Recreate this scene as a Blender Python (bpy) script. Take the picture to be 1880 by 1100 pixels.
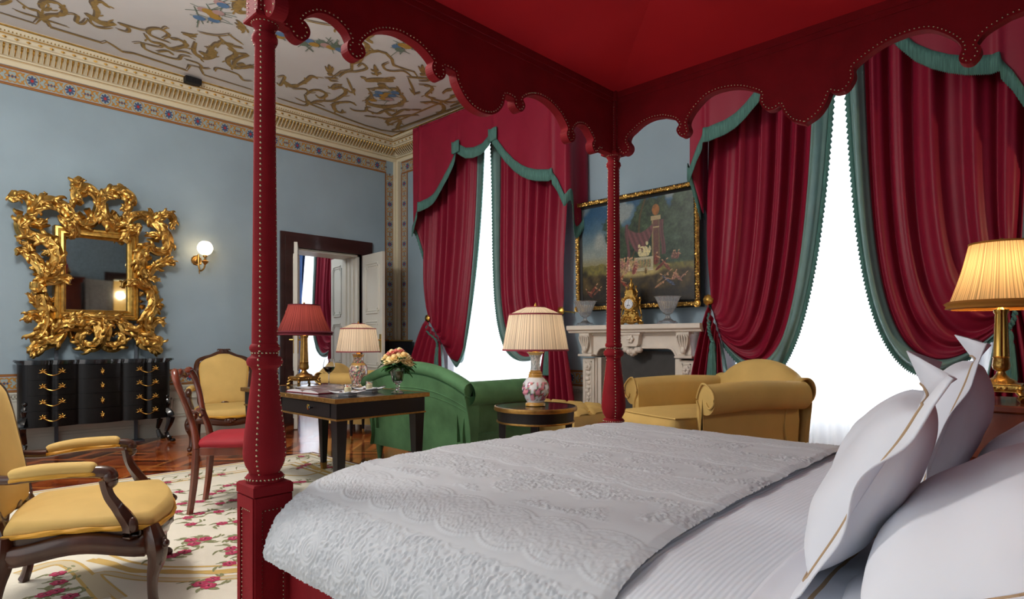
import bpy, bmesh, math, random
from mathutils import Vector, Matrix, noise
rnd = random.Random(7)
PI = math.pi
scn = bpy.context.scene
COL = scn.collection
for o in list(bpy.data.objects): bpy.data.objects.remove(o)

# ---------------------------------------------------------------- camera
cam_d = bpy.data.cameras.new('camera'); cam = bpy.data.objects.new('camera', cam_d); COL.objects.link(cam)
cam.location = (0, 0, 1.1); cam.rotation_euler = (PI/2, 0, math.radians(44.12 - 90))
cam_d.sensor_width = 36; cam_d.lens = 1119/1880*36; cam_d.shift_y = (627-550)/1880
cam_d.clip_start = .02
scn.camera = cam
# ---------------------------------------------------------------- light
w = bpy.data.worlds.new('world'); scn.world = w; w.use_nodes = True
w.node_tree.nodes['Background'].inputs[0].default_value = (.86, .93, 1, 1)
w.node_tree.nodes['Background'].inputs[1].default_value = .46
def area(name, loc, rot, sx, sy, power, col=(1, 1, 1)):
    l = bpy.data.lights.new(name, 'AREA'); l.shape = 'RECTANGLE'; l.size = sx; l.size_y = sy; l.energy = power; l.color = col
    o = bpy.data.objects.new(name, l); COL.objects.link(o); o.location = loc; o.rotation_euler = rot
    return o
def point(name, loc, power, col=(1, .72, .42), r=.05):
    l = bpy.data.lights.new(name, 'POINT'); l.energy = power; l.color = col; l.shadow_soft_size = r
    o = bpy.data.objects.new(name, l); COL.objects.link(o); o.location = loc
    return o
DAY = (.93, .97, 1)
area('daylight_window_a', (5.95, 5.57, 2.2), (0, PI/2, 0), 3.6, 1.7, 100, DAY)
area('daylight_window_b', (5.95, 1.50, 2.2), (0, PI/2, 0), 3.6, 1.7, 100, DAY)
area('daylight_next_room', (5.95, 10.15, 2.0), (0, PI/2, 0), 3.4, 1.5, 70, DAY)
area('added_side_fill', (-3.2, 3.4, 2.2), (0, -PI/2, 0), 3.4, 5.0, 42, (1, .96, .9))  # soft fill added on the open side, no window stands there
point('added_overhead_fill', (.35, 4.0, 3.35), 185, (1, .95, .89), .32)  # fill added from above, its source out of view
point('next_room_fill', (3.6, 10.2, 3.3), 70, (1, .96, .92), .3)  # fill added to brighten the room beyond the doorway, no fixture
scn.view_settings.view_transform = 'Standard'; scn.view_settings.look = 'None'
scn.view_settings.gamma = 1; scn.view_settings.use_curve_mapping = False
scn.view_settings.exposure = 0.55

# ---------------------------------------------------------------- materials
def s2l(c):
    return tuple((v/12.92 if v <= .04045 else ((v+.055)/1.055)**2.4) for v in (x/255 for x in c))
MATS = {}
def mat(name, rgb, rough=.5, metal=0., sheen=0., var=0., vscale=8., bump=0., bscale=60., spec=.5, trans=0., ior=1.45, coat=0., emis=0., aniso=0., vstretch=None, alpha=1.):
    if name in MATS: return MATS[name]
    m = bpy.data.materials.new(name); m.use_nodes = True; nt = m.node_tree; b = nt.nodes['Principled BSDF']
    c = s2l(rgb) + (1,)
    b.inputs['Base Color'].default_value = c; b.inputs['Roughness'].default_value = rough; b.inputs['Metallic'].default_value = metal
    b.inputs['Specular IOR Level'].default_value = spec; b.inputs['Transmission Weight'].default_value = trans; b.inputs['IOR'].default_value = ior
    b.inputs['Coat Weight'].default_value = coat; b.inputs['Coat Roughness'].default_value = .08
    if sheen: b.inputs['Sheen Weight'].default_value = sheen; b.inputs['Sheen Roughness'].default_value = .45; b.inputs['Sheen Tint'].default_value = tuple(min(1, v*1.6+.05) for v in c[:3]) + (1,)
    if emis: b.inputs['Emission Color'].default_value = c; b.inputs['Emission Strength'].default_value = emis
    if alpha < 1: b.inputs['Alpha'].default_value = alpha
    if var or bump:
        tc = nt.nodes.new('ShaderNodeTexCoord'); mp = nt.nodes.new('ShaderNodeMapping'); nt.links.new(tc.outputs['Object'], mp.inputs[0])
        if vstretch: mp.inputs['Scale'].default_value = vstretch
    if var:
        n = nt.nodes.new('ShaderNodeTexNoise'); n.inputs['Scale'].default_value = vscale; n.inputs['Detail'].default_value = 6
        nt.links.new(mp.outputs[0], n.inputs['Vector'])
        r = nt.nodes.new('ShaderNodeValToRGB')
        r.color_ramp.elements[0].position = .3; r.color_ramp.elements[1].position = .7
        r.color_ramp.elements[0].color = tuple(v*(1-var) for v in c[:3]) + (1,)
        r.color_ramp.elements[1].color = tuple(min(1, v*(1+var)) for v in c[:3]) + (1,)
        nt.links.new(n.outputs['Fac'], r.inputs[0]); nt.links.new(r.outputs[0], b.inputs['Base Color'])
    if bump:
        n2 = nt.nodes.new('ShaderNodeTexNoise'); n2.inputs['Scale'].default_value = bscale; n2.inputs['Detail'].default_value = 4
        nt.links.new(mp.outputs[0], n2.inputs['Vector'])
        bp = nt.nodes.new('ShaderNodeBump'); bp.inputs['Strength'].default_value = bump; bp.inputs['Distance'].default_value = .01
        nt.links.new(n2.outputs['Fac'], bp.inputs['Height']); nt.links.new(bp.outputs[0], b.inputs['Normal'])
    MATS[name] = m
    return m
M = {}
M['wall'] = mat('wall_paint_blue', (146, 166, 178), .75, var=.07, vscale=1.6, bump=.12, bscale=14)
M['wallw'] = mat('panelling_cream', (196, 196, 184), .55)
M['ceil'] = mat('ceiling_plaster', (208, 206, 204), .85, var=.05, vscale=1.2)
M['gpaint'] = mat('painted_gold', (156, 128, 72), .6, var=.25, vscale=30)
M['gshadow'] = mat('painted_umber_shadow', (120, 104, 84), .8)
M['cream'] = mat('cornice_cream', (214, 204, 176), .55)
M['gold'] = mat('gilt', (196, 156, 84), .33, 1.0, var=.4, vscale=18, bump=.35, bscale=70)
M['goldleaf'] = mat('gilt_leaf', (206, 164, 84), .32, 1.0, var=.3, vscale=25)
M['brass'] = mat('brass', (212, 172, 88), .25, 1.0)
M['brassd'] = mat('aged_brass', (170, 132, 74), .38, 1.0, var=.2, vscale=40)
M['nail'] = mat('nail_brass', (176, 164, 136), .25, 1.0)
M['velvet'] = mat('red_velvet', (124, 12, 24), .75, sheen=.3, var=.12, vscale=9, bump=.1, bscale=160, spec=.25)
M['canopy'] = mat('red_canopy_cloth', (184, 30, 40), .8, sheen=.1, var=.05, vscale=4, spec=.2)
M['satin'] = mat('crimson_satin', (138, 24, 50), .46, sheen=.03, var=.06, vscale=5, spec=.32)
M['satinb'] = mat('blue_satin', (52, 84, 136), .4, sheen=.2)
M['teal'] = mat('teal_cloth', (106, 138, 134), .5, sheen=.15, var=.08, vscale=7)
M['fringe'] = mat('teal_fringe', (76, 118, 110), .8, var=.35, vscale=160, vstretch=(1, 1, .05))
M['green'] = mat('green_velvet', (80, 120, 82), .7, sheen=.4, var=.28, vscale=5, bump=.08, bscale=40, spec=.3)
M['yellow'] = mat('yellow_velvet', (208, 174, 104), .7, sheen=.25, var=.07, vscale=6, spec=.3)
M['cord'] = mat('yellow_cord', (204, 150, 46), .6)
M['redv'] = mat('crimson_seat_velvet', (150, 22, 36), .7, sheen=.3, var=.1, vscale=8)
M['wood'] = mat('walnut', (66, 34, 20), .28, var=.4, vscale=10, vstretch=(1, 1, .2), coat=.4)
M['mahog'] = mat('mahogany', (106, 46, 26), .25, var=.35, vscale=10, vstretch=(1, 1, .2), coat=.5)
M['dframe'] = mat('dark_door_wood', (54, 28, 26), .35, var=.3, vscale=8, vstretch=(.2, 1, 1), coat=.3)
M['black'] = mat('black_lacquer', (12, 11, 13), .22, coat=.5)
M['blackw'] = mat('ebonised_wood', (20, 17, 19), .42, spec=.4)
M['ebony'] = mat('ebony_chest', (11, 10, 12), .34, spec=.3, var=.2, vscale=20)
M['marbleb'] = mat('black_marble', (24, 22, 24), .12, var=.5, vscale=14, coat=.6)
M['marble'] = mat('white_marble', (226, 216, 204), .35, var=.06, vscale=7)
M['slate'] = mat('slate_panel', (66, 66, 66), .7, var=.12, vscale=9)
M['white'] = mat('white_linen', (228, 232, 242), .8, sheen=.15, bump=.05, bscale=18)
M['tan'] = mat('tan_piping', (178, 150, 118), .8)
M['doorp'] = mat('door_paint', (206, 204, 194), .45)
M['glass'] = mat('clear_glass', (255, 255, 255), .02, trans=1., ior=1.45)
M['crystal'] = mat('cut_crystal', (245, 250, 255), .06, trans=.85, ior=1.5)
M['wine'] = mat('red_wine', (30, 4, 12), .05, trans=.1)
M['porc'] = mat('porcelain', (226, 230, 236), .12, coat=.5)
M['shade'] = None
M['black2'] = mat('matt_black', (14, 14, 16), .6)
M['paper'] = mat('page_paper', (206, 204, 206), .35)
M['leafm'] = mat('leaf_green', (44, 92, 36), .5, var=.3, vscale=40)
M['petalc'] = mat('rose_cream', (246, 226, 170), .6, sheen=.2)
M['petaly'] = mat('rose_butter', (244, 208, 140), .6)
M['petalp'] = mat('rose_pink', (240, 150, 140), .6, sheen=.2)

def shade_mat(name, rgb, emis):
    m = bpy.data.materials.new(name); m.use_nodes = True; nt = m.node_tree; nt.nodes.clear()
    out = nt.nodes.new('ShaderNodeOutputMaterial'); mix = nt.nodes.new('ShaderNodeMixShader'); d = nt.nodes.new('ShaderNodeBsdfDiffuse'); t = nt.nodes.new('ShaderNodeBsdfTranslucent')
    c = s2l(rgb)+(1,)
    tc = nt.nodes.new('ShaderNodeTexCoord'); sep = nt.nodes.new('ShaderNodeSeparateXYZ'); nt.links.new(tc.outputs['Object'], sep.inputs[0])
    at = nt.nodes.new('ShaderNodeMath'); at.operation = 'ARCTAN2'; nt.links.new(sep.outputs[1], at.inputs[0]); nt.links.new(sep.outputs[0], at.inputs[1])
    mu = nt.nodes.new('ShaderNodeMath'); mu.operation = 'MULTIPLY'; mu.inputs[1].default_value = 20; nt.links.new(at.outputs[0], mu.inputs[0])
    n = nt.nodes.new('ShaderNodeTexNoise'); n.noise_dimensions = '1D'; n.inputs['Scale'].default_value = 1.3; n.inputs['Detail'].default_value = 3; nt.links.new(mu.outputs[0], n.inputs['W'])
    r = nt.nodes.new('ShaderNodeValToRGB'); r.color_ramp.elements[0].position = .35; r.color_ramp.elements[1].position = .62
    r.color_ramp.elements[0].color = tuple(v*.42 for v in c[:3])+(1,); r.color_ramp.elements[1].color = c
    nt.links.new(n.outputs[0], r.inputs[0])
    nt.links.new(r.outputs[0], d.inputs[0]); nt.links.new(r.outputs[0], t.inputs[0]); mix.inputs[0].default_value = emis
    nt.links.new(d.outputs[0], mix.inputs[1]); nt.links.new(t.outputs[0], mix.inputs[2]); nt.links.new(mix.outputs[0], out.inputs[0])
    return m
M['shade_cream'] = shade_mat('shade_cream_pleated', (240, 226, 206), .45)
M['shade_gold'] = shade_mat('shade_gold_pleated', (236, 204, 156), .5)
M['shade_red'] = shade_mat('shade_rose_pleated', (146, 72, 70), .5)
M['globe'] = shade_mat('globe_pleated', (255, 236, 204), .7)

def sheer_mat():
    m = bpy.data.materials.new('sheer_voile'); m.use_nodes = True; nt = m.node_tree; nt.nodes.clear()
    out = nt.nodes.new('ShaderNodeOutputMaterial'); a = nt.nodes.new('ShaderNodeMixShader'); b = nt.nodes.new('ShaderNodeMixShader')
    d = nt.nodes.new('ShaderNodeBsdfDiffuse'); t = nt.nodes.new('ShaderNodeBsdfTranslucent'); tr = nt.nodes.new('ShaderNodeBsdfTransparent')
    for n in (d, t): n.inputs[0].default_value = (.80, .82, .86, 1)
    a.inputs[0].default_value = .55; b.inputs[0].default_value = .97
    nt.links.new(d.outputs[0], a.inputs[1]); nt.links.new(t.outputs[0], a.inputs[2])
    nt.links.new(tr.outputs[0], b.inputs[1]); nt.links.new(a.outputs[0], b.inputs[2]); nt.links.new(b.outputs[0], out.inputs[0])
    return m
M['sheer'] = sheer_mat()
def mirror_mat():
    m = mat('old_mirror_glass', (190, 196, 196), .03, 1.0, var=.08, vscale=30)
    return m
M['mirror'] = mirror_mat()
def floor_mat():
    # basket-weave parquet: squares of strips whose direction alternates, set diagonally, thin light lines between
    m = bpy.data.materials.new('parquet'); m.use_nodes = True; nt = m.node_tree; b = nt.nodes['Principled BSDF']
    N = nt.nodes.new; L = nt.links.new
    tc = N('ShaderNodeTexCoord'); mp = N('ShaderNodeMapping'); mp.inputs['Rotation'].default_value = (0, 0, math.radians(45)); L(tc.outputs['Object'], mp.inputs[0])
    ck = N('ShaderNodeTexChecker'); ck.inputs['Scale'].default_value = 2.6; L(mp.outputs[0], ck.inputs[0])
    ws = []
    for rot in (0, PI/2):
        m2 = N('ShaderNodeMapping'); m2.inputs['Rotation'].default_value = (0, 0, rot); L(mp.outputs[0], m2.inputs[0])
        sx = N('ShaderNodeSeparateXYZ'); L(m2.outputs[0], sx.inputs[0])
        k = N('ShaderNodeMath'); k.operation = 'MULTIPLY'; k.inputs[1].default_value = 13; L(sx.outputs[0], k.inputs[0])
        fl = N('ShaderNodeMath'); fl.operation = 'FLOOR'; L(k.outputs[0], fl.inputs[0])
        fr = N('ShaderNodeMath'); fr.operation = 'FRACT'; L(k.outputs[0], fr.inputs[0])
        wn = N('ShaderNodeTexWhiteNoise'); wn.noise_dimensions = '1D'; L(fl.outputs[0], wn.inputs['W'])
        ws.append((wn, fr, m2))
    mixv = N('ShaderNodeMix'); mixv.data_type = 'FLOAT'; L(ck.outputs['Fac'], mixv.inputs[0]); L(ws[0][0].outputs['Value'], mixv.inputs[2]); L(ws[1][0].outputs['Value'], mixv.inputs[3])
    ramp = N('ShaderNodeValToRGB'); cr = ramp.color_ramp
    cr.elements[0].color = s2l((58, 20, 8))+(1,); cr.elements[1].color = s2l((222, 118, 50))+(1,)
    e = cr.elements.new(.5); e.color = s2l((156, 68, 26))+(1,)
    L(mixv.outputs[0], ramp.inputs[0])
    # light outline of each square
    sx = N('ShaderNodeSeparateXYZ'); L(mp.outputs[0], sx.inputs[0]); outs = []
    for i in (0, 1):
        k = N('ShaderNodeMath'); k.operation = 'MULTIPLY'; k.inputs[1].default_value = 1.3; L(sx.outputs[i], k.inputs[0])
        f = N('ShaderNodeMath'); f.operation = 'FRACT'; L(k.outputs[0], f.inputs[0])
        g = N('ShaderNodeMath'); g.operation = 'LESS_THAN'; g.inputs[1].default_value = .035; L(f.outputs[0], g.inputs[0]); outs.append(g)
    mx = N('ShaderNodeMath'); mx.operation = 'MAXIMUM'; L(outs[0].outputs[0], mx.inputs[0]); L(outs[1].outputs[0], mx.inputs[1])
    cm = N('ShaderNodeMix'); cm.data_type = 'RGBA'; L(mx.outputs[0], cm.inputs[0]); L(ramp.outputs[0], cm.inputs[6]); cm.inputs[7].default_value = s2l((206, 130, 60))+(1,)
    gn = N('ShaderNodeTexNoise'); gn.inputs['Scale'].default_value = 30; L(mp.outputs[0], gn.inputs['Vector'])
    gm = N('ShaderNodeMix'); gm.data_type = 'RGBA'; gm.blend_type = 'MULTIPLY'; gm.inputs[0].default_value = .2; L(cm.outputs[2], gm.inputs[6]); L(gn.outputs['Color'], gm.inputs[7])
    L(gm.outputs[2], b.inputs['Base Color']); b.inputs['Roughness'].default_value = .17; b.inputs['Coat Weight'].default_value = .4; b.inputs['Coat Roughness'].default_value = .08
    bp = N('ShaderNodeBump'); bp.inputs['Strength'].default_value = .06; bp.inputs['Distance'].default_value = .01
    n3 = N('ShaderNodeTexNoise'); n3.inputs['Scale'].default_value = 7; L(tc.outputs['Object'], n3.inputs['Vector']); L(n3.outputs['Fac'], bp.inputs['Height']); L(bp.outputs[0], b.inputs['Normal'])
    return m
M['floor'] = floor_mat()
def vcol_mat(name, rough=.8, attr='Col', coat=0.):
    m = bpy.data.materials.new(name); m.use_nodes = True; nt = m.node_tree; b = nt.nodes['Principled BSDF']
    a = nt.nodes.new('ShaderNodeVertexColor'); a.layer_name = attr; nt.links.new(a.outputs[0], b.inputs['Base Color']); b.inputs['Roughness'].default_value = rough; b.inputs['Coat Weight'].default_value = coat
    return m
def cloth(name, rgb, stripe):
    m = mat(name, rgb, .75, sheen=.15)
    nt = m.node_tree; b = nt.nodes['Principled BSDF']; N = nt.nodes.new; L = nt.links.new
    tc = N('ShaderNodeTexCoord'); wv = N('ShaderNodeTexWave'); wv.wave_type = 'BANDS'; wv.bands_direction = 'Y'; wv.inputs['Scale'].default_value = stripe; wv.inputs['Distortion'].default_value = .2
    L(tc.outputs['Object'], wv.inputs[0]); bp = N('ShaderNodeBump'); bp.inputs['Strength'].default_value = .25; bp.inputs['Distance'].default_value = .003; L(wv.outputs['Fac'], bp.inputs['Height']); L(bp.outputs[0], b.inputs['Normal'])
    return m
M['duvet'] = cloth('striped_sateen', (228, 234, 244), 26)

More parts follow.
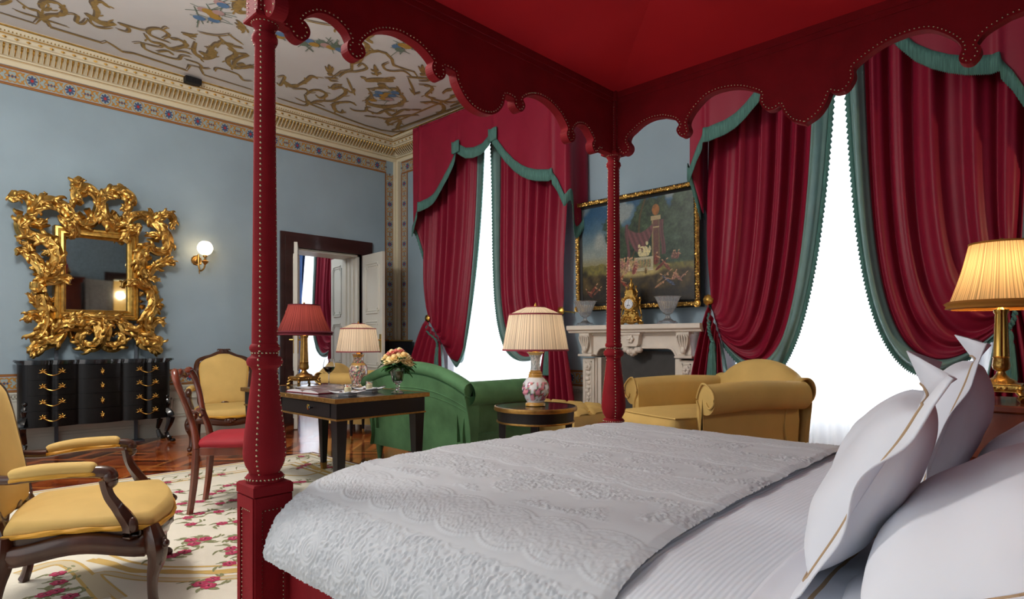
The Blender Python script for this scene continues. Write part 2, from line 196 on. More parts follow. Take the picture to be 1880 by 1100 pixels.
# traced outlines in metres
BAKED={"ceil":[[3,[[0.745,7.271],[1.007,7.283],[1.022,7.152],[1.075,7.135],[1.123,7.261],[1.543,7.269],[1.567,7.2],[1.643,7.255],[1.741,7.337],[1.826,7.296],[1.853,7.293],[2.356,7.328],[2.335,7.167],[2.433,7.143],[2.531,7.312],[3.083,7.328]]],[3.5,[[0.84,6.91],[0.924,6.996],[0.999,6.991],[1.041,7.132],[1.077,7.002],[1.151,6.907],[1.155,6.794],[1.095,6.698],[1.024,6.72],[0.993,6.803],[1.009,6.909],[1.042,6.911],[1.056,6.826]]],[2,[[0.832,7.109],[0.899,7.131],[0.974,7.127],[1.041,7.132],[1.12,7.128],[1.247,7.133]]],[2.5,[[1.18,6.841],[1.255,6.819],[1.276,6.967],[1.321,6.959],[1.332,6.832]]],[7,[[1.311,6.724],[1.381,6.782],[1.459,6.817],[1.538,6.736]]],[4,[[1.381,6.782],[1.368,6.61],[1.305,6.465],[1.357,6.393],[1.42,6.45]]],[2.5,[[1.342,6.822],[1.41,6.926],[1.48,6.914],[1.536,6.836]]],[2.5,[[1.573,6.837],[1.659,6.83],[1.649,6.739],[1.567,6.705],[1.737,6.688],[1.792,6.653]]],[3.5,[[1.793,6.754],[1.879,6.878],[1.982,6.86],[2.065,6.91],[2.129,6.798],[2.15,6.687],[2.051,6.636],[1.996,6.679]]],[3,[[2.024,6.772],[1.842,6.745],[1.797,6.626],[1.863,6.539],[1.96,6.602],[1.945,6.732]]],[2.5,[[1.763,7.042],[1.825,6.977],[1.884,7.097],[2.032,7.132],[2.197,7.107],[2.201,6.981],[2.279,6.95]]],[2,[[1.825,6.977],[1.979,6.945],[1.972,6.849]]],[4,[[2.197,6.572],[2.259,6.803],[2.379,6.895],[2.437,6.762],[2.364,6.601],[2.305,6.617]]],[4,[[2.384,6.535],[2.379,6.363],[2.509,6.453],[2.588,6.559],[2.573,6.719],[2.64,6.852],[2.729,6.875],[2.81,6.677]]],[2,[[2.143,6.331],[2.22,6.314],[2.312,6.26],[2.382,6.146]]],[3,[[2.323,6.291],[2.412,6.373],[2.499,6.372]]],[3,[[2.478,6.393],[2.582,6.354]]],[5,[[2.042,6.476],[2.118,6.46],[2.149,6.429]]],[2.5,[[2.252,7.05],[2.39,7.059],[2.463,7.139],[2.52,7.08]]],[2.5,[[2.582,7.122],[2.577,7.021],[2.787,7.02],[2.898,7.131],[2.978,7.077]]],[6,[[2.302,6.758],[2.381,6.772],[2.415,6.619]]],[3,[[2.368,6.737],[2.35,6.481],[2.37,6.416]]],[4,[[2.244,5.428],[2.2,5.576],[2.259,5.692],[2.317,5.668]]],[4,[[2.322,5.85],[2.405,5.919],[2.397,5.968]]],[2,[[1.887,6.533],[1.894,6.467],[1.918,6.461]]],[3,[[1.99,7.081],[2.06,6.985],[2.13,7.031]]],[2.5,[[2.114,6.93],[2.184,6.881],[2.255,6.878]]],[3,[[0.727,7.095],[0.76,7.026],[0.79,6.927]]],[2,[[1.572,6.473],[1.572,6.473]]],[3,[[3.405,7.349],[3.755,7.344],[3.726,7.152],[3.899,7.266],[5.154,7.317],[5.212,5.898]]],[3,[[5.16,5.811],[5.082,7.197],[5.068,7.212]]],[7,[[3.224,6.824],[3.356,6.893],[3.408,6.81]]],[4,[[3.408,6.81],[3.415,6.643],[3.399,6.472],[3.476,6.478]]],[2.5,[[3.137,6.77],[3.187,6.691],[3.261,6.961],[3.209,6.926]]],[2.5,[[3.408,6.962],[3.524,6.855],[3.608,6.944]]],[3.5,[[3.605,7.012],[3.595,6.844],[3.665,6.759],[3.782,6.829],[3.781,6.974],[3.698,6.929]]],[3.5,[[3.598,7.018],[3.766,7.248],[3.798,7.078],[3.927,6.944],[3.932,6.739],[3.904,6.587],[3.794,6.502],[3.742,6.617],[3.702,6.477],[3.761,6.446]]],[2,[[3.559,7.19],[3.717,7.23],[3.845,7.166],[3.96,7.189]]],[3,[[3.584,6.337],[3.569,6.116],[3.626,5.993],[3.548,5.864],[3.582,5.769],[3.538,5.627],[3.536,5.496],[3.588,5.41],[3.67,5.395],[3.791,5.463],[3.884,5.569],[4.035,5.56],[4.143,5.54],[4.284,5.644]]],[2.5,[[3.627,6.265],[3.61,6.09],[3.685,5.996],[3.725,5.848],[3.627,5.783],[3.632,5.881]]],[2.5,[[4.206,5.667],[4.05,5.608],[3.969,5.692],[3.89,5.72],[3.805,5.651],[3.809,5.545]]],[3,[[3.525,6.398],[3.642,6.306]]],[3,[[4.165,5.71],[4.379,5.546]]],[2.5,[[3.561,6.362],[3.613,6.422],[3.673,6.36]]],[2.5,[[4.367,5.559],[4.392,5.618],[4.32,5.693]]],[5,[[3.509,6.303],[3.534,6.249]]],[5,[[4.236,5.554],[4.265,5.496]]],[3,[[3.388,6.133],[3.492,6.239],[3.454,6.091]]],[3,[[4.098,5.4],[4.224,5.484],[4.172,5.35]]],[3,[[3.398,6.071],[3.476,6.201]]],[3,[[4.105,5.342],[4.198,5.456]]],[3,[[3.743,5.715],[3.831,5.835],[3.907,5.921]]],[3,[[3.775,5.838],[3.825,5.841],[3.833,5.779]]],[3,[[3.828,5.919],[3.873,5.9],[3.903,5.826]]],[9,[[3.889,6.138],[3.981,6.002],[4.117,5.903]]],[4,[[3.799,6.088],[3.868,6.073]]],[4,[[4.082,5.824],[4.062,5.884]]],[8,[[4.06,6.137],[4.127,6.068]]],[4,[[4.039,6.311],[4.165,6.434],[4.226,6.636],[4.326,6.684],[4.431,6.647],[4.537,6.538],[4.574,6.429],[4.529,6.256],[4.377,6.151],[4.281,6.062],[4.208,6.125],[4.139,6.147],[4.084,6.252],[4.039,6.311]]],[5,[[4.246,6.684],[4.319,6.713],[4.507,6.66],[4.583,6.441],[4.551,6.301]]],[4,[[4.213,6.857],[4.104,6.817],[4.03,6.906],[3.995,7.026],[4.099,7.19],[4.214,7.22],[4.173,7.114]]],[3,[[4.213,6.999],[4.295,7.025],[4.398,6.941],[4.347,6.826],[4.387,6.784]]],[4,[[4.375,6.905],[4.556,6.905],[4.574,6.759],[4.74,6.83],[4.718,6.566],[4.793,6.474]]],[3,[[4.793,6.474],[4.888,6.377]]],[4,[[4.723,6.192],[4.775,6.138],[4.84,6.071],[4.994,6.066],[5.109,6.222],[5.081,6.326]]],[5,[[4.566,6.782],[4.591,6.683],[4.675,6.67]]],[4,[[4.632,7.019],[4.775,6.95],[4.85,6.716],[4.972,6.552]]],[3,[[4.484,7.094],[4.632,7.019]]],[4,[[4.839,7.044],[4.817,6.907],[4.919,6.897],[5.027,7.1],[5.089,7.225]]],[4,[[4.775,6.95],[4.855,7.11],[4.949,7.113]]],[3.5,[[4.383,5.775],[4.469,5.716],[4.574,5.759],[4.631,5.953],[4.726,5.986],[4.862,5.98],[4.997,5.909],[5.051,5.772]]],[3.5,[[4.742,5.775],[4.713,5.628],[4.798,5.591],[4.885,5.692],[4.848,5.762]]],[2.5,[[3.713,6.233],[3.903,6.451],[4.023,6.581]]],[2.5,[[4.201,5.73],[4.411,5.928],[4.53,6.058]]],[2.5,[[3.854,6.502],[3.962,6.547],[3.928,6.426]]],[2.5,[[4.386,5.953],[4.503,6.021],[4.526,5.934]]],[2,[[2.754,5.385],[2.868,5.345],[2.989,5.286]]],[4,[[2.996,5.27],[3.069,5.315],[3.082,5.281]]],[4,[[3.358,5.353],[3.45,5.391],[3.493,5.484],[3.564,5.457]]],[4,[[3.358,5.14],[3.356,5.269],[3.448,5.305]]],[4,[[2.18,5.494],[2.236,5.504],[2.24,5.676],[2.326,5.659]]],[4,[[2.334,5.915],[2.417,5.947],[2.377,5.989]]],[2,[[2.362,6.167],[2.438,6.215],[2.55,6.275]]],[3,[[2.482,6.48],[2.585,6.514],[2.675,6.469],[2.64,6.651],[2.674,6.817],[2.772,6.821],[2.832,6.654]]],[5,[[2.697,6.794],[2.738,6.7]]],[2.5,[[5.079,6.035],[5.081,5.892],[5.089,5.815]]]],"ceilfl":[[2.956,5.812,0],[2.968,5.712,1],[3.042,5.745,2],[3.066,5.654,0],[3.128,5.678,3],[3.194,5.677,4],[3.218,5.63,0],[3.283,5.655,1],[2.721,5.839,4],[2.711,5.786,1],[3.651,5.184,1],[3.675,5.114,2],[3.725,5.107,4],[3.72,5.024,1],[3.71,5.214,0],[4.213,6.384,1],[4.264,6.332,2],[4.276,6.255,2],[4.316,6.409,4],[4.34,6.254,1],[4.38,6.376,3],[4.252,6.542,2],[4.313,6.153,1],[4.175,6.296,1],[2.023,5.864,3],[2.06,5.861,2],[2.108,5.884,2],[2.146,5.918,2],[2.136,5.819,3],[2.156,5.983,1],[2.084,5.644,3],[2.117,5.662,1],[2.045,6.041,1]],"footrail":[[0.942,2.168],[0.955,2.166],[0.962,2.161],[0.969,2.148],[0.984,2.139],[0.998,2.141],[1.012,2.155],[1.015,2.172],[1.004,2.187],[0.991,2.196],[0.996,2.213],[1.019,2.238],[1.053,2.259],[1.087,2.266],[1.128,2.262],[1.156,2.249],[1.179,2.232],[1.196,2.2],[1.184,2.183],[1.184,2.161],[1.201,2.149],[1.219,2.151],[1.235,2.17],[1.228,2.188],[1.219,2.198],[1.231,2.223],[1.276,2.269],[1.331,2.299],[1.394,2.314],[1.453,2.311],[1.505,2.3],[1.552,2.275],[1.579,2.25],[1.571,2.226],[1.579,2.203],[1.604,2.195],[1.621,2.216],[1.615,2.249],[1.646,2.254],[1.692,2.247],[1.704,2.211],[1.739,2.164],[1.787,2.132],[1.85,2.122],[1.914,2.137],[1.96,2.181],[1.981,2.239],[2.05,2.24],[2.057,2.208],[2.085,2.192],[2.107,2.217],[2.092,2.247],[2.136,2.282],[2.195,2.304],[2.135,2.282],[2.189,2.302],[2.257,2.306],[2.327,2.292],[2.393,2.26],[2.441,2.212],[2.451,2.185],[2.441,2.165],[2.454,2.142],[2.475,2.141],[2.49,2.168],[2.472,2.19],[2.503,2.233],[2.546,2.252],[2.597,2.252],[2.649,2.216],[2.671,2.185],[2.656,2.159],[2.671,2.133],[2.694,2.136],[2.709,2.158],[2.737,2.159]],"siderail":[[1.955,2.182],[1.939,2.183],[1.925,2.159],[1.905,2.145],[1.881,2.154],[1.878,2.176],[1.897,2.208],[1.883,2.242],[1.851,2.262],[1.797,2.29],[1.735,2.302],[1.674,2.297],[1.66,2.294],[1.596,2.266],[1.565,2.233],[1.56,2.213],[1.573,2.192],[1.551,2.162],[1.526,2.177],[1.536,2.214],[1.521,2.253],[1.48,2.298],[1.422,2.337],[1.352,2.347],[1.266,2.335],[1.195,2.304],[1.143,2.267],[1.143,2.224],[1.121,2.187],[1.088,2.181],[1.056,2.194],[1.033,2.144],[1.001,2.105],[0.954,2.081]],"mirror":[[[0.886,2.58,0.0094],[0.878,2.5,0.034],[0.911,2.523,0.0283],[0.966,2.55,0.034],[1.015,2.523,0.034],[1.05,2.44,0.0377],[1.022,2.346,0.0302],[0.98,2.34,0.0226]],[[1.036,2.366,0.0226],[1.086,2.454,0.0453],[1.165,2.503,0.0509],[1.254,2.49,0.0472],[1.321,2.445,0.0415],[1.359,2.359,0.0377],[1.436,2.323,0.0377],[1.53,2.364,0.0415],[1.586,2.467,0.0377],[1.594,2.573,0.0264]],[[1.591,2.591,0.0189],[1.554,2.671,0.0377],[1.491,2.707,0.0453],[1.421,2.647,0.049],[1.405,2.579,0.0377],[1.452,2.531,0.017]],[[1.452,2.69,0.0302],[1.413,2.748,0.0415],[1.436,2.829,0.0132]],[[1.421,2.731,0.0264],[1.467,2.805,0.0094]],[[1.405,2.738,0.0264],[1.362,2.752,0.0094]],[[1.398,2.643,0.0302],[1.344,2.671,0.0075]],[[1.375,2.602,0.0189],[1.359,2.553,0.0075]],[[1.607,2.537,0.0264],[1.626,2.626,0.0377],[1.692,2.685,0.049],[1.774,2.719,0.049],[1.859,2.684,0.049],[1.901,2.642,0.034],[1.929,2.592,0.0094]],[[1.766,2.717,0.0302],[1.799,2.772,0.0302],[1.778,2.816,0.0094]],[[1.808,2.744,0.0264],[1.855,2.795,0.0094]],[[1.842,2.701,0.0264],[1.883,2.724,0.0075]],[[1.876,2.658,0.034],[1.85,2.546,0.034],[1.791,2.547,0.0151]],[[1.634,2.579,0.0302],[1.634,2.474,0.0415],[1.675,2.384,0.0472],[1.758,2.328,0.0472],[1.842,2.379,0.0415],[1.876,2.452,0.0377],[1.945,2.492,0.034],[2.014,2.492,0.0264]],[[1.741,2.471,0.0226],[1.783,2.419,0.0264],[1.825,2.464,0.0151]],[[1.945,2.492,0.0302],[2.05,2.497,0.0415],[2.121,2.437,0.0453],[2.166,2.494,0.0302],[2.23,2.544,0.0321],[2.295,2.533,0.0321],[2.323,2.476,0.0264],[2.295,2.386,0.0132]],[[2.286,2.532,0.0189],[2.316,2.577,0.0075]],[[2.085,2.482,0.0302],[2.094,2.554,0.0226],[2.076,2.591,0.0094]],[[2.121,2.487,0.0151],[2.148,2.542,0.0132],[2.161,2.548,0.0075]],[[2.121,2.437,0.0377],[2.194,2.356,0.0434],[2.249,2.261,0.0434],[2.249,2.149,0.0377],[2.157,2.109,0.034],[2.068,2.149,0.0396],[1.997,2.092,0.0434],[1.971,1.99,0.0434],[1.997,1.893,0.0377],[2.032,1.806,0.034]],[[2.194,2.285,0.0302],[2.103,2.298,0.0264],[2.029,2.275,0.0075]],[[2.175,2.252,0.0226],[2.103,2.244,0.0151],[2.059,2.248,0.0075]],[[2.076,1.83,0.0226],[2.121,1.924,0.0321],[2.212,1.997,0.0358],[2.295,2.01,0.0245],[2.338,1.973,0.0075]],[[2.194,1.981,0.0189],[2.258,2.038,0.017],[2.323,2.027,0.0075]],[[2.157,1.947,0.017],[2.194,1.91,0.0151],[2.221,1.902,0.0057]],[[2.076,1.82,0.0264],[2.139,1.794,0.0189],[2.186,1.808,0.0075]],[[2.103,1.721,0.0226],[2.139,1.663,0.0189],[2.172,1.661,0.0075]],[[2.249,2.139,0.0226],[2.267,2.09,0.0151],[2.23,2.055,0.0075]],[[1.997,1.794,0.0377],[2.068,1.699,0.0434],[2.121,1.582,0.0434],[2.103,1.46,0.0434],[2.041,1.368,0.0434],[2.036,1.278,0.0434],[2.076,1.169,0.0472],[2.157,1.078,0.0472],[2.203,1.129,0.0151]],[[2.103,1.259,0.0264],[2.148,1.331,0.0321],[2.203,1.332,0.0226],[2.219,1.265,0.0075]],[[2.13,1.522,0.0264],[2.212,1.582,0.0075]],[[2.121,1.501,0.0226],[2.194,1.504,0.0189],[2.216,1.495,0.0057]],[[2.085,1.439,0.0226],[2.157,1.442,0.0189],[2.19,1.403,0.0057]],[[1.997,1.536,0.0151],[1.988,1.555,0.0075]],[[2.014,1.477,0.0226],[1.988,1.495,0.0151]],[[1.825,1.235,0.0302],[1.91,1.207,0.0396],[1.979,1.158,0.0453],[2.014,1.069,0.0415],[2.103,1.038,0.0415],[2.175,0.987,0.034],[2.199,0.967,0.0151]],[[2.121,1.008,0.0189],[2.118,0.978,0.0113]],[[1.209,1.153,0.0302],[1.254,1.236,0.0434],[1.344,1.265,0.0453],[1.421,1.257,0.0453],[1.483,1.296,0.0377],[1.562,1.345,0.0377],[1.626,1.299,0.0377],[1.659,1.213,0.0377],[1.651,1.118,0.0264]],[[1.578,1.288,0.0377],[1.597,1.137,0.0415],[1.562,1.057,0.0415],[1.483,1.046,0.0415],[1.425,1.099,0.0377],[1.425,1.173,0.0302],[1.475,1.207,0.0226],[1.514,1.174,0.0113]],[[1.546,1.25,0.034],[1.61,1.175,0.034],[1.659,1.064,0.0415],[1.741,1.041,0.0415],[1.811,1.099,0.0377],[1.808,1.167,0.0283],[1.758,1.195,0.0189],[1.724,1.156,0.0113]],[[1.61,1.327,0.0302],[1.708,1.353,0.0377],[1.791,1.312,0.0396],[1.842,1.235,0.0415],[1.945,1.217,0.0377]],[[1.254,1.346,0.0264],[1.329,1.335,0.0377],[1.421,1.356,0.034],[1.546,1.348,0.0283],[1.675,1.344,0.0283],[1.774,1.316,0.0245]],[[1.344,1.21,0.0226],[1.359,1.145,0.0189],[1.352,1.121,0.0075]],[[1.825,1.216,0.0226],[1.85,1.147,0.017],[1.859,1.122,0.0075]],[[1.692,1.233,0.0189],[1.708,1.262,0.0113]],[[1.276,1.209,0.034],[1.224,1.117,0.0434],[1.151,1.081,0.0434],[1.086,1.045,0.0415],[1.033,1.009,0.0377],[1.005,0.988,0.0189]],[[1.05,1.009,0.0226],[1.072,0.977,0.0132]],[[1.1,1.584,0.0415],[1.122,1.477,0.0509],[1.162,1.352,0.0509],[1.139,1.225,0.0509],[1.082,1.135,0.0509],[1.025,1.12,0.0264]],[[1.129,1.279,0.0264],[1.086,1.35,0.0377],[1.029,1.363,0.0358],[0.991,1.321,0.0226],[1.005,1.285,0.0094]],[[1.086,1.458,0.0264],[1.036,1.527,0.0226],[0.99,1.582,0.0075]],[[1.072,1.475,0.0189],[1.015,1.499,0.0075]],[[1.195,1.317,0.0226],[1.224,1.281,0.0226],[1.246,1.318,0.0151]],[[1.1,1.584,0.0415],[1.09,1.656,0.0434],[1.136,1.731,0.0434],[1.195,1.826,0.0434],[1.227,1.938,0.0434],[1.209,2.046,0.0434],[1.151,2.13,0.0472],[1.064,2.141,0.0472],[0.98,2.18,0.0472],[0.949,2.265,0.0434],[0.963,2.338,0.0302]],[[1.122,1.694,0.034],[1.209,1.714,0.0321],[1.284,1.732,0.0283],[1.336,1.718,0.0207]],[[1.239,1.738,0.0226],[1.314,1.762,0.0226],[1.341,1.746,0.017]],[[2.068,1.699,0.0226],[1.997,1.714,0.0302],[1.927,1.753,0.0264],[1.879,1.742,0.0226],[1.859,1.696,0.0132]],[[0.994,2.262,0.0226],[1.093,2.294,0.0283],[1.154,2.311,0.0113]],[[1.022,2.257,0.0189],[1.1,2.264,0.0226],[1.179,2.275,0.0075]],[[1.05,2.306,0.0151],[1.107,2.332,0.0113],[1.136,2.323,0.0057]],[[0.904,1.995,0.0151],[0.952,1.997,0.0302],[1.008,1.97,0.0396],[1.079,1.888,0.0396],[1.115,1.801,0.034],[1.096,1.71,0.0302],[1.043,1.649,0.0207],[1.033,1.696,0.0094]],[[1.022,1.99,0.0264],[0.98,2.065,0.0189],[0.928,2.068,0.0075]],[[1.015,2.007,0.0189],[1.001,2.076,0.0132],[1.005,2.095,0.0057]],[[1.086,1.817,0.0264],[1.05,1.832,0.0189],[1.012,1.832,0.0075]],[[1.079,1.771,0.0189],[1.036,1.768,0.0075]],[[0.924,1.98,0.0189],[0.904,1.942,0.0075]],[[1.195,2.008,0.0264],[1.144,1.993,0.0189],[1.11,1.967,0.0075]],[[1.136,1.532,0.0264],[1.195,1.517,0.0189],[1.217,1.536,0.0075]],[[1.209,1.845,0.0264],[1.239,1.866,0.0189],[1.254,1.831,0.0094]],[[1.246,2.383,0.0132],[1.276,2.338,0.0321],[1.329,2.299,0.0358],[1.375,2.249,0.0358],[1.382,2.176,0.0226]],[[1.306,2.287,0.0226],[1.359,2.238,0.0226],[1.359,2.192,0.0151]],[[1.953,2.394,0.0151],[1.941,2.333,0.0283],[1.862,2.289,0.0321],[1.833,2.221,0.0283],[1.855,2.171,0.0113]],[[1.91,2.309,0.0189],[1.962,2.326,0.0151]],[[1.057,2.459,0.0226],[1.1,2.529,0.0245],[1.154,2.604,0.0094]],[[1.079,2.498,0.0189],[1.064,2.558,0.0151],[1.057,2.57,0.0057]],[[1.107,2.539,0.017],[1.154,2.556,0.0151],[1.162,2.526,0.0057]],[[1.336,2.466,0.0226],[1.359,2.525,0.0207],[1.341,2.559,0.0094]],[[0.952,2.354,0.0226],[0.904,2.382,0.0151],[0.894,2.406,0.0057]],[[1.405,2.44,0.0226],[1.452,2.409,0.0226],[1.483,2.433,0.0075]],[[1.483,2.489,0.0226],[1.514,2.437,0.0189],[1.499,2.379,0.0075]],[[1.741,2.51,0.0189],[1.708,2.447,0.0151]],[[0.945,2.105,0.0226],[0.924,2.129,0.0113]],[[1.036,2.063,0.0189],[1.05,2.028,0.0113]],[[1.997,1.635,0.0189],[1.971,1.604,0.0075]],[[2.014,2.014,0.0226],[2.076,2.04,0.017],[2.089,2.011,0.0057]],[[2.032,1.936,0.0226],[2.094,1.952,0.017],[2.082,1.91,0.0057]]],"roses":[[1.923,5.177],[1.727,5.176],[1.528,5.184],[1.806,4.743],[1.876,4.738],[1.709,4.601],[1.63,4.567],[1.491,4.801],[1.393,4.437],[1.498,4.408],[1.574,4.259],[1.669,4.277],[1.392,4.106],[1.492,4.058],[1.273,3.897],[1.408,3.782],[1.494,3.754],[1.172,3.587],[1.235,3.551],[1.349,3.449],[1.307,4.244],[1.605,3.946],[1.802,4.464],[1.309,4.058],[1.173,3.585],[1.233,3.549],[1.162,3.509],[1.348,3.447],[1.084,3.41],[0.978,3.41],[1.019,3.393],[1.27,3.291],[1.249,3.22],[1.268,3.117],[1.179,3.071],[1.048,2.923],[0.988,2.908],[1.007,2.857],[0.569,3.514],[0.55,3.382],[0.482,3.265],[0.523,3.273],[0.554,3.165],[2.751,5.446],[2.56,5.02],[2.493,4.963],[2.618,5.057],[2.779,4.607],[2.812,4.604],[2.685,4.797],[2.258,4.454]],"bands":[[6,[[0.436,3.646],[0.627,3.658],[0.655,3.038]]],[4,[[0.702,2.989],[0.686,3.342],[0.731,3.365],[0.821,3.18],[0.964,3.005],[1.177,2.847]]],[3,[[0.715,3.633],[0.78,3.462],[0.828,3.314],[0.952,3.149],[1.086,3.023],[1.218,2.948]]],[2,[[0.741,3.62],[0.787,3.494],[0.823,3.294],[0.96,3.177],[1.079,3.002],[1.207,2.922]]],[1.5,[[0.807,3.634],[0.858,3.433],[0.974,3.224],[1.236,2.992]]],[2,[[2.597,5.016],[2.562,4.76],[2.732,4.796],[2.631,4.21]]],[3,[[2.65,5.219],[2.583,4.739],[2.549,4.078]]],[2,[[2.227,4.906],[2.374,4.659],[2.604,4.717]]],[3,[[2.67,5.025],[2.875,5.047]]]]}
# ---------------------------------------------------------------- mesh helpers
def tag(o, label=None, cat=None, group=None, kind=None):
    if label: o['label'] = label
    if cat: o['category'] = cat
    if group: o['group'] = group
    if kind: o['kind'] = kind
    return o
def empty(name, loc=(0, 0, 0), rz=0, label=None, cat=None, group=None, s=1):
    o = bpy.data.objects.new(name, None); COL.objects.link(o); o.location = loc; o.rotation_euler = (0, 0, rz); o.scale = (s, s, s); o.empty_display_size = .1
    return tag(o, label, cat, group)
def copy_tree(o, parent=None):
    c = o.copy(); COL.objects.link(c)
    if parent is not None: c.parent = parent
    for ch in list(o.children): copy_tree(ch, c)
    return c
def smoothlist(pts, n=6, closed=False):
    """Catmull-Rom resample of tuples of any dimension"""
    P = [tuple(p) for p in pts]; k = len(P[0]); out = []
    m = len(P) if closed else len(P)-1
    for i in range(m):
        g = (lambda j: P[j % len(P)]) if closed else (lambda j: P[max(0, min(len(P)-1, j))])
        p0, p1, p2, p3 = g(i-1), g(i), g(i+1), g(i+2)
        for s in range(n):
            t = s/n
            out.append(tuple(.5*((2*p1[d]) + (-p0[d]+p2[d])*t + (2*p0[d]-5*p1[d]+4*p2[d]-p3[d])*t*t + (-p0[d]+3*p1[d]-3*p2[d]+p3[d])*t**3) for d in range(k)))
    if not closed: out.append(P[-1])
    return out
class MB:
    def __init__(s): s.v = []; s.f = []; s.mi = []; s.m = 0; s.T = None; s.col = None
    def add(s, vs, fs, m=None):
        b = len(s.v)
        if s.T is not None: vs = [tuple(s.T @ Vector(v)) for v in vs]
        s.v += [tuple(v) for v in vs]; s.f += [tuple(b+i for i in f) for f in fs]; s.mi += [s.m if m is None else m]*len(fs)
        return s
    def box(s, x0, x1, y0, y1, z0, z1, m=None, bev=0):
        if bev:
            b = bev
            def ring(z, e): return [(x0+e+b*(0), y0+e, z), (x1-e, y0+e, z), (x1-e, y1-e, z), (x0+e, y1-e, z)]
            vs = ring(z0, b)+ring(z0+b, 0)+ring(z1-b, 0)+ring(z1, b); fs = [(3, 2, 1, 0), (12, 13, 14, 15)]
            for r in range(3):
                for i in range(4): j = (i+1) % 4; fs.append((r*4+i, r*4+j, r*4+4+j, r*4+4+i))
            return s.add(vs, fs, m)
        return s.add([(x0, y0, z0), (x1, y0, z0), (x1, y1, z0), (x0, y1, z0), (x0, y0, z1), (x1, y0, z1), (x1, y1, z1), (x0, y1, z1)],
                     [(3, 2, 1, 0), (4, 5, 6, 7), (0, 1, 5, 4), (1, 2, 6, 5), (2, 3, 7, 6), (3, 0, 4, 7)], m)
    def lathe(s, prof, c=(0, 0, 0), seg=20, m=None, flute=0, fa=0., sq=0, rot=0.):
        vs = []; fs = []
        for r, z in prof:
            for i in range(seg):
                a = 2*PI*i/seg+rot; rr = r*(1+fa*math.cos(flute*a)) if flute else r
                if sq: rr = r/max(abs(math.cos(a-rot+PI/4)), abs(math.sin(a-rot+PI/4)))
                vs.append((c[0]+rr*math.cos(a), c[1]+rr*math.sin(a), c[2]+z))
        for k in range(len(prof)-1):
            for i in range(seg): j = (i+1) % seg; fs.append((k*seg+i, k*seg+j, (k+1)*seg+j, (k+1)*seg+i))
        fs.append(tuple(range(seg-1, -1, -1))); n = (len(prof)-1)*seg; fs.append(tuple(n+i for i in range(seg)))
        return s.add(vs, fs, m)
    def tube(s, pts, rad, seg=8, m=None, flat=1., up=(0, 0, 1), lobes=0, la=0., twist=0., closed=False):
        P = [Vector(p) for p in pts]; n = len(P); R = rad if isinstance(rad, (list, tuple)) else [rad]*n
        vs = []; fs = []; U = Vector(up)
        for i, p in enumerate(P):
            t = (P[(i+1) % n]-P[i-1]) if closed else (P[min(n-1, i+1)]-P[max(0, i-1)])
            if t.length < 1e-9: t = Vector((0, 0, 1))
            t.normalize(); a = t.cross(U)
            if a.length < 1e-3: a = t.cross(Vector((1, 0, 0)) if abs(t.x) < .9 else Vector((0, 1, 0)))
            a.normalize(); b = a.cross(t).normalized()
            for k in range(seg):
                g = 2*PI*k/seg; q = R[i]*(1+la*math.cos(lobes*g+twist*i)) if lobes else R[i]
                vs.append(p+a*(math.cos(g)*q)+b*(math.sin(g)*q*flat))
        for i in range(n if closed else n-1):
            for k in range(seg): l = (k+1) % seg; j = (i+1) % n; fs.append((i*seg+k, i*seg+l, j*seg+l, j*seg+k))
        if not closed: fs.append(tuple(range(seg-1, -1, -1))); fs.append(tuple((n-1)*seg+k for k in range(seg)))
        return s.add(vs, fs, m)
    def sphere(s, c, r, seg=12, rings=8, m=None):
        r = r if isinstance(r, (list, tuple)) else (r, r, r); vs = [(c[0], c[1], c[2]-r[2])]; fs = []
        for i in range(1, rings):
            a = PI*i/rings
            for k in range(seg): g = 2*PI*k/seg; vs.append((c[0]+r[0]*math.sin(a)*math.cos(g), c[1]+r[1]*math.sin(a)*math.sin(g), c[2]-r[2]*math.cos(a)))
        vs.append((c[0], c[1], c[2]+r[2])); L = len(vs)-1
        for k in range(seg):
            l = (k+1) % seg; fs.append((0, 1+l, 1+k)); fs.append((L, L-seg+k, L-seg+l))
            for i in range(rings-2): fs.append((1+i*seg+k, 1+i*seg+l, 1+(i+1)*seg+l, 1+(i+1)*seg+k))
        return s.add(vs, fs, m)
    def dome(s, c, r, n, m=None, h=.6, seg=6):
        """nail head: low dome on normal n"""
        n = Vector(n).normalized(); a = n.orthogonal().normalized(); b = n.cross(a); C = Vector(c); vs = []; fs = []
        for q, z in ((1, 0), (.75, h*.66)):
            for k in range(seg): g = 2*PI*k/seg; vs.append(C+a*math.cos(g)*r*q+b*math.sin(g)*r*q+n*r*z)
        vs.append(C+n*r*h)
        for k in range(seg): l = (k+1) % seg; fs.append((k, l, seg+l, seg+k)); fs.append((seg+k, seg+l, 2*seg))
        return s.add(vs, fs, m)
    def prism(s, poly, f, t0, t1, m=None):
        """polygon in (a,b) mapped by f(a,b,t) between t0 and t1"""
        n = len(poly); vs = [f(a, b, t0) for a, b in poly]+[f(a, b, t1) for a, b in poly]
        fs = [tuple(range(n)), tuple(range(2*n-1, n-1, -1))]+[(i, n+i, n+(i+1) % n, (i+1) % n) for i in range(n)]
        return s.add(vs, fs, m)
    def grid(s, nu, nv, f, m=None, mf=None):
        b = len(s.v); vs = [f(i/nu, j/nv) for j in range(nv+1) for i in range(nu+1)]
        if s.T is not None: vs = [tuple(s.T @ Vector(v)) for v in vs]
        s.v += [tuple(v) for v in vs]
        for j in range(nv):
            for i in range(nu):
                k = b+j*(nu+1)+i; s.f.append((k, k+1, k+nu+2, k+nu+1)); s.mi.append(mf((i+.5)/nu, (j+.5)/nv) if mf else (s.m if m is None else m))
        return s
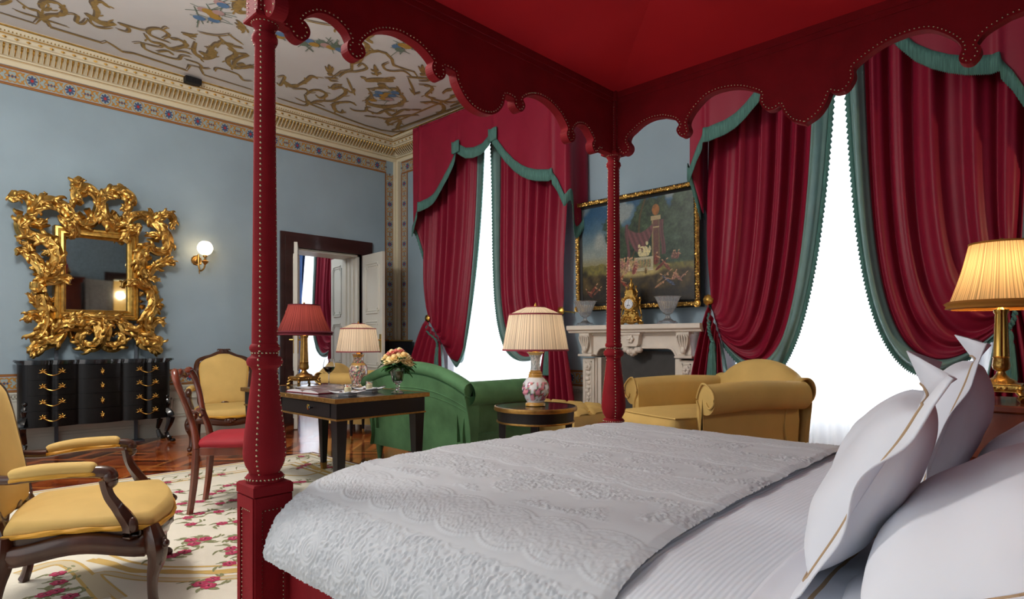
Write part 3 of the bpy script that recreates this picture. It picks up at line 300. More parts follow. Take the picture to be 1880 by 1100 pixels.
    def build(s, name, mats, parent=None, smooth=True, ang=38, loc=None, rz=0, thick=0, sub=0, bevel=0):
        me = bpy.data.meshes.new(name); me.from_pydata(s.v, [], s.f)
        mats = mats if isinstance(mats, (list, tuple)) else [mats]
        for q in mats: me.materials.append(q)
        me.polygons.foreach_set('material_index', s.mi)
        if smooth:
            me.polygons.foreach_set('use_smooth', [True]*len(me.polygons))
            if ang: me.set_sharp_from_angle(angle=math.radians(ang))
        me.validate(); me.update()
        o = bpy.data.objects.new(name, me); COL.objects.link(o)
        if parent is not None: o.parent = parent
        if loc: o.location = loc
        o.rotation_euler = (0, 0, rz)
        if bevel: q = o.modifiers.new('b', 'BEVEL'); q.width = bevel; q.segments = 2; q.limit_method = 'ANGLE'
        if thick: q = o.modifiers.new('t', 'SOLIDIFY'); q.thickness = thick
        if sub: q = o.modifiers.new('s', 'SUBSURF'); q.levels = sub; q.render_levels = sub
        return o
def struct(o): o['kind'] = 'structure'; return o
def resample(pts, step, closed=False):
    P = [Vector(p) for p in pts]
    if closed: P.append(P[0])
    out = [P[0].copy()]; acc = 0.
    for a, b in zip(P, P[1:]):
        L = (b-a).length
        if L < 1e-9: continue
        d = step-acc
        while d <= L: out.append(a+(b-a)*(d/L)); d += step
        acc = (L-(d-step))
    return out
def ribbon(mb, pts, w, f, m=None, taper=True, off=0.):
    """flat ribbon in 2D mapped by f(x,y,off)"""
    n = len(pts); vs = []; fs = []
    for i, (x, y) in enumerate(pts):
        x0, y0 = pts[max(0, i-1)]; x1, y1 = pts[min(n-1, i+1)]; dx, dy = x1-x0, y1-y0; L = math.hypot(dx, dy) or 1
        q = w*.5*((.45+.55*min(1, 4*i/max(1, n-1))*1) if taper else 1); q = q*(.45+.55*min(1, 4*(n-1-i)/max(1, n-1))) if taper else q
        vs += [f(x-dy/L*q, y+dx/L*q, off+i*1e-5), f(x+dy/L*q, y-dx/L*q, off+i*1e-5)]
    for i in range(n-1): fs.append((2*i, 2*i+1, 2*i+3, 2*i+2))
    mb.add(vs, fs, m)
DC = [0]
def disc2(mb, x, y, rx, ry, f, m, off=0., seg=14, a0=0.):
    DC[0] += 1; off += (DC[0] % 40)*1.2e-5
    ca, sa = math.cos(a0), math.sin(a0)
    vs = [f(x+rx*math.cos(2*PI*k/seg)*ca-ry*math.sin(2*PI*k/seg)*sa, y+rx*math.cos(2*PI*k/seg)*sa+ry*math.sin(2*PI*k/seg)*ca, off) for k in range(seg)]
    mb.add(vs, [tuple(range(seg))], m)
# ================================================================ ROOM
XB, YA, YH, XL, CZ, WT = 5.5, 7.8, -.5, -3.2, 4.12, .42
DX0, DX1, DZ = 3.84, 4.84, 2.36                      # doorway in the left wall
W1, W2 = (4.72, 6.42), (.66, 2.36)                    # window openings on the window wall
NW = (9.35, 10.95); YN = 12.4
mb = MB(); mb.box(XL, XB+.4, YH-.2, YN+.2, -.1, 0); struct(mb.build('floor', M['floor']))
mb = MB(); mb.box(XL, XB+.4, YH-.2, YN+.2, CZ, CZ+.1); ceiling = struct(mb.build('ceiling', M['ceil']))
mb = MB(); mb.box(XL, DX0, YA, YA+WT, 0, CZ); mb.box(DX1, XB, YA, YA+WT, 0, CZ); mb.box(DX0, DX1, YA, YA+WT, DZ, CZ)
struct(mb.build('wall_left', M['wall'], smooth=False))
mb = MB(); ys = [YH, W2[0], W2[1], W1[0], W1[1], NW[0], NW[1], YN]
for i in range(0, 8, 2): mb.box(XB, XB+WT, ys[i], ys[i+1], 0, CZ)
for a, b in (W2, W1, NW): mb.box(XB, XB+WT, a, b, 3.9, CZ)
struct(mb.build('wall_right', M['wall'], smooth=False))
# wall behind the bed head, with a doorway (seen only in the mirror)
mb = MB(); mb.box(XL, 4.5, YH-.2, YH, 0, CZ); mb.box(5.2, XB, YH-.2, YH, 0, CZ); mb.box(4.5, 5.2, YH-.2, YH, 2.5, CZ)
struct(mb.build('wall_back', M['wall'], smooth=False))
mb = MB(); mb.box(XL, XB+.4, YN, YN+.2, 0, CZ); mb.box(2.2, 2.4, YA+WT, YN, 0, CZ); struct(mb.build('wall_next_room', M['wall'], smooth=False))
# window joinery with panes
def window(n, y0, y1):
    mb = MB(); x0, x1 = XB+.22, XB+.28
    mb.box(x0, x1, y0, y0+.08, 0, 3.9); mb.box(x0, x1, y1-.08, y1, 0, 3.9); mb.box(x0, x1, y0+.08, y1-.08, 0, .5); mb.box(x0, x1, y0+.08, y1-.08, 3.82, 3.9)
    mb.box(x0, x1, y0+.08, y1-.08, 2.9, 2.98); ym = (y0+y1)/2; mb.box(x0, x1, ym-.05, ym+.05, .5, 3.82); mb.box(x0, x1, y0+.08, y1-.08, 1.7, 1.74)
    o = struct(mb.build('window_%d' % n, M['doorp'], smooth=False))
    g = MB(); g.box(x0+.02, x0+.026, y0+.08, y1-.08, .5, 3.82)
    gm = mat('window_pane', (255, 255, 255), .0, trans=1., ior=1.01)
    g.build('pane', gm, o)
window(1, *W1); window(2, *W2); window(3, *NW)

# painted frieze: band of medallions and gold scrolls
FM = [mat('frieze_ground', (150, 168, 170), .7), mat('frieze_brown', (128, 78, 40), .7), mat('frieze_gold', (176, 126, 52), .55), mat('frieze_blue', (64, 80, 116), .7), mat('frieze_red', (170, 44, 44), .7), mat('frieze_rose', (170, 140, 134), .7)]
def frieze(L, H, f, name, per=.315, parent=None, ends=True):
    mb = MB()
    q = lambda x0, x1, y0, y1, off, m: mb.add([f(x0, y0, off), f(x1, y0, off), f(x1, y1, off), f(x0, y1, off)], [(0, 1, 2, 3)], m)
    q(0, L, 0, H, .003, 0)
    for y0, y1, m in ((0, H*.13, 1), (H*.87, H, 1), (H*.045, H*.07, 2), (H*.93, H*.955, 2), (H*.13, H*.155, 5), (H*.845, H*.87, 5)): q(0, L, y0, y1, .004+.001*(m == 2), m)
    n = max(1, round(L/per)); p = L/n; r = H*.365; c = H*.5
    for i in range(n):
        x = (i+.5)*p
        disc2(mb, x, c, r*.82, r, f, 2, .0045, 20); disc2(mb, x, c, r*.68, r*.86, f, 0, .005, 20)
        for k in range(8): a = k*PI/4; disc2(mb, x+r*.38*math.cos(a), c+r*.45*math.sin(a), r*.3, r*.15, f, 3, .0055, 8, a)
        disc2(mb, x, c, r*.2, r*.24, f, 4, .006, 10)
        for sx in (-1, 1):
            for sy in (-1, 1):
                g = lambda u, v: (x+sx*u*p, c+sy*v*H)
                ribbon(mb, smoothlist([g(.20, .04), g(.27, .27), g(.36, .22), g(.40, .06), g(.46, .0), g(.5, .10)], 5), H*.085, f, 2, True, .005)
                ribbon(mb, smoothlist([g(.30, .02), g(.36, .10), g(.42, .28), g(.5, .24)], 5), H*.07, f, 2, True, .0055)
                ribbon(mb, smoothlist([g(.19, .29), g(.25, .2), g(.24, .12)], 4), H*.10, f, 2, True, .005)
            disc2(mb, x+sx*p*.5, c, H*.07, H*.07, f, 3, .0058, 4); 
            disc2(mb, x+sx*p*.42, c, H*.05, H*.08, f, 3, .0058, 4)
    return mb.build(name, FM, parent, smooth=False)
BZ0, BZ1 = 3.645, 3.835
t = frieze(XB-.2-XL, .19, lambda a, b, o: (XL+a, YA-o, BZ0+b), 'trim_1'); struct(t)
t = frieze(BZ1-.19-.6, .17, lambda a, b, o: (XB-.22+b, YA-o, .6+a), 'trim_2'); struct(t)
t = frieze(BZ1-.19-.6, .17, lambda a, b, o: (XB-o, YA-.05-b-.06, .6+a), 'trim_3'); struct(t)
t = frieze(YA-.12-YH, .19, lambda a, b, o: (XB-o, YH+a, BZ0+b), 'trim_4'); struct(t)
DADO = [(XL, 3.62), (5.02, XB-.0)]
for k, (a0, a1) in enumerate(DADO):
    t = frieze(a1-a0, .185, lambda a, b, o: (a0+a, YA-o, .59+b), 'trim_%d' % (5+k)); struct(t)
for k, (a0, a1) in enumerate([(YH, .5), (2.55, 4.55), (6.6, YA)]):
    t = frieze(a1-a0, .185, lambda a, b, o: (XB-o, a0+a, .59+b), 'trim_%d' % (7+k), per=.315); struct(t)
# corner pilaster strip (cream) between the vertical bands
mb = MB(); mb.box(XB-.05, XB, YA-.1, YA, .6, 3.84); mb.box(XB-.07, XB-.05, YA-.05, YA, .6, 3.84); struct(mb.build('trim_10', M['cream'], smooth=False))

# cream dado panelling and baseboards
def dado(name, a0, a1, f, n):
    """f(a, depth, z): a along wall, depth out from wall"""
    mb = MB()
    bx = lambda x0, x1, d, z0, z1, d0=0: mb.prism([(x0, z0), (x1, z0), (x1, z1), (x0, z1)], lambda a, b, t: f(a, t, b), d0, d)
    bx(a0, a1, .012, 0, .59); bx(a0, a1, .03, 0, .13); bx(a0, a1, .022, .13, .16); bx(a0, a1, .03, .555, .59); bx(a0, a1, .04, .57, .582)
    bx(a0, a1, .02, .50, .512)
    st = resample([(a0, 0, 0), (a1, 0, 0)], .028)
    for p in st: bx(p.x, p.x+.014, .036, .535, .553)
    w = (a1-a0)/n
    for i in range(n):
        x0, x1 = a0+i*w+.07, a0+(i+1)*w-.07
        for (u0, u1, v0, v1) in ((x0, x1, .22, .235), (x0, x1, .43, .445), (x0, x0+.015, .22, .445), (x1-.015, x1, .22, .445)): bx(u0, u1, .026, v0, v1)
        for (u0, u1, v0, v1) in ((x0+.03, x1-.03, .25, .258), (x0+.03, x1-.03, .41, .418), (x0+.03, x0+.038, .25, .418), (x1-.038, x1-.03, .25, .418)): bx(u0, u1, .02, v0, v1)
    return struct(mb.build(name, M['wallw'], smooth=False))
fl = lambda a, d, z: (a, YA-d, z)
fr_ = lambda a, d, z: (XB-d, a, z)
dado('baseboard_left', XL, 3.62, fl, 5); dado('baseboard_left_end', 5.02, XB, fl, 1)
dado('baseboard_right', 6.6, YA, fr_, 1); dado('baseboard_right_middle', 2.45, 4.6, fr_, 2); dado('baseboard_right_end', YH, .55, fr_, 1)

# cornice
def cornice(name, a0, a1, f, mitre):
    """f(a, depth, z). mitre: +1 if the end a1 meets the corner (shorten by depth)"""
    prof = [(.0, 3.84), (.012, 3.84), (.012, 3.885), (.03, 3.895), (.05, 3.895), (.05, 3.91), (.075, 3.915), (.14, 3.99), (.16, 4.0), (.19, 4.0), (.19, 4.012), (.215, 4.02), (.235, 4.045), (.25, 4.05), (.25, 4.062), (.27, 4.07), (.3, 4.1), (.31, 4.1), (.31, 4.12), (0, 4.12)]
    mb = MB(); n = len(prof); vs = []
    for d, z in prof: vs.append(f(a0, d, z))
    for d, z in prof: vs.append(f(a1-d*mitre, d, z))
    mb.add(vs, [tuple(range(n)), tuple(range(2*n-1, n-1, -1))]+[(i, n+i, n+(i+1) % n, (i+1) % n) for i in range(n)], 0)
    # gold fillets
    for d, z0, z1 in ((.032, 3.893, 3.899), (.254, 4.050, 4.060), (.314, 4.1, 4.114)):
        vs = [f(a0, d, z0), f(a0, d, z1), f(a0, d-.02, z1), f(a0, d-.02, z0)]+[f(a1-d*mitre, d, z0), f(a1-d*mitre, d, z1), f(a1-(d-.02)*mitre, d-.02, z1), f(a1-(d-.02)*mitre, d-.02, z0)]
        mb.add(vs, [(0, 1, 2, 3), (7, 6, 5, 4), (0, 4, 5, 1), (1, 5, 6, 2), (2, 6, 7, 3), (3, 7, 4, 0)], 1)
    # flutes (corbel leaves): cream blocks carrying a gold husk
    P = .046; k = int((a1-a0-.2)/P)
    for i in range(k):
        a = a1-.16*mitre-(i+.5)*P
        w_ = .0135
        vs = []
        for (d, z) in ((.052, 3.912), (.075, 3.906), (.158, 3.975), (.165, 3.995), (.14, 3.996)): vs.append(f(a-w_, d+.012, z)); 
        m_ = len(vs)
        for (d, z) in ((.052, 3.912), (.075, 3.906), (.158, 3.975), (.165, 3.995), (.14, 3.996)): vs.append(f(a+w_, d+.012, z))
        mb.add(vs, [tuple(range(m_)), tuple(range(2*m_-1, m_-1, -1))]+[(q, m_+q, m_+(q+1) % m_, (q+1) % m_) for q in range(m_)], 0)
        # gold drop
        for (d0, z0, d1, z1, hw) in ((.095, 3.905, .15, 3.948, .006), (.15, 3.948, .176, 3.972, .010), (.176, 3.972, .182, 3.99, .011)):
            mb.add([f(a-hw*.8, d0+.006, z0), f(a+hw*.8, d0+.006, z0), f(a+hw, d1+.006, z1), f(a-hw, d1+.006, z1), f(a, (d0+d1)/2+.018, (z0+z1)/2-.004)], [(0, 1, 4), (1, 2, 4), (2, 3, 4), (3, 0, 4)], 1)
        if i % 2 == 0:
            vs = []
            for qx, qz, qd in ((0, 0, .012), (-.022, 0, 0), (0, -.014, 0), (.022, 0, 0), (0, .014, 0)): vs.append(f(a+qx, .228+qd, 4.032+qz+ .4*qd))
            mb.add(vs, [(0, 1, 2), (0, 2, 3), (0, 3, 4), (0, 4, 1)], 1)
    for i in range(int((a1-a0)/.03)):   # bead row
        a = a1-.27*mitre-(i+.5)*.03
        mb.add([f(a-.008, .262, 4.068), f(a+.008, .262, 4.068), f(a+.008, .278, 4.082), f(a-.008, .278, 4.082), f(a, .28, 4.068)], [(0, 1, 4), (1, 2, 4), (2, 3, 4), (3, 0, 4)], 2)
    return struct(mb.build(name, [M['cream'], M['goldleaf'], M['gpaint']], smooth=False))
cornice('trim_11', XL, XB, fl, 1)
cornice('trim_12', YH, YA, fr_, 1)

# painted ceiling ornament
mb = MB(); fc = lambda x, y, o: (x, y, CZ-.002-o)
def curl(x, y, r, a, sgn, w, m=0, off=.001):
    pts = []
    for i in range(16):
        t = i/15; rr = r*(1-.8*t); an = a+sgn*t*4.6
        pts.append((x+rr*math.cos(an), y+rr*math.sin(an)))
    ribbon(mb, pts, w, fc, m, True, off)
for wd, pts in BAKED['ceil']+[(w_, [(1.1-x, y) for x, y in p_]) for w_, p_ in BAKED['ceil']]:
    if len(pts) < 2 or math.dist(pts[0], pts[-1]) < 1e-4 and len(pts) < 3: continue
    sm = smoothlist(pts, 5) if wd != 3 or len(pts) < 9 else [tuple(p) for p in pts]
    ribbon(mb, [(x-.022, y-.018) for x, y in sm], wd*.0100, fc, 1, True, .0)  # drop shadow of each gold stroke, painted in umber
    ribbon(mb, sm, wd*.0105, fc, 0, True, .0012)
    if wd >= 3.5:
        for i in range(3, len(sm)-2, 3):   # leaves budding from the scrolls
            dx, dy = sm[i+1][0]-sm[i-1][0], sm[i+1][1]-sm[i-1][1]; L = math.hypot(dx, dy) or 1; s = 1 if (i//3) % 2 else -1
            nx, ny = -dy/L*s, dx/L*s; r = .03+.009*wd*rnd.random()
            p = sm[i]; ribbon(mb, smoothlist([p, (p[0]+nx*r*.6+dx/L*r*.4, p[1]+ny*r*.6+dy/L*r*.4), (p[0]+nx*r+dx/L*r*1.2, p[1]+ny*r+dy/L*r*1.2)], 4), .02, fc, 0, True, .0018)
# straight painted borders round the room
for pts, wd in (([(XL, YA-.62), (XL+.1, YA-.62)], .02), ([(XB-.6, YA-.62), (XB-.6, YH)], .035), ([(XL, YA-.52), (-1, YA-.52)], .03)):
    ribbon(mb, pts, wd, fc, 0, False, .0008)
for (x, y, k) in BAKED['ceilfl']:
    for j in range(5):
        a = rnd.random()*6.28; d = .05+.16*rnd.random()
        ribbon(mb, [(x+math.cos(a)*.02, y+math.sin(a)*.02), (x+math.cos(a)*d, y+math.sin(a)*d)], .02, fc, 3, True, .0024+.0005*j)
    disc2(mb, x, y, .055, .045, fc, {0: 3, 1: 4, 2: 5, 3: 6, 4: 5}[k], .006, 9)
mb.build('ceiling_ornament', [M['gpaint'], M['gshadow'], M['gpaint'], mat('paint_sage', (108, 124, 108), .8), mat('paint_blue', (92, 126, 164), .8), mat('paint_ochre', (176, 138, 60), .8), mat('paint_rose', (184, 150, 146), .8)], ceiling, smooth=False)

# ---------------------------------------------------------------- doorway
def mould_frame(mb, x0, x1, z1, y0, wd, dep):
    for k, (w_, d_) in enumerate(((wd, dep*.5), (wd*.72, dep*.8), (wd*.3, dep))):
        mb.box(x0-w_, x0, y0-d_, y0, 0, z1+w_); mb.box(x1, x1+w_, y0-d_, y0, 0, z1+w_); mb.box(x0, x1, y0-d_, y0, z1, z1+w_)
mb = MB(); mould_frame(mb, DX0, DX1, DZ, YA, .2, .07); dfr = struct(mb.build('door_1', M['dframe'], smooth=False))
mb = MB(); mb.box(DX0, DX0+.03, YA, YA+WT, 0, DZ); mb.box(DX1-.03, DX1, YA, YA+WT, 0, DZ); mb.box(DX0, DX1, YA, YA+WT, DZ-.03, DZ)
for q in (.1, .2, .3): mb.box(DX1-.045, DX1, YA+q, YA+q+.05, 0, DZ); mb.box(DX0, DX0+.045, YA+q, YA+q+.05, 0, DZ)
mb.build('door_lining', M['doorp'], dfr, smooth=False)
def leaf(name, loc, rz, wd, ht, label, parent=None, handle=True):
    """door leaf from hinge along local +x, thickness in y"""
    mb = MB(); mb.box(0, wd, -.02, .02, .01, ht)
    zs = [(.14, .62), (.74, 1.38), (1.5, ht-.14)]
    for z0, z1 in zs:
        for s in (-1, 1):
            for (i, d) in ((0, .014), (.035, .008)):
                x0, x1, a, b = .09+i, wd-.09-i, z0+i, z1-i; c_ = .035
                pts = [(x0+c_, a), (x1-c_, a), (x1-c_, a+c_), (x1, a+c_), (x1, b-c_), (x1-c_, b-c_), (x1-c_, b), (x0+c_, b), (x0+c_, b-c_), (x0, b-c_), (x0, a+c_), (x0+c_, a+c_)]
                mb.tube([(p[0], s*.022, p[1]) for p in pts], d, 6, up=(0, 1, 0), closed=True)
    o = mb.build(name, M['doorp'], parent, smooth=True, ang=30, loc=loc, rz=rz)
    if handle:
        h = MB(); h.box(wd-.07, wd-.03, -.03, .03, .95, 1.2); h.tube([(wd-.05, -.03, 1.12), (wd-.05, -.07, 1.12), (wd-.14, -.075, 1.12)], .009, 8); h.tube([(wd-.05, .03, 1.12), (wd-.05, .07, 1.12), (wd-.14, .075, 1.12)], .009, 8)
        h.build('handle', M['brass'], o)
    return o
a = math.atan2(7.14-7.72, 4.78-4.84)
o = leaf('door_leaf', (4.85, 7.70, 0), a, .60, DZ-.02, ''); tag(o, 'white panelled door leaf swung open on the right of the doorway', 'door')
o = leaf('door_leaf', (3.83, 7.70, 0), math.radians(-118), .55, DZ-.02, ''); tag(o, 'white panelled door leaf with brass handle, left of the doorway beside the rose lampshade', 'door')
o = leaf('shutter', (5.14, 9.10, 0), math.atan2(8.57-9.1, 5.06-5.14), .53, 2.44, '', handle=False); tag(o, 'pale panelled shutter in the room beyond the doorway', 'shutter')
# doorway and door seen in the mirror
mb = MB(); 
for w_, d_ in ((.17, .03), (.09, .06)): mb.box(4.5-w_, 4.5, YH, YH+d_, 0, 2.5+w_); mb.box(5.2, 5.2+w_, YH, YH+d_, 0, 2.5+w_); mb.box(4.5, 5.2, YH, YH+d_, 2.5, 2.5+w_)
struct(mb.build('door_2', M['dframe'], smooth=False))
mb = MB(); mb.box(4.3, 5.5, YH-1.6, YH-1.55, 0, 3); struct(mb.build('wall_passage', mat('warm_passage', (216, 170, 96), .7)))
o = leaf('door_leaf', (4.46, -.4, 0), math.radians(165), .6, 2.46, ''); tag(o, 'white panelled door leaf reflected in the gilt mirror', 'door')
point('passage_light', (4.9, -1.2, 2.2), 26, (1, .78, .45))
# fixture added out of view to carry the overhead fill
chd = empty('added_fixture', (.35, 4.0, 3.55), 0, 'added brass fixture under the painted ceiling, out of view, for the fill light', 'added_fixture')
mb = MB(); mb.tube([(0, 0, .0), (0, 0, .56)], .012, 8); mb.lathe([(.02, -.1), (.06, -.04), (.03, .02), (.05, .08), (.015, .14)], seg=16)
for k in range(8):
    a = k*PI/4; mb.tube(smoothlist([(.02*math.cos(a), .02*math.sin(a), 0), (.2*math.cos(a), .2*math.sin(a), -.08), (.38*math.cos(a), .38*math.sin(a), .04)], 5), .009, 6); mb.lathe([(.01, .04), (.03, .05), (.012, .06), (.010, .14)], c=(.38*math.cos(a), .38*math.sin(a), 0), seg=10)
mb.build('fixture_frame', M['brass'], chd)
# switches, sensor
for nm, x, z, lb in (('thermostat', 5.16, 2.36, 'small white wall sensor box high beside the doorway'), ('light_switch', 5.16, 1.50, 'small white light switch panel right of the open door')):
    mb = MB(); mb.box(-.05, .05, -.015, 0, -.06, .06, bev=.004); mb.box(-.03, .03, -.018, -.0151, -.03, .035, 1)
    tag(mb.build(nm, [M['doorp'], M['black2']], loc=(x, YA-.002, z)), lb, 'switch')
mb = MB(); mb.box(-.085, .085, -.04, .04, -.035, .035, bev=.006)
for k in range(6): mb.box(-.07+k*.025, -.062+k*.025, -.043, -.04, -.025, .025)
tag(mb.build('speaker', M['black2'], loc=(2.45, 7.44, 4.065)), 'small black speaker box above the cornice', 'speaker')
# ================================================================ CURTAINS
def bez(p0, p1, p2, p3, t):
    u = 1-t; return tuple(u**3*a+3*u*u*t*b+3*u*t*t*c+t**3*d for a, b, c, d in zip(p0, p1, p2, p3))
def curtain(cy, sg, half, tie_s, tie_z, label, ztop=3.85, xw=5.34, ms=None, band=None, seed=0, top_in=.02, sag=1.0, cord=True, group=None, folds=6, tail_out=.2):
    """one draped panel of a window centred at cy; sg=+1 towards +Y. s is the distance from the centre."""
    ms = ms or M['satin']; band = band or M['teal']
    root = empty('curtain', (xw, cy+sg*half*.8, 0), 0, label, 'curtain', group)
    ox, oy = xw, cy+sg*half*.8
    NU, NV = 132, 64
    def col_pt(u, t):
        # u: 0 inner edge .. 1 outer edge ; t 0..1 from the top to the tie
        s0 = top_in+u*(half-top_in); zt = ztop
        k = u**1.15
        p1 = (top_in+.10+k*(half-top_in-.12), 2.0+.3*k); p2 = ((tie_s*.17)*(1-k)+k*(half-.04), (.35-.17*sag)*(1-k)+k*(tie_z+.62))
        kk = u**1.4; tie = (tie_s-.02+(half-.05-tie_s)*kk, tie_z-.02+.34*kk)
        if u < 1: pass
        return bez((s0, zt), p1, p2, tie, t)
    def fold(u, t):
        ph = u*folds*2*PI+1.6*math.sin(u*7+seed)+.5*math.sin(t*3+u*5+seed)
        w_ = math.sin(ph)+.30*math.sin(2*ph+1.3*u*7+seed)
        return w_
    def f(u, t):
        s, z = col_pt(u, t)
        g = (1-t**3)*.6+.4*(1-t)                     # amplitude falls towards the tie
        amp = .055*(1-.55*t)*min(1, (1-t)*5+.15)
        x = -amp*fold(u, t)-.16*math.sin(PI*min(1, t*1.02))**2*(1-.45*u)*(t**.8)-.05*t
        # cross creases in the bag near the tie
        bag = max(0, t-.62)/.38
        x += -.045*math.sin(u*24+bag*3+seed)*math.sin(PI*bag)*(1-u)*.9
        z += .018*math.sin(u*31+seed)*math.sin(PI*bag)*(1-u)
        s += .012*math.sin(u*40+seed*2)*bag*(1-bag)*2
        return (x, sg*s, z)
    L = lambda p: (p[0], cy+p[1]-oy, p[2])
    mb = MB(); mb.grid(NU, NV, lambda u, v: L(f(.11+u*.89, v))); mb.build('drape', ms, root, ang=0, thick=.004)
    mb = MB(); mb.grid(10, NV, lambda u, v: L(f(u*.111, v)))
    mb.build('border', band, root, ang=0, thick=.005)
    # fringe along the inner edge
    mb = MB(); n = 230
    ed = [f(0, i/n) for i in range(n+1)]
    vs = []; fs = []
    for i, p in enumerate(ed):
        q = f(.05, i/n); d = Vector((0, p[1]-q[1], p[2]-q[2])); d.normalize(); d = (d+Vector((0, 0, -.35))).normalized()
        ln = .05 if i % 2 else .034
        vs += [L(p), L((p[0]-.004*(i % 2), p[1]+d.y*ln, p[2]+d.z*ln))]
    for i in range(n): fs.append((2*i, 2*i+1, 2*i+3, 2*i+2))
    mb.add(vs, fs); mb.build('fringe', M['fringe'] if band is M['teal'] else band, root, ang=0, thick=.003)
    # tail below the tie
    def ft(u, t):
        e = t**.75
        kk = u**1.4; s = (tie_s-.02+(half-.05-tie_s)*kk)*(1-e)+((tie_s-.20)+u*(half+tail_out-tie_s+.20))*e
        z = (tie_z-.01+.34*kk)*(1-t)+.02*t
        amp = .016+.05*t**.6
        return (-.10-.04*t-amp*math.sin(u*6*2*PI+seed+.5*math.sin(u*7)), sg*s, z)
    mb = MB(); mb.grid(90, 26, lambda u, v: L(ft(.07+.93*u, v))); mb.build('tail', ms, root, ang=0, thick=.004)
    mb = MB(); mb.grid(8, 26, lambda u, v: L(ft(.07*u, v))); mb.build('border', band, root, ang=0, thick=.004)
    if cord:
        mb = MB(); hy, hz = half-.06, tie_z+.36
        pa = smoothlist([(-.02, sg*hy, hz), (-.10, sg*(hy-.02), hz-.16), (-.13, sg*(tie_s+.06), tie_z+.06), (-.14, sg*(tie_s+.02), tie_z-.03)], 10)
        pb = [(p[0]+.006, p[1], p[2]) for p in pa]
        for k in (0, PI):
            pts = [L((p[0]+.009*math.cos(i*1.1+k), p[1]+.009*math.sin(i*1.1+k), p[2])) for i, p in enumerate(pa)]
            mb.tube(pts, .011, 6)
        loop0 = [L((-.06+.11*math.cos(a), sg*(tie_s+.01)+.055*math.sin(a), tie_z-.01+.02*math.sin(a+1))) for a in [2*PI*i/18 for i in range(18)]]
        
        mb.build('tieback_cord', M['fringe'], root)
        mb = MB(); c = L((-.03, sg*hy, hz))
        mb.T = Matrix.Translation(c) @ Matrix.Rotation(-PI/2, 4, 'Y'); mb.lathe([(.012, 0), (.014, .03), (.045, .035), (.05, .045), (.04, .055), (.02, .062), (.006, .07)], seg=18, flute=9, fa=.05)
        mb.T = None; mb.tube([c, (c[0]+.19, c[1]+sg*.02, c[2]-.01)], .008, 6)
        mb.build('holdback', M['goldleaf'], root)
        mb = MB(); tz = tie_z-.1
        tp = L((-.13, sg*(tie_s+.03), tz))
        mb.lathe([(.012, .08), (.022, .06), (.03, .03), (.026, 0), (.034, -.03), (.05, -.22), (.052, -.26), (.0, -.26)], c=tp, seg=18, flute=9, fa=.06); mb.build('tassel', M['fringe'], root)
    return root
PEL = [(0, 3.43), (.1, 3.45), (.2, 3.52), (.25, 3.56), (.255, 3.52), (.3, 3.42), (.38, 3.27), (.47, 3.14), (.56, 3.05), (.64, 2.99), (.72, 2.95), (.84, 2.92), (.875, 2.92), (.88, 2.87), (.93, 2.78), (1., 2.6)]
def pelz(q):
    q = abs(q)
    for (a, za), (b, zb) in zip(PEL, PEL[1:]):
        if q <= b: return za+(zb-za)*(q-a)/max(1e-6, b-a)
    return PEL[-1][1]
def pelmet(cy, hl, hr, label, ztop=4.04, xp=5.1):
    """box pelmet with a shaped lower edge; hl towards +Y, hr towards -Y"""
    root = empty('pelmet', (xp, cy, 0), 0, label, 'pelmet')
    def pt(a, v, off=0.):
        # a in -1.25..1.25 runs along the front, |a|>1 is the return to the wall
        h = hl if a > 0 else hr; q = min(1, abs(a)); sgn = 1 if a > 0 else -1
        zb = pelz(q) if abs(a) <= 1 else 2.6-.35*(abs(a)-1)/.25+.12*math.sin((abs(a)-1)/.25*9)
        ret = max(0, abs(a)-1)/.25
        wob = .012*math.sin(a*17)*(v)+.02*v*math.exp(-((abs(a)-.25)/.03)**2)+.018*math.exp(-((abs(a)-.865)/.02)**2)
        x = ret*.38-wob-off; y = sgn*h*q+sgn*(.03*math.sin(ret*9)*v if ret else 0)+sgn*off*(1 if ret else 0)
        return (x, y, ztop+(zb-ztop)*v)
    A = 1.25; mb = MB(); mb.grid(260, 18, lambda u, v: pt(-A+2*A*u, v)); mb.build('valance', M['satin'], root, ang=0, thick=.006)
    mb = MB(); n = 520; vs = []; fs = []
    for i in range(n+1):
        a = -A+2*A*i/n; p = pt(a, 1, .012)
        vs += [(p[0], p[1], p[2]+.075), (p[0]-.006, p[1], p[2]+.03), (p[0]-.004-.004*(i % 2), p[1], p[2]-(.062 if i % 2 else .05))]
    for i in range(n):
        for k in (0, 1): fs.append((3*i+k, 3*i+k+1, 3*i+k+4, 3*i+k+3))
    mb.add(vs, fs); mb.build('fringe', M['fringe'], root, ang=0, thick=.004)
    for s in (-1, 1):   # small folded bows
        mb = MB(); h = hl if s > 0 else hr; y = s*h*.25; z = 3.56
        mb.T = Matrix.Translation((-.03, y, z))
        mb.grid(16, 4, lambda u, v: (-.03*math.sin(PI*u)-.01, (u-.5)*.15, .08-.15*v+.012*math.cos(u*6)), None)
        mb.build('bow', M['fringe'], root, ang=0, thick=.008)
    mb = MB(); mb.box(0, .38, -hr, hl, ztop-.03, ztop); mb.build('pelmet_board', M['satin'], root)
    return root
pelmet(5.60, 1.26, 1.46, 'crimson satin pelmet with teal fringe above the window left of the fireplace')
pelmet(1.50, 1.20, 1.16, 'crimson satin pelmet with teal fringe above the window right of the fireplace', ztop=4.0)
curtain(5.57, 1, 1.24, .86, 1.06, 'crimson curtain with teal border tied back at the corner beside the white panelled door', seed=1.2, top_in=.08, sag=1.5, tail_out=.5)
curtain(5.57, -1, 1.28, 1.04, 1.08, 'crimson curtain tied back beside the left end of the mantelpiece', seed=2.9, top_in=.05, sag=.4, tail_out=.25)
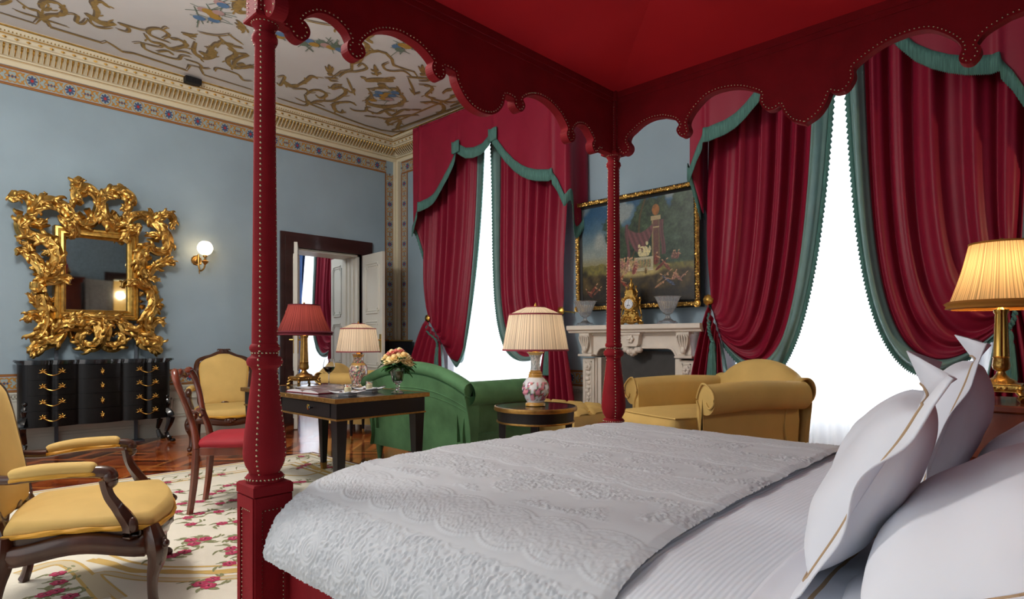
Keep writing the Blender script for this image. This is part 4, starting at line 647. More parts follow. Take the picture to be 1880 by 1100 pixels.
curtain(1.50, 1, 1.16, 1.0, 1.12, 'crimson curtain tied back beside the right end of the mantelpiece, behind the yellow armchair', seed=4.1, top_in=.06, sag=1.15, tail_out=.22)
curtain(1.50, -1, 1.16, 1.02, 1.20, 'crimson curtain tied back behind the gold bedside lamp', seed=5.3, top_in=.01, sag=1.0)
# next room
curtain(10.05, -1, .95, .84, 1.10, 'crimson curtain on the right of the window seen through the doorway', xw=5.30, seed=3, top_in=.1, cord=False, ztop=3.6)
curtain(10.05, 1, .95, .80, 1.10, 'blue and crimson curtain on the left of the window seen through the doorway', xw=5.30, seed=6, top_in=.3, ms=M['satin'], band=M['satinb'], cord=False, ztop=3.6)
mb = MB(); mb.grid(30, 30, lambda u, v: (5.22-.03*math.sin(u*22), 10.30+.22*u+.10*(1-v)*(1-v), .1+3.4*v)); tag(mb.build('curtain', M['satinb'], ang=0, thick=.004), 'blue curtain edge hanging beside the sheer seen through the doorway', 'curtain')
def sheer(y0, y1, label, ztop=3.8, seed=0.):
    mb = MB()
    mb.grid(220, 10, lambda u, v: (5.43+.034*math.sin(u*(y1-y0)*46+seed+.6*math.sin(u*9+v))+.010*math.sin(u*97), y0+(y1-y0)*u, .02+(ztop-.02)*v))
    return tag(mb.build('sheer_curtain', M['sheer'], ang=0), label, 'sheer curtain')
sheer(4.45, 6.75, 'white sheer curtain in the window left of the fireplace')
sheer(.42, 2.62, 'white sheer curtain in the window right of the fireplace', seed=2)
sheer(9.15, 11.1, 'white sheer curtain seen through the open doorway', seed=1)

# ================================================================ FIREPLACE
fp = empty('fireplace', (XB, 3.40, 0), 0, 'carved white marble fireplace with a closed grey slate front', 'fireplace')
FC = 3.40
def fpm(name, mb, m=None): return mb.build(name, m or M['marble'], fp, ang=35)
Lf = lambda x, y, z: (x-XB, y-FC, z)
def fbox(mb, x0, x1, y0, y1, z0, z1, bev=.004): mb.box(x0-XB, x1-XB, y0-FC, y1-FC, z0, z1, bev=bev)
mb = MB()
prof = [(0, 1.19), (-.31, 1.19), (-.32, 1.20), (-.32, 1.208), (-.335, 1.215), (-.35, 1.225), (-.35, 1.262), (-.343, 1.268), (0, 1.268)]
n = len(prof); vs = []; fs = []
for y, k in ((-.775, 0), (.775, 0)):
    for x, z in prof: vs.append((x, y*(1+(abs(x)-.35)*.06), z))
mb.add(vs, [tuple(range(n)), tuple(range(2*n-1, n-1, -1))]+[(i, n+i, n+(i+1) % n, (i+1) % n) for i in range(n)]); fpm('mantelshelf', mb)
mb = MB()  # frieze with arched lower edge
pts = [(-.64, 1.19), (-.64, .98)]
pts = [(-.60, 1.19), (-.60, .96), (-.47, .96), (-.45, 1.0), (-.42, 1.03), (-.38, 1.04)]+[(.38, 1.04), (.42, 1.03), (.45, 1.0), (.47, .96), (.60, .96), (.60, 1.19)]
mb.prism(pts, lambda a, b, t: (t, a, b), -.22, 0); fbox(mb, XB-.24, XB, FC-.66, FC+.66, 1.165, 1.195)
mb.tube([(-.222, a, b-.002) for a, b in pts[2:-2]], .012, 8, up=(1, 0, 0)); fpm('lintel', mb)
def rosette(mb, x, y, z, r):
    for k in range(6): a = k*PI/3; mb.sphere((x-.008, y+r*.55*math.cos(a), z+r*.55*math.sin(a)), (r*.35, r*.42, r*.42), 8, 5)
    mb.sphere((x-.02, y, z), (r*.4, r*.35, r*.35), 8, 6)
for s in (-1, 1):
    mb = MB(); y0, y1 = s*.50, s*.65; ya, yb = min(y0, y1), max(y0, y1)
    mb.box(-.22, 0, ya, yb, .0, .92, bev=.004); mb.box(-.25, 0, ya-.01, yb+.01, 0, .15, bev=.008)
    ia, ib = min(s*.435, s*.51), max(s*.435, s*.51); mb.box(-.18, 0, ia, ib, 0, .93, bev=.003); mb.box(-.20, 0, min(s*.48, s*.51), max(s*.48, s*.51), 0, .93, bev=.003)
    mb.box(-.29, 0, ya-.015, yb+.015, .94, .965, bev=.006)
    # scroll console block
    pr = [(0, .96), (-.24, .96), (-.255, .98), (-.25, 1.01), (-.262, 1.06), (-.285, 1.12), (-.30, 1.165), (-.30, 1.19), (0, 1.19)]
    m_ = len(pr); vs = [(x, ya+.01, z) for x, z in pr]+[(x, yb-.01, z) for x, z in pr]
    mb.add(vs, [tuple(range(m_)), tuple(range(2*m_-1, m_-1, -1))]+[(i, m_+i, m_+(i+1) % m_, (i+1) % m_) for i in range(m_)])
    fpm('jamb', mb)
    mb = MB(); cy_ = (ya+yb)/2
    for k in range(5):   # acanthus on the console
        a = -1+.5*k; mb.tube(smoothlist([(-.265, cy_, .985), (-.285, cy_+a*.035, 1.05), (-.305, cy_+a*.055, 1.13), (-.315, cy_+a*.04, 1.165)], 4), [.010]*4*3+[.006], 6)
    mb.sphere((-.29, cy_, 1.015), (.018, .025, .035)); 
    rosette(mb, -.225, cy_, .83, .045)
    for k, z in enumerate((.76, .70, .655, .61, .57, .53, .49, .45, .41, .37)): 
        mb.sphere((-.226, cy_+.012*math.sin(k*2.1), z), (.016, .034-.002*k, .026), 8, 6); mb.sphere((-.224, cy_-.03*math.cos(k*2.1), z+.01), (.010, .014, .018), 6, 5)
    for z0, z1 in ((.2, .21), (.88, .89)): mb.box(-.228, -.22, ya+.03, yb-.03, z0, z1)
    mb.box(-.228, -.22, ya+.03, ya+.04, .2, .89); mb.box(-.228, -.22, yb-.04, yb-.03, .2, .89)
    fpm('carved_garland', mb)
mb = MB()  # central keystone bracket
mb.prism([(-.10, 1.19), (-.08, 1.07), (-.06, 1.05), (.06, 1.05), (.08, 1.07), (.10, 1.19)], lambda a, b, t: (t, a, b), -.285, -.1)
rosette(mb, -.29, 0, 1.125, .045)
for k in range(7): a = -.9+.3*k; mb.sphere((-.265+.02*abs(a), a*.09, .1*0+1.02-.03*math.cos(a*1.6)+.012*(k % 2)), (.04, .032, .032), 8, 6)
for k in range(3): mb.sphere((-.25, -.03+.03*k, .985-.012*(k == 1)), (.035, .025, .026), 8, 6)
mb.sphere((-.245, 0, .968), (.025, .02, .022), 8, 6); mb.box(-.30, 0, -.115, .115, 1.165, 1.192, bev=.004); fpm('keystone', mb)
mb = MB(); mb.box(-.10, -.06, -.46, .46, 0, 1.0); fpm('slate_front', mb, M['slate'])['label'] = 'grey slate panel closing the hearth'
mb = MB(); mb.box(-.55, 0, -.80, .80, .002, .022, bev=.004); fpm('hearth_slab', mb)
# painting in the gilt frame
NUP, NVP = 300, 225
def paint_col(u, v):
    N3 = lambda k, s=0: noise.noise(Vector((u*k*1.25, v*k, s+1.7)))
    n1, n2, n3, n4 = N3(4), N3(13, 3), N3(34, 6), N3(80, 9)
    mixc = lambda c, d, t: tuple(p+(q-p)*max(0, min(1, t)) for p, q in zip(c, d))
    ss = lambda a, b, x: (lambda t: t*t*(3-2*t))(max(0, min(1, (x-a)/(b-a))))
    c = mixc((152, 160, 150), (44, 88, 124), ss(.42, .95, v)+.12*n2)
    c = mixc(c, (176, 178, 168), ss(.02, .38, n1+.25*n2)*.75*ss(.4, .55, v))
    c = mixc(c, (150, 142, 106), (1-ss(.40, .50, v))*.9)
    c = mixc(c, (120+30*n3, 112+26*n3, 56), 1-ss(.395, .41, v+.02*n2))
    # far file of figures and hazy hills
    if u < .34: c = mixc(c, (164, 140, 104), ss(.02, .06, .035-abs(v-.385)+.01*n3)*ss(-.1, .2, n4+.2))
    # trees
    edge = .29+.05*n2+.03*n3+.08*math.sin(v*6)*(v > .5)
    t = ss(edge, edge+.05, u)*ss(.34, .37, v)
    top = 1.02-.30*math.exp(-((u-.42)/.10)**2)-.12*math.exp(-((u-.80)/.03)**2)+.05*n2+.03*n3
    t *= 1-ss(top-.03, top+.03, v)
    g = .48+.5*n2+.45*n3+.25*n4+.25*(v-.5)
    tree = (26+46*g, 42+52*g, 28+34*g)
    if u > .76: tree = mixc(tree, (84, 104, 96), .25+.3*n2)
    c = mixc(c, tree, t)
    c = mixc(c, (44+18*n3, 40+16*n3, 20), ss(0, .06, .40-1.1*u+.06*n2-v)*(u < .34))
    # ground
    g = .55+.45*n2+.25*n3
    c = mixc(c, (92*g+24, 80*g+16, 42*g+8), 1-ss(.27, .32, v+.02*n2))
    c = mixc(c, (190+24*n3, 170+20*n3, 108), ss(.0, .05, .055-abs(v-.295-.02*math.sin(u*9)))*ss(.32, .36, u)*(1-ss(.68, .76, u)))
    c = mixc(c, (40+16*n3, 32+12*n3, 22), 1-ss(.08, .19, v+.03*n2))
    tr = lambda x0, x1, w: ss(0, .006, w-abs(u-(x0+(x1-x0)*v)-.012*math.sin(v*13)))
    if v > .45: c = mixc(c, (88, 66, 36), tr(.40, .60, .011)*.9); c = mixc(c, (80, 62, 36), tr(.56, .36, .006)*.8*(v < .68))
    # pillar with urn
    if .655 < u < .725 and .36 < v < .80:
        c = (150+12*n3, 128+10*n3, 88) if u < .668 or u > .712 else (110+10*n3, 72+8*n3, 62)
        c = mixc(c, (70, 52, 40), ss(.70, .725, u)*.6)
    if .648 < u < .732 and (.775 < v < .815 or .70 < v < .712): c = (182, 160, 118)
    c = mixc(c, (160+30*n3, 100+16*n3, 44), ss(0, .12, 1-((u-.69)/.032)**2-((v-.872)/.055)**2))
    # drapery hung between tree and pillar
    if .43 < u < .665:
        x = (u-.43)/.235; lo = .70-.20*math.sin(PI*x)-.02; hi = .745-.07*math.sin(PI*x)
        k = .5+.5*math.sin(u*150+v*50); c = mixc(c, (96+34*k, 60+20*k, 62+18*k), ss(lo-.008, lo+.008, v)*(1-ss(hi-.008, hi+.008, v)))
    for x0, w_ in ((.44, .016), (.745, .02)):
        if .44 < v < .77: k = .5+.5*math.sin(u*260+v*20); c = mixc(c, (90+24*k, 56+16*k, 58+16*k), ss(0, .006, w_-abs(u-x0-.01*math.sin(v*16))))
    # altar and sculpture
    if .50 < u < .665 and .30 < v < .435:
        c = (188+14*n3, 180+12*n3, 146)
        if .53 < u < .645 and .33 < v < .405: c = (150+40*n4+20*math.sin(u*240), 136+34*n4, 96)
        if v > .42 or v < .31: c = (206, 198, 164)
    for (a, b, ra, rb) in ((.55, .485, .018, .04), (.60, .49, .03, .05), (.585, .458, .055, .022), (.612, .565, .012, .02), (.545, .545, .011, .019), (.635, .50, .012, .04), (.575, .53, .022, .010)):
        e = ((u-a+.006*n4)/ra)**2+((v-b+.008*n3)/rb)**2; c = mixc(c, (222+24*n4, 208+24*n4, 158), ss(0, .3, 1-e))
    for (a, b, h, sl, col) in FIGS:
        dx, dy = (u-a)/h, (v-b)/h
        if abs(dx) > 1.2 or abs(dy) > 1.2: continue
        dx -= sl*dy; wob = .10*n4+.06*n3
        body = 1-(dx/(.20+.10*(-dy)))**2-(dy/.55)**2 if abs(dy) < .6 else -1
        head = 1-((dx-.02)/.085)**2-((dy-.62)/.10)**2
        arm = 1-((dx*.6+dy-.30)/.07)**2-((dx-.18)/.22)**2
        c = mixc(c, tuple(q*(.86+.35*math.sin(dx*22+a*50)*.3+.3*n4) for q in col), ss(0, .25, body+wob))
        c = mixc(c, (206, 158, 118), ss(0, .3, head)); c = mixc(c, (204, 152, 112), ss(0, .3, arm+wob)*.9)
    gl = 1+.10*n4
    return tuple(max(4, min(255, q*gl*.9)) for q in c)
rf = random.Random(3); FIGS = []
CL = [(214, 170, 136), (222, 198, 168), (190, 128, 116), (206, 176, 120), (184, 140, 112)]
for k in range(17): FIGS.append((.315+.0125*k+rf.uniform(-.003, .003), .35+rf.uniform(-.02, .02), rf.uniform(.09, .13), rf.uniform(-.3, .3), rf.choice(CL)))
for a, b, h, sl, col in ((.35, .22, .10, .9, (176, 66, 40)), (.40, .19, .09, -.8, (150, 60, 40)), (.44, .17, .07, .7, (170, 110, 86)), (.50, .32, .09, .2, (168, 86, 78)), (.11, .15, .09, .6, (140, 64, 44)), (.07, .11, .08, -.7, (120, 58, 44)), (.145, .13, .07, .9, (130, 78, 60)), (.69, .40, .10, .1, (140, 62, 44)), (.73, .34, .09, .9, (126, 56, 44)), (.775, .33, .09, -.6, (146, 80, 64)), (.83, .42, .07, .1, (150, 104, 90)), (.85, .42, .07, -.1, (160, 108, 90)), (.868, .42, .07, .2, (150, 96, 84)), (.75, .23, .09, 1.1, (150, 120, 80)), (.79, .19, .10, -1., (84, 96, 124)), (.72, .16, .07, 1.2, (180, 132, 96)), (.84, .23, .08, .3, (190, 136, 108)), (.87, .21, .07, -.8, (180, 120, 100)), (.905, .22, .06, 1., (184, 134, 110)), (.60, .30, .06, 0, (150, 120, 60))):
    FIGS.append((a, b, h, sl, col))
pr_ = empty('painting', (5.40, 3.47, 2.03), 0, 'large landscape painting of figures by a draped pillar in a gilt frame above the mantelpiece', 'painting')
TW, TH_ = .745, .60   # half sizes (outer frame)
tilt = Matrix.Translation((0, 0, 0)) @ Matrix.Rotation(math.radians(-1.2), 4, 'Y')
mb = MB(); mb.T = tilt; pw, ph = TW-.075, TH_-.075
mb.grid(NUP, NVP, lambda u, v: (-.012, pw-2*pw*u, -ph+2*ph*v)); cv = mb.build('canvas', vcol_mat('oil_paint', .35), pr_, ang=0)
ca = cv.data.color_attributes.new('Col', 'FLOAT_COLOR', 'POINT')
buf = []
for j in range(NVP+1):
    for i in range(NUP+1):
        c = s2l(paint_col(i/NUP, j/NVP)); buf += [c[0], c[1], c[2], 1]
ca.data.foreach_set('color', buf)
mb = MB(); mb.T = tilt
def frame_profile(mb, w_, h_, prof, m=None, seg=None):
    """prof: (inset from outer edge, depth out of wall)"""
    n = len(prof); vs = []; fs = []
    for (sy, sz) in ((-1, -1), (1, -1), (1, 1), (-1, 1)):
        for i, d in prof: vs.append((-d, sy*(w_-i), sz*(h_-i)))
    for k in range(4):
        l = (k+1) % 4
        for i in range(n-1): fs.append((k*n+i, l*n+i, l*n+i+1, k*n+i+1))
    mb.add(vs, fs, m)
frame_profile(mb, TW, TH_, [(0, -.03), (0, .025), (.006, .034), (.012, .03)], 1)
frame_profile(mb, TW, TH_, [(.012, .03), (.018, .045), (.03, .055), (.045, .052), (.052, .036)], 0)
frame_profile(mb, TW, TH_, [(.052, .036), (.056, .028), (.078, .016), (.08, .0)], 1)
rg = random.Random(5)
for (ax, L0, fixed) in (('y', TW-.02, TH_-.032), ('z', TH_-.02, TW-.032)):
    for s in (-1, 1):
        k = -L0
        while k < L0:
            for dd in (-.012, .010):
                p = (-.054, k+rg.uniform(-.004, .004), s*fixed+dd) if ax == 'y' else (-.054, s*fixed+dd, k+rg.uniform(-.004, .004))
                mb.sphere(p, (.010, rg.uniform(.008, .016), rg.uniform(.007, .014)), 6, 4, 0)
            k += .024
for sy in (-1, 1):
    for sz in (-1, 1):
        mb.T = tilt @ Matrix.Translation((-.06, sy*(TW-.03), sz*(TH_-.03))) @ Matrix.Rotation(-PI/2, 4, 'Y'); mb.lathe([(.036, -.01), (.034, .004), (.026, .0), (.022, .008), (.01, .01), (.008, .016), (.001, .016)], seg=16, m=0)
mb.T = None; mb.build('picture_frame', [M['gold'], M['black2']], pr_, ang=40)
mb = MB(); mb.tube([(.05, -.5, .5), (.09, -.5, 1.1)], .002, 4); 

# mantel clock and crystal urns
ck = empty('mantel_clock', (5.24, 3.41, 1.269), 0, 'ornate gilt mantel clock with a white dial on the mantelshelf', 'clock', s=.84)
mb = MB()
for s in (-1, 1):
    mb.tube(smoothlist([(0, s*.13, .0), (-.02, s*.135, .03), (0, s*.11, .07), (0, s*.075, .11), (0, s*.08, .15)], 4), [.022, .024, .026, .026, .026, .024, .022, .020, .020, .018, .018, .018, .018, .018, .018, .018, .016][:17], 8, lobes=4, la=.2)
    mb.tube(smoothlist([(0, s*.135, .05), (0, s*.14, .12), (0, s*.12, .2), (0, s*.12, .27), (0, s*.135, .30)], 4), .011, 6)
    mb.tube(smoothlist([(0, s*.07, .33), (0, s*.085, .38), (0, s*.06, .43), (0, s*.075, .46)], 4), .012, 6)
    mb.sphere((0, s*.135, .02), (.04, .03, .022), 8, 6); mb.sphere((0, s*.122, .31), (.014, .014, .022), 8, 6)
mb.box(-.05, .05, -.12, .12, .02, .05, bev=.01); mb.sphere((0, 0, .05), (.045, .08, .05), 10, 8)
mb.prism([(-.06, .05), (-.085, .11), (-.065, .17), (-.1, .23), (-.085, .31), (-.05, .36), (-.045, .41), (.045, .41), (.05, .36), (.085, .31), (.1, .23), (.065, .17), (.085, .11), (.06, .05)], lambda a, b, t: (t, a, b), -.045, .045)
mb.lathe([(.03, .41), (.036, .425), (.024, .44), (.034, .465), (.03, .49), (.012, .51), (.01, .53), (.016, .545), (.002, .56)], seg=14)
for k in range(26): a = 2*PI*k/26; mb.sphere((-.05, .082*math.cos(a), .245+.082*math.sin(a)), (.012, .013, .011), 6, 4)
rr = random.Random(9)
for k in range(46): a = rr.uniform(-.11, .11); mb.sphere((-.048, a, rr.uniform(.03, .17)), (.012, rr.uniform(.008, .018), rr.uniform(.008, .018)), 6, 4)
mb.build('case', M['gold'], ck, ang=50)
mb = MB(); mb.T = Matrix.Translation((-.056, 0, .245)) @ Matrix.Rotation(-PI/2, 4, 'Y'); mb.lathe([(.058, -.01), (.058, .004), (.0, .008)], seg=28, m=0); mb.T = None
for k in range(12): a = k*PI/6; mb.box(-.064, -.0625, .044*math.cos(a)-.002, .044*math.cos(a)+.002, .245+.044*math.sin(a)-.005, .245+.044*math.sin(a)+.005, 1)
mb.tube([(-.066, 0, .245), (-.066, 0, .285)], .0016, 4, 1); mb.tube([(-.067, 0, .245), (-.067, .003, .217)], .0018, 4, 1); mb.sphere((-.064, .014, .228), .006, 6, 4, 1); mb.sphere((-.064, -.014, .228), .006, 6, 4, 1)
mb.build('dial', [M['porc'], M['black2']], ck)
def urn(y, label):
    mb = MB(); mb.box(-.07, .07, -.07, .07, 0, .016, bev=.003); mb.box(-.06, .06, -.06, .06, .016, .03, bev=.004)
    mb.lathe([(.055, .03), (.03, .05), (.02, .075), (.022, .09), (.04, .10), (.045, .105), (.052, .12), (.075, .15), (.09, .2), (.115, .255), (.128, .262), (.12, .262), (.10, .235), (.08, .19), (.06, .14), (.03, .12), (.0, .12)], seg=48, flute=24, fa=.035)
    o = mb.build('crystal_urn', M['crystal'], ang=20, loc=(5.24, y, 1.269)); tag(o, label, 'urn', 'crystal urns on the mantelshelf')
urn(3.99, 'cut crystal footed urn on the left end of the mantelshelf, left of the red bedpost'); urn(3.00, 'cut crystal footed urn on the mantelshelf, right of the gilt clock')
# ================================================================ MIRROR, CHEST, SCONCE
mr = empty('mirror', (1.59, YA-.1, 1.81), 0, 'large carved gilt scrollwork mirror hung above the black chest of drawers', 'mirror')
mb = MB(); cx, cz_ = 1.5925, 1.81
def fprof(mb, x0, x1, z0, z1, prof):
    n = len(prof); vs = []; fs = []
    for (sx, sz) in ((0, 0), (1, 0), (1, 1), (0, 1)):
        for i, d in prof: vs.append(((x0+i if not sx else x1-i)-cx, -d, (z0+i if not sz else z1-i)-cz_))
    for k in range(4):
        l = (k+1) % 4
        for i in range(n-1): fs.append((k*n+i, l*n+i, l*n+i+1, k*n+i+1))
    mb.add(vs, fs)
fprof(mb, 1.213, 1.972, 1.33, 2.29, [(0, -.09), (0, .03), (.01, .04), (.03, .045), (.035, .03), (.05, .03), (.055, .045), (.075, .05), (.085, .03), (.1, .02), (.106, .0)])
mb.build('inner_frame', M['goldleaf'], mr, ang=30)
mb = MB(); mb.T = Matrix.Rotation(math.radians(3.), 4, 'Z'); mb.grid(2, 2, lambda u, v: (-.30+.6*u, 0, -.39+.78*v)); mb.build('glass', M['mirror'], mr)
mb = MB(); rm = random.Random(11)
for si, st in enumerate(BAKED['mirror']):
    P = smoothlist([(x-cx, -.03-.02*math.sin(i*1.3+si), z-cz_, r) for i, (x, z, r) in enumerate(st)], 6)
    clasp = any(1.23 < x < 1.95 and 1.34 < z < 2.28 for x, z, r in st)
    dy = -.055 if clasp else -.02*math.sin(si*1.7)
    n = len(P); big = max(p[3] for p in P) > .024
    pts = [(p[0], p[1]+dy, p[2]) for p in P]; rad = [max(.002, p[3]*1.25) for p in P]
    mb.tube(pts, rad, 20 if big else 12, up=(0, 1, 0), lobes=5 if big else 4, la=.20, twist=.10)
    if big:   # acanthus leaves lying on and leaving the stem
        k = 2
        while k < n-2:
            s = 1 if (k//2) % 2 else -1
            t = Vector(pts[k+1])-Vector(pts[k-1]); t.normalize(); nn = Vector((-t.z, 0, t.x))*s; r = rad[k]; p = Vector(pts[k])
            if rm.random() < .6:
                L_ = r*rm.uniform(1.1, 1.7)
                q = [p+nn*r*.35+Vector((0, -r*.6, 0)), p+nn*r*1.0+t*L_*.5+Vector((0, -r*.8, 0)), p+nn*r*1.35+t*L_*.9+Vector((0, -r*.5, 0)), p+nn*(r*1.15)+t*L_*1.15+Vector((0, -r*.15, 0))]
                Q = smoothlist([tuple(v) for v in q], 3); mb.tube(Q, [r*.30, r*.36, r*.38, r*.38, r*.34, r*.28, r*.22, r*.16, r*.12, .002][:len(Q)], 7, up=(0, 1, 0), flat=.6)
            # ridge lying along the front
            if k+5 < n:
                q = [Vector(pts[k+j])+Vector((0, -rad[k+j]*.92, 0))+Vector((-t.z, 0, t.x))*rad[k+j]*.5*math.sin(j*.8+k) for j in range(5)]
                mb.tube([tuple(v) for v in q], [r*.1, r*.22, r*.26, r*.2, r*.06], 6, up=(0, 1, 0))
            k += rm.choice((2, 2, 3))
mb.build('carved_scrollwork', M['gold'], mr, ang=50)
# two grey steel supports running up the wall behind the chest
for x, h in ((1.24, 1.30), (1.96, 1.30)):
    mb = MB(); mb.box(-.016, .016, -.02, .0, .0, h, bev=.002); mb.box(-.06, .06, -.12, 0, 0, .012)
    tag(mb.build('mirror_support', mat('grey_steel', (88, 96, 106), .45), loc=(x, YA-.045, 0)), 'grey steel upright behind the black chest holding the gilt mirror, %s one' % ('left' if x < 1.5 else 'right'), 'bracket')

# chest of drawers: serpentine front
CH0, CH1, CYB, CYF = .93, 2.17, 7.73, 7.34
ch = empty('chest_of_drawers', ((CH0+CH1)/2, CYB, 0), 0, 'black serpentine chest of drawers with gilt handles under the gilt mirror', 'chest of drawers')
hw = (CH1-CH0)/2
def sfront(x, e=0.):
    """front line: three bows divided by sharp recesses"""
    q = x/hw; a = abs(q)
    lobes = [(-.66, .335), (0, .30), (.66, .335)]
    y = 0
    for c, r in lobes:
        d = (q-c)/r
        if abs(d) <= 1.0:
            y = .055*max(0, 1-d*d)**.7
            if c: y -= .03*math.exp(-(d/.12)**2)
    return -(CYB-CYF)+.03-y-e
def outline(e, n=120):
    pts = []
    for i in range(n+1): x = -hw-e+(2*(hw+e))*i/n; pts.append((x, sfront(max(-hw, min(hw, x)), e)))
    # curved sides back to the wall
    for k in range(1, 9): t = k/8; pts.append((hw+e+.03*math.sin(t*PI*3)*(1-t)+.01, -(CYB-CYF)+.03-e+(CYB-CYF-.03+e)*t))
    for k in range(8, 0, -1): t = k/8; pts.append((-hw-e-.03*math.sin(t*PI*3)*(1-t)-.01, -(CYB-CYF)+.03-e+(CYB-CYF-.03+e)*t))
    return pts
zed = lambda a, b, t: (a, b, t)
mb = MB(); mb.prism(outline(0), zed, .27, .875); mb.build('carcass', M['ebony'], ch, ang=50)
mb = MB()
for e, z0, z1 in ((.01, .875, .885), (.02, .885, .895), (.035, .897, .912), (.03, .912, .918), (.022, .895, .898)): mb.prism(outline(e), zed, z0, z1)
mb.build('top', M['marbleb'], ch, ang=50)
dz0 = [.285, .43, .58, .73]; hts = [.14, .145, .145, .135]
for i in range(4):
    z0 = dz0[i]; z1 = z0+hts[i]
    mb = MB(); pts = [p for p in outline(.008)[:121] if abs(p[0]) < hw*.965]
    poly = pts+[(p[0], p[1]+.02) for p in reversed(pts)]
    mb.prism(poly, zed, z0, z1); dr = mb.build('drawer', M['ebony'], ch, ang=50)
    zc = (z0+z1)/2
    for qx in (-.66, .66):
        h = MB(); x = qx*hw
        for s in (-1, 1):
            xx = x+s*.075; yy = sfront(xx)-.012
            h.sphere((xx, yy, zc+.012), (.014, .010, .016), 8, 6)
            for a in (0.4, 1.3, 2.2, 3.2, -.6): h.tube(smoothlist([(xx, yy-.004, zc+.012), (xx+s*.02*math.cos(a), yy-.010, zc+.012+.02*math.sin(a)), (xx+s*.036*math.cos(a+.3), yy-.004, zc+.012+.034*math.sin(a+.2))], 3), [.003, .004, .005, .005, .004, .002, .001], 6)
        h.tube(smoothlist([(x-.075, sfront(x-.075)-.016, zc+.01), (x-.04, sfront(x)-.05, zc-.015), (x, sfront(x)-.06, zc-.026), (x+.04, sfront(x)-.05, zc-.015), (x+.075, sfront(x+.075)-.016, zc+.01)], 5), .0045, 8)
        h.build('handle', M['goldleaf'], dr)
    h = MB(); yy = sfront(0)-.014
    for k in range(6): a = k*1.05+.3; h.tube(smoothlist([(0, yy, zc), (.012*math.cos(a), yy-.008, zc+.018*math.sin(a)), (.020*math.cos(a+.5), yy-.002, zc+.036*math.sin(a+.3))], 3), [.005, .007, .008, .006, .004, .003, .001], 6)
    h.build('escutcheon', M['goldleaf'], dr)
for sx in (-1, 1):
    for fr in (0, 1):
        mb = MB(); x = sx*(hw-.01); y = -.06 if not fr else -(CYB-CYF)+.045
        ox_, oy_ = (sx*.035, (-.035 if fr else 0))
        P = smoothlist([(x-ox_*.2, y-oy_*.2, .50, .012), (x+ox_*.4, y+oy_*.5, .44, .022), (x, y, .37, .03), (x+ox_*.9, y+oy_*.9, .30, .045), (x+ox_*.8, y+oy_*.8, .22, .036), (x+ox_*.1, y+oy_*.1, .12, .022), (x+ox_*.5, y+oy_*.5, .06, .022), (x+ox_*1.0, y+oy_, .035, .034)], 5) if fr else smoothlist([(x, y, .30, .04), (x+ox_*.6, y, .22, .034), (x, y, .12, .02), (x+ox_*.4, y, .05, .026), (x+ox_*.7, y, .03, .032)], 5)
        mb.tube([p[:3] for p in P], [p[3] for p in P], 12, lobes=5, la=.12)
        for k in range(4): a = -1.2+.8*k; mb.sphere((x+ox_*1.0+.03*math.cos(a)*sx, y+oy_+.026*math.sin(a)-.01, .018), (.018, .014, .018), 8, 6)
        if fr: mb.sphere((x+ox_*.1, y+oy_*.3-.01, .50), .022, 10, 8); mb.sphere((x, y-.01, .452), .012, 8, 6)
        mb.build('claw_foot', M['black'], ch)
# wall sconce
sc = empty('wall_sconce', (2.61, YA, 2.07), 0, 'brass wall sconce with a lit pleated globe shade', 'wall lamp')
mb = MB(); mb.T = Matrix.Rotation(PI/2, 4, 'X'); mb.lathe([(.06, 0), (.06, .008), (.052, .016), (.045, .012), (.036, .014), (.03, .024), (.012, .03), (.01, .05)], seg=24, flute=12, fa=.03); mb.T = None
mb.tube(smoothlist([(0, -.04, 0), (.0, -.06, .06), (.0, -.075, -.02), (.0, -.085, -.09), (.01, -.11, -.13), (.03, -.15, -.11), (.04, -.17, -.06)], 6), .010, 8)
mb.tube(smoothlist([(0, -.1, -.13), (0, -.1, -.17)], 3), [.012, .008, .005, .003], 8)
mb.lathe([(.006, -.07), (.012, -.06), (.036, -.03), (.04, -.02), (.022, -.01), (.012, .0), (.008, .02), (.024, .028), (.026, .05), (.02, .055)], c=(.04, -.17, 0), seg=16); mb.sphere((.01, -.12, -.05), .011, 8, 6)
mb.build('bracket', M['brassd'], sc)
mb = MB(); mb.lathe([(.028*1, .05)]+[(.082*math.sin(a), .135-.085*math.cos(a)) for a in [.35+.27*k for k in range(10)]]+[(.03, .214)], c=(.04, -.17, 0), seg=48, flute=16, fa=.03)
mb.f = mb.f[:-2]; mb.mi = mb.mi[:-2]
g_ = mb.build('globe_shade', M['globe'], sc, ang=0); point('sconce_bulb', (2.65, YA-.17, 2.205), 7, (1, .82, .6), .03)

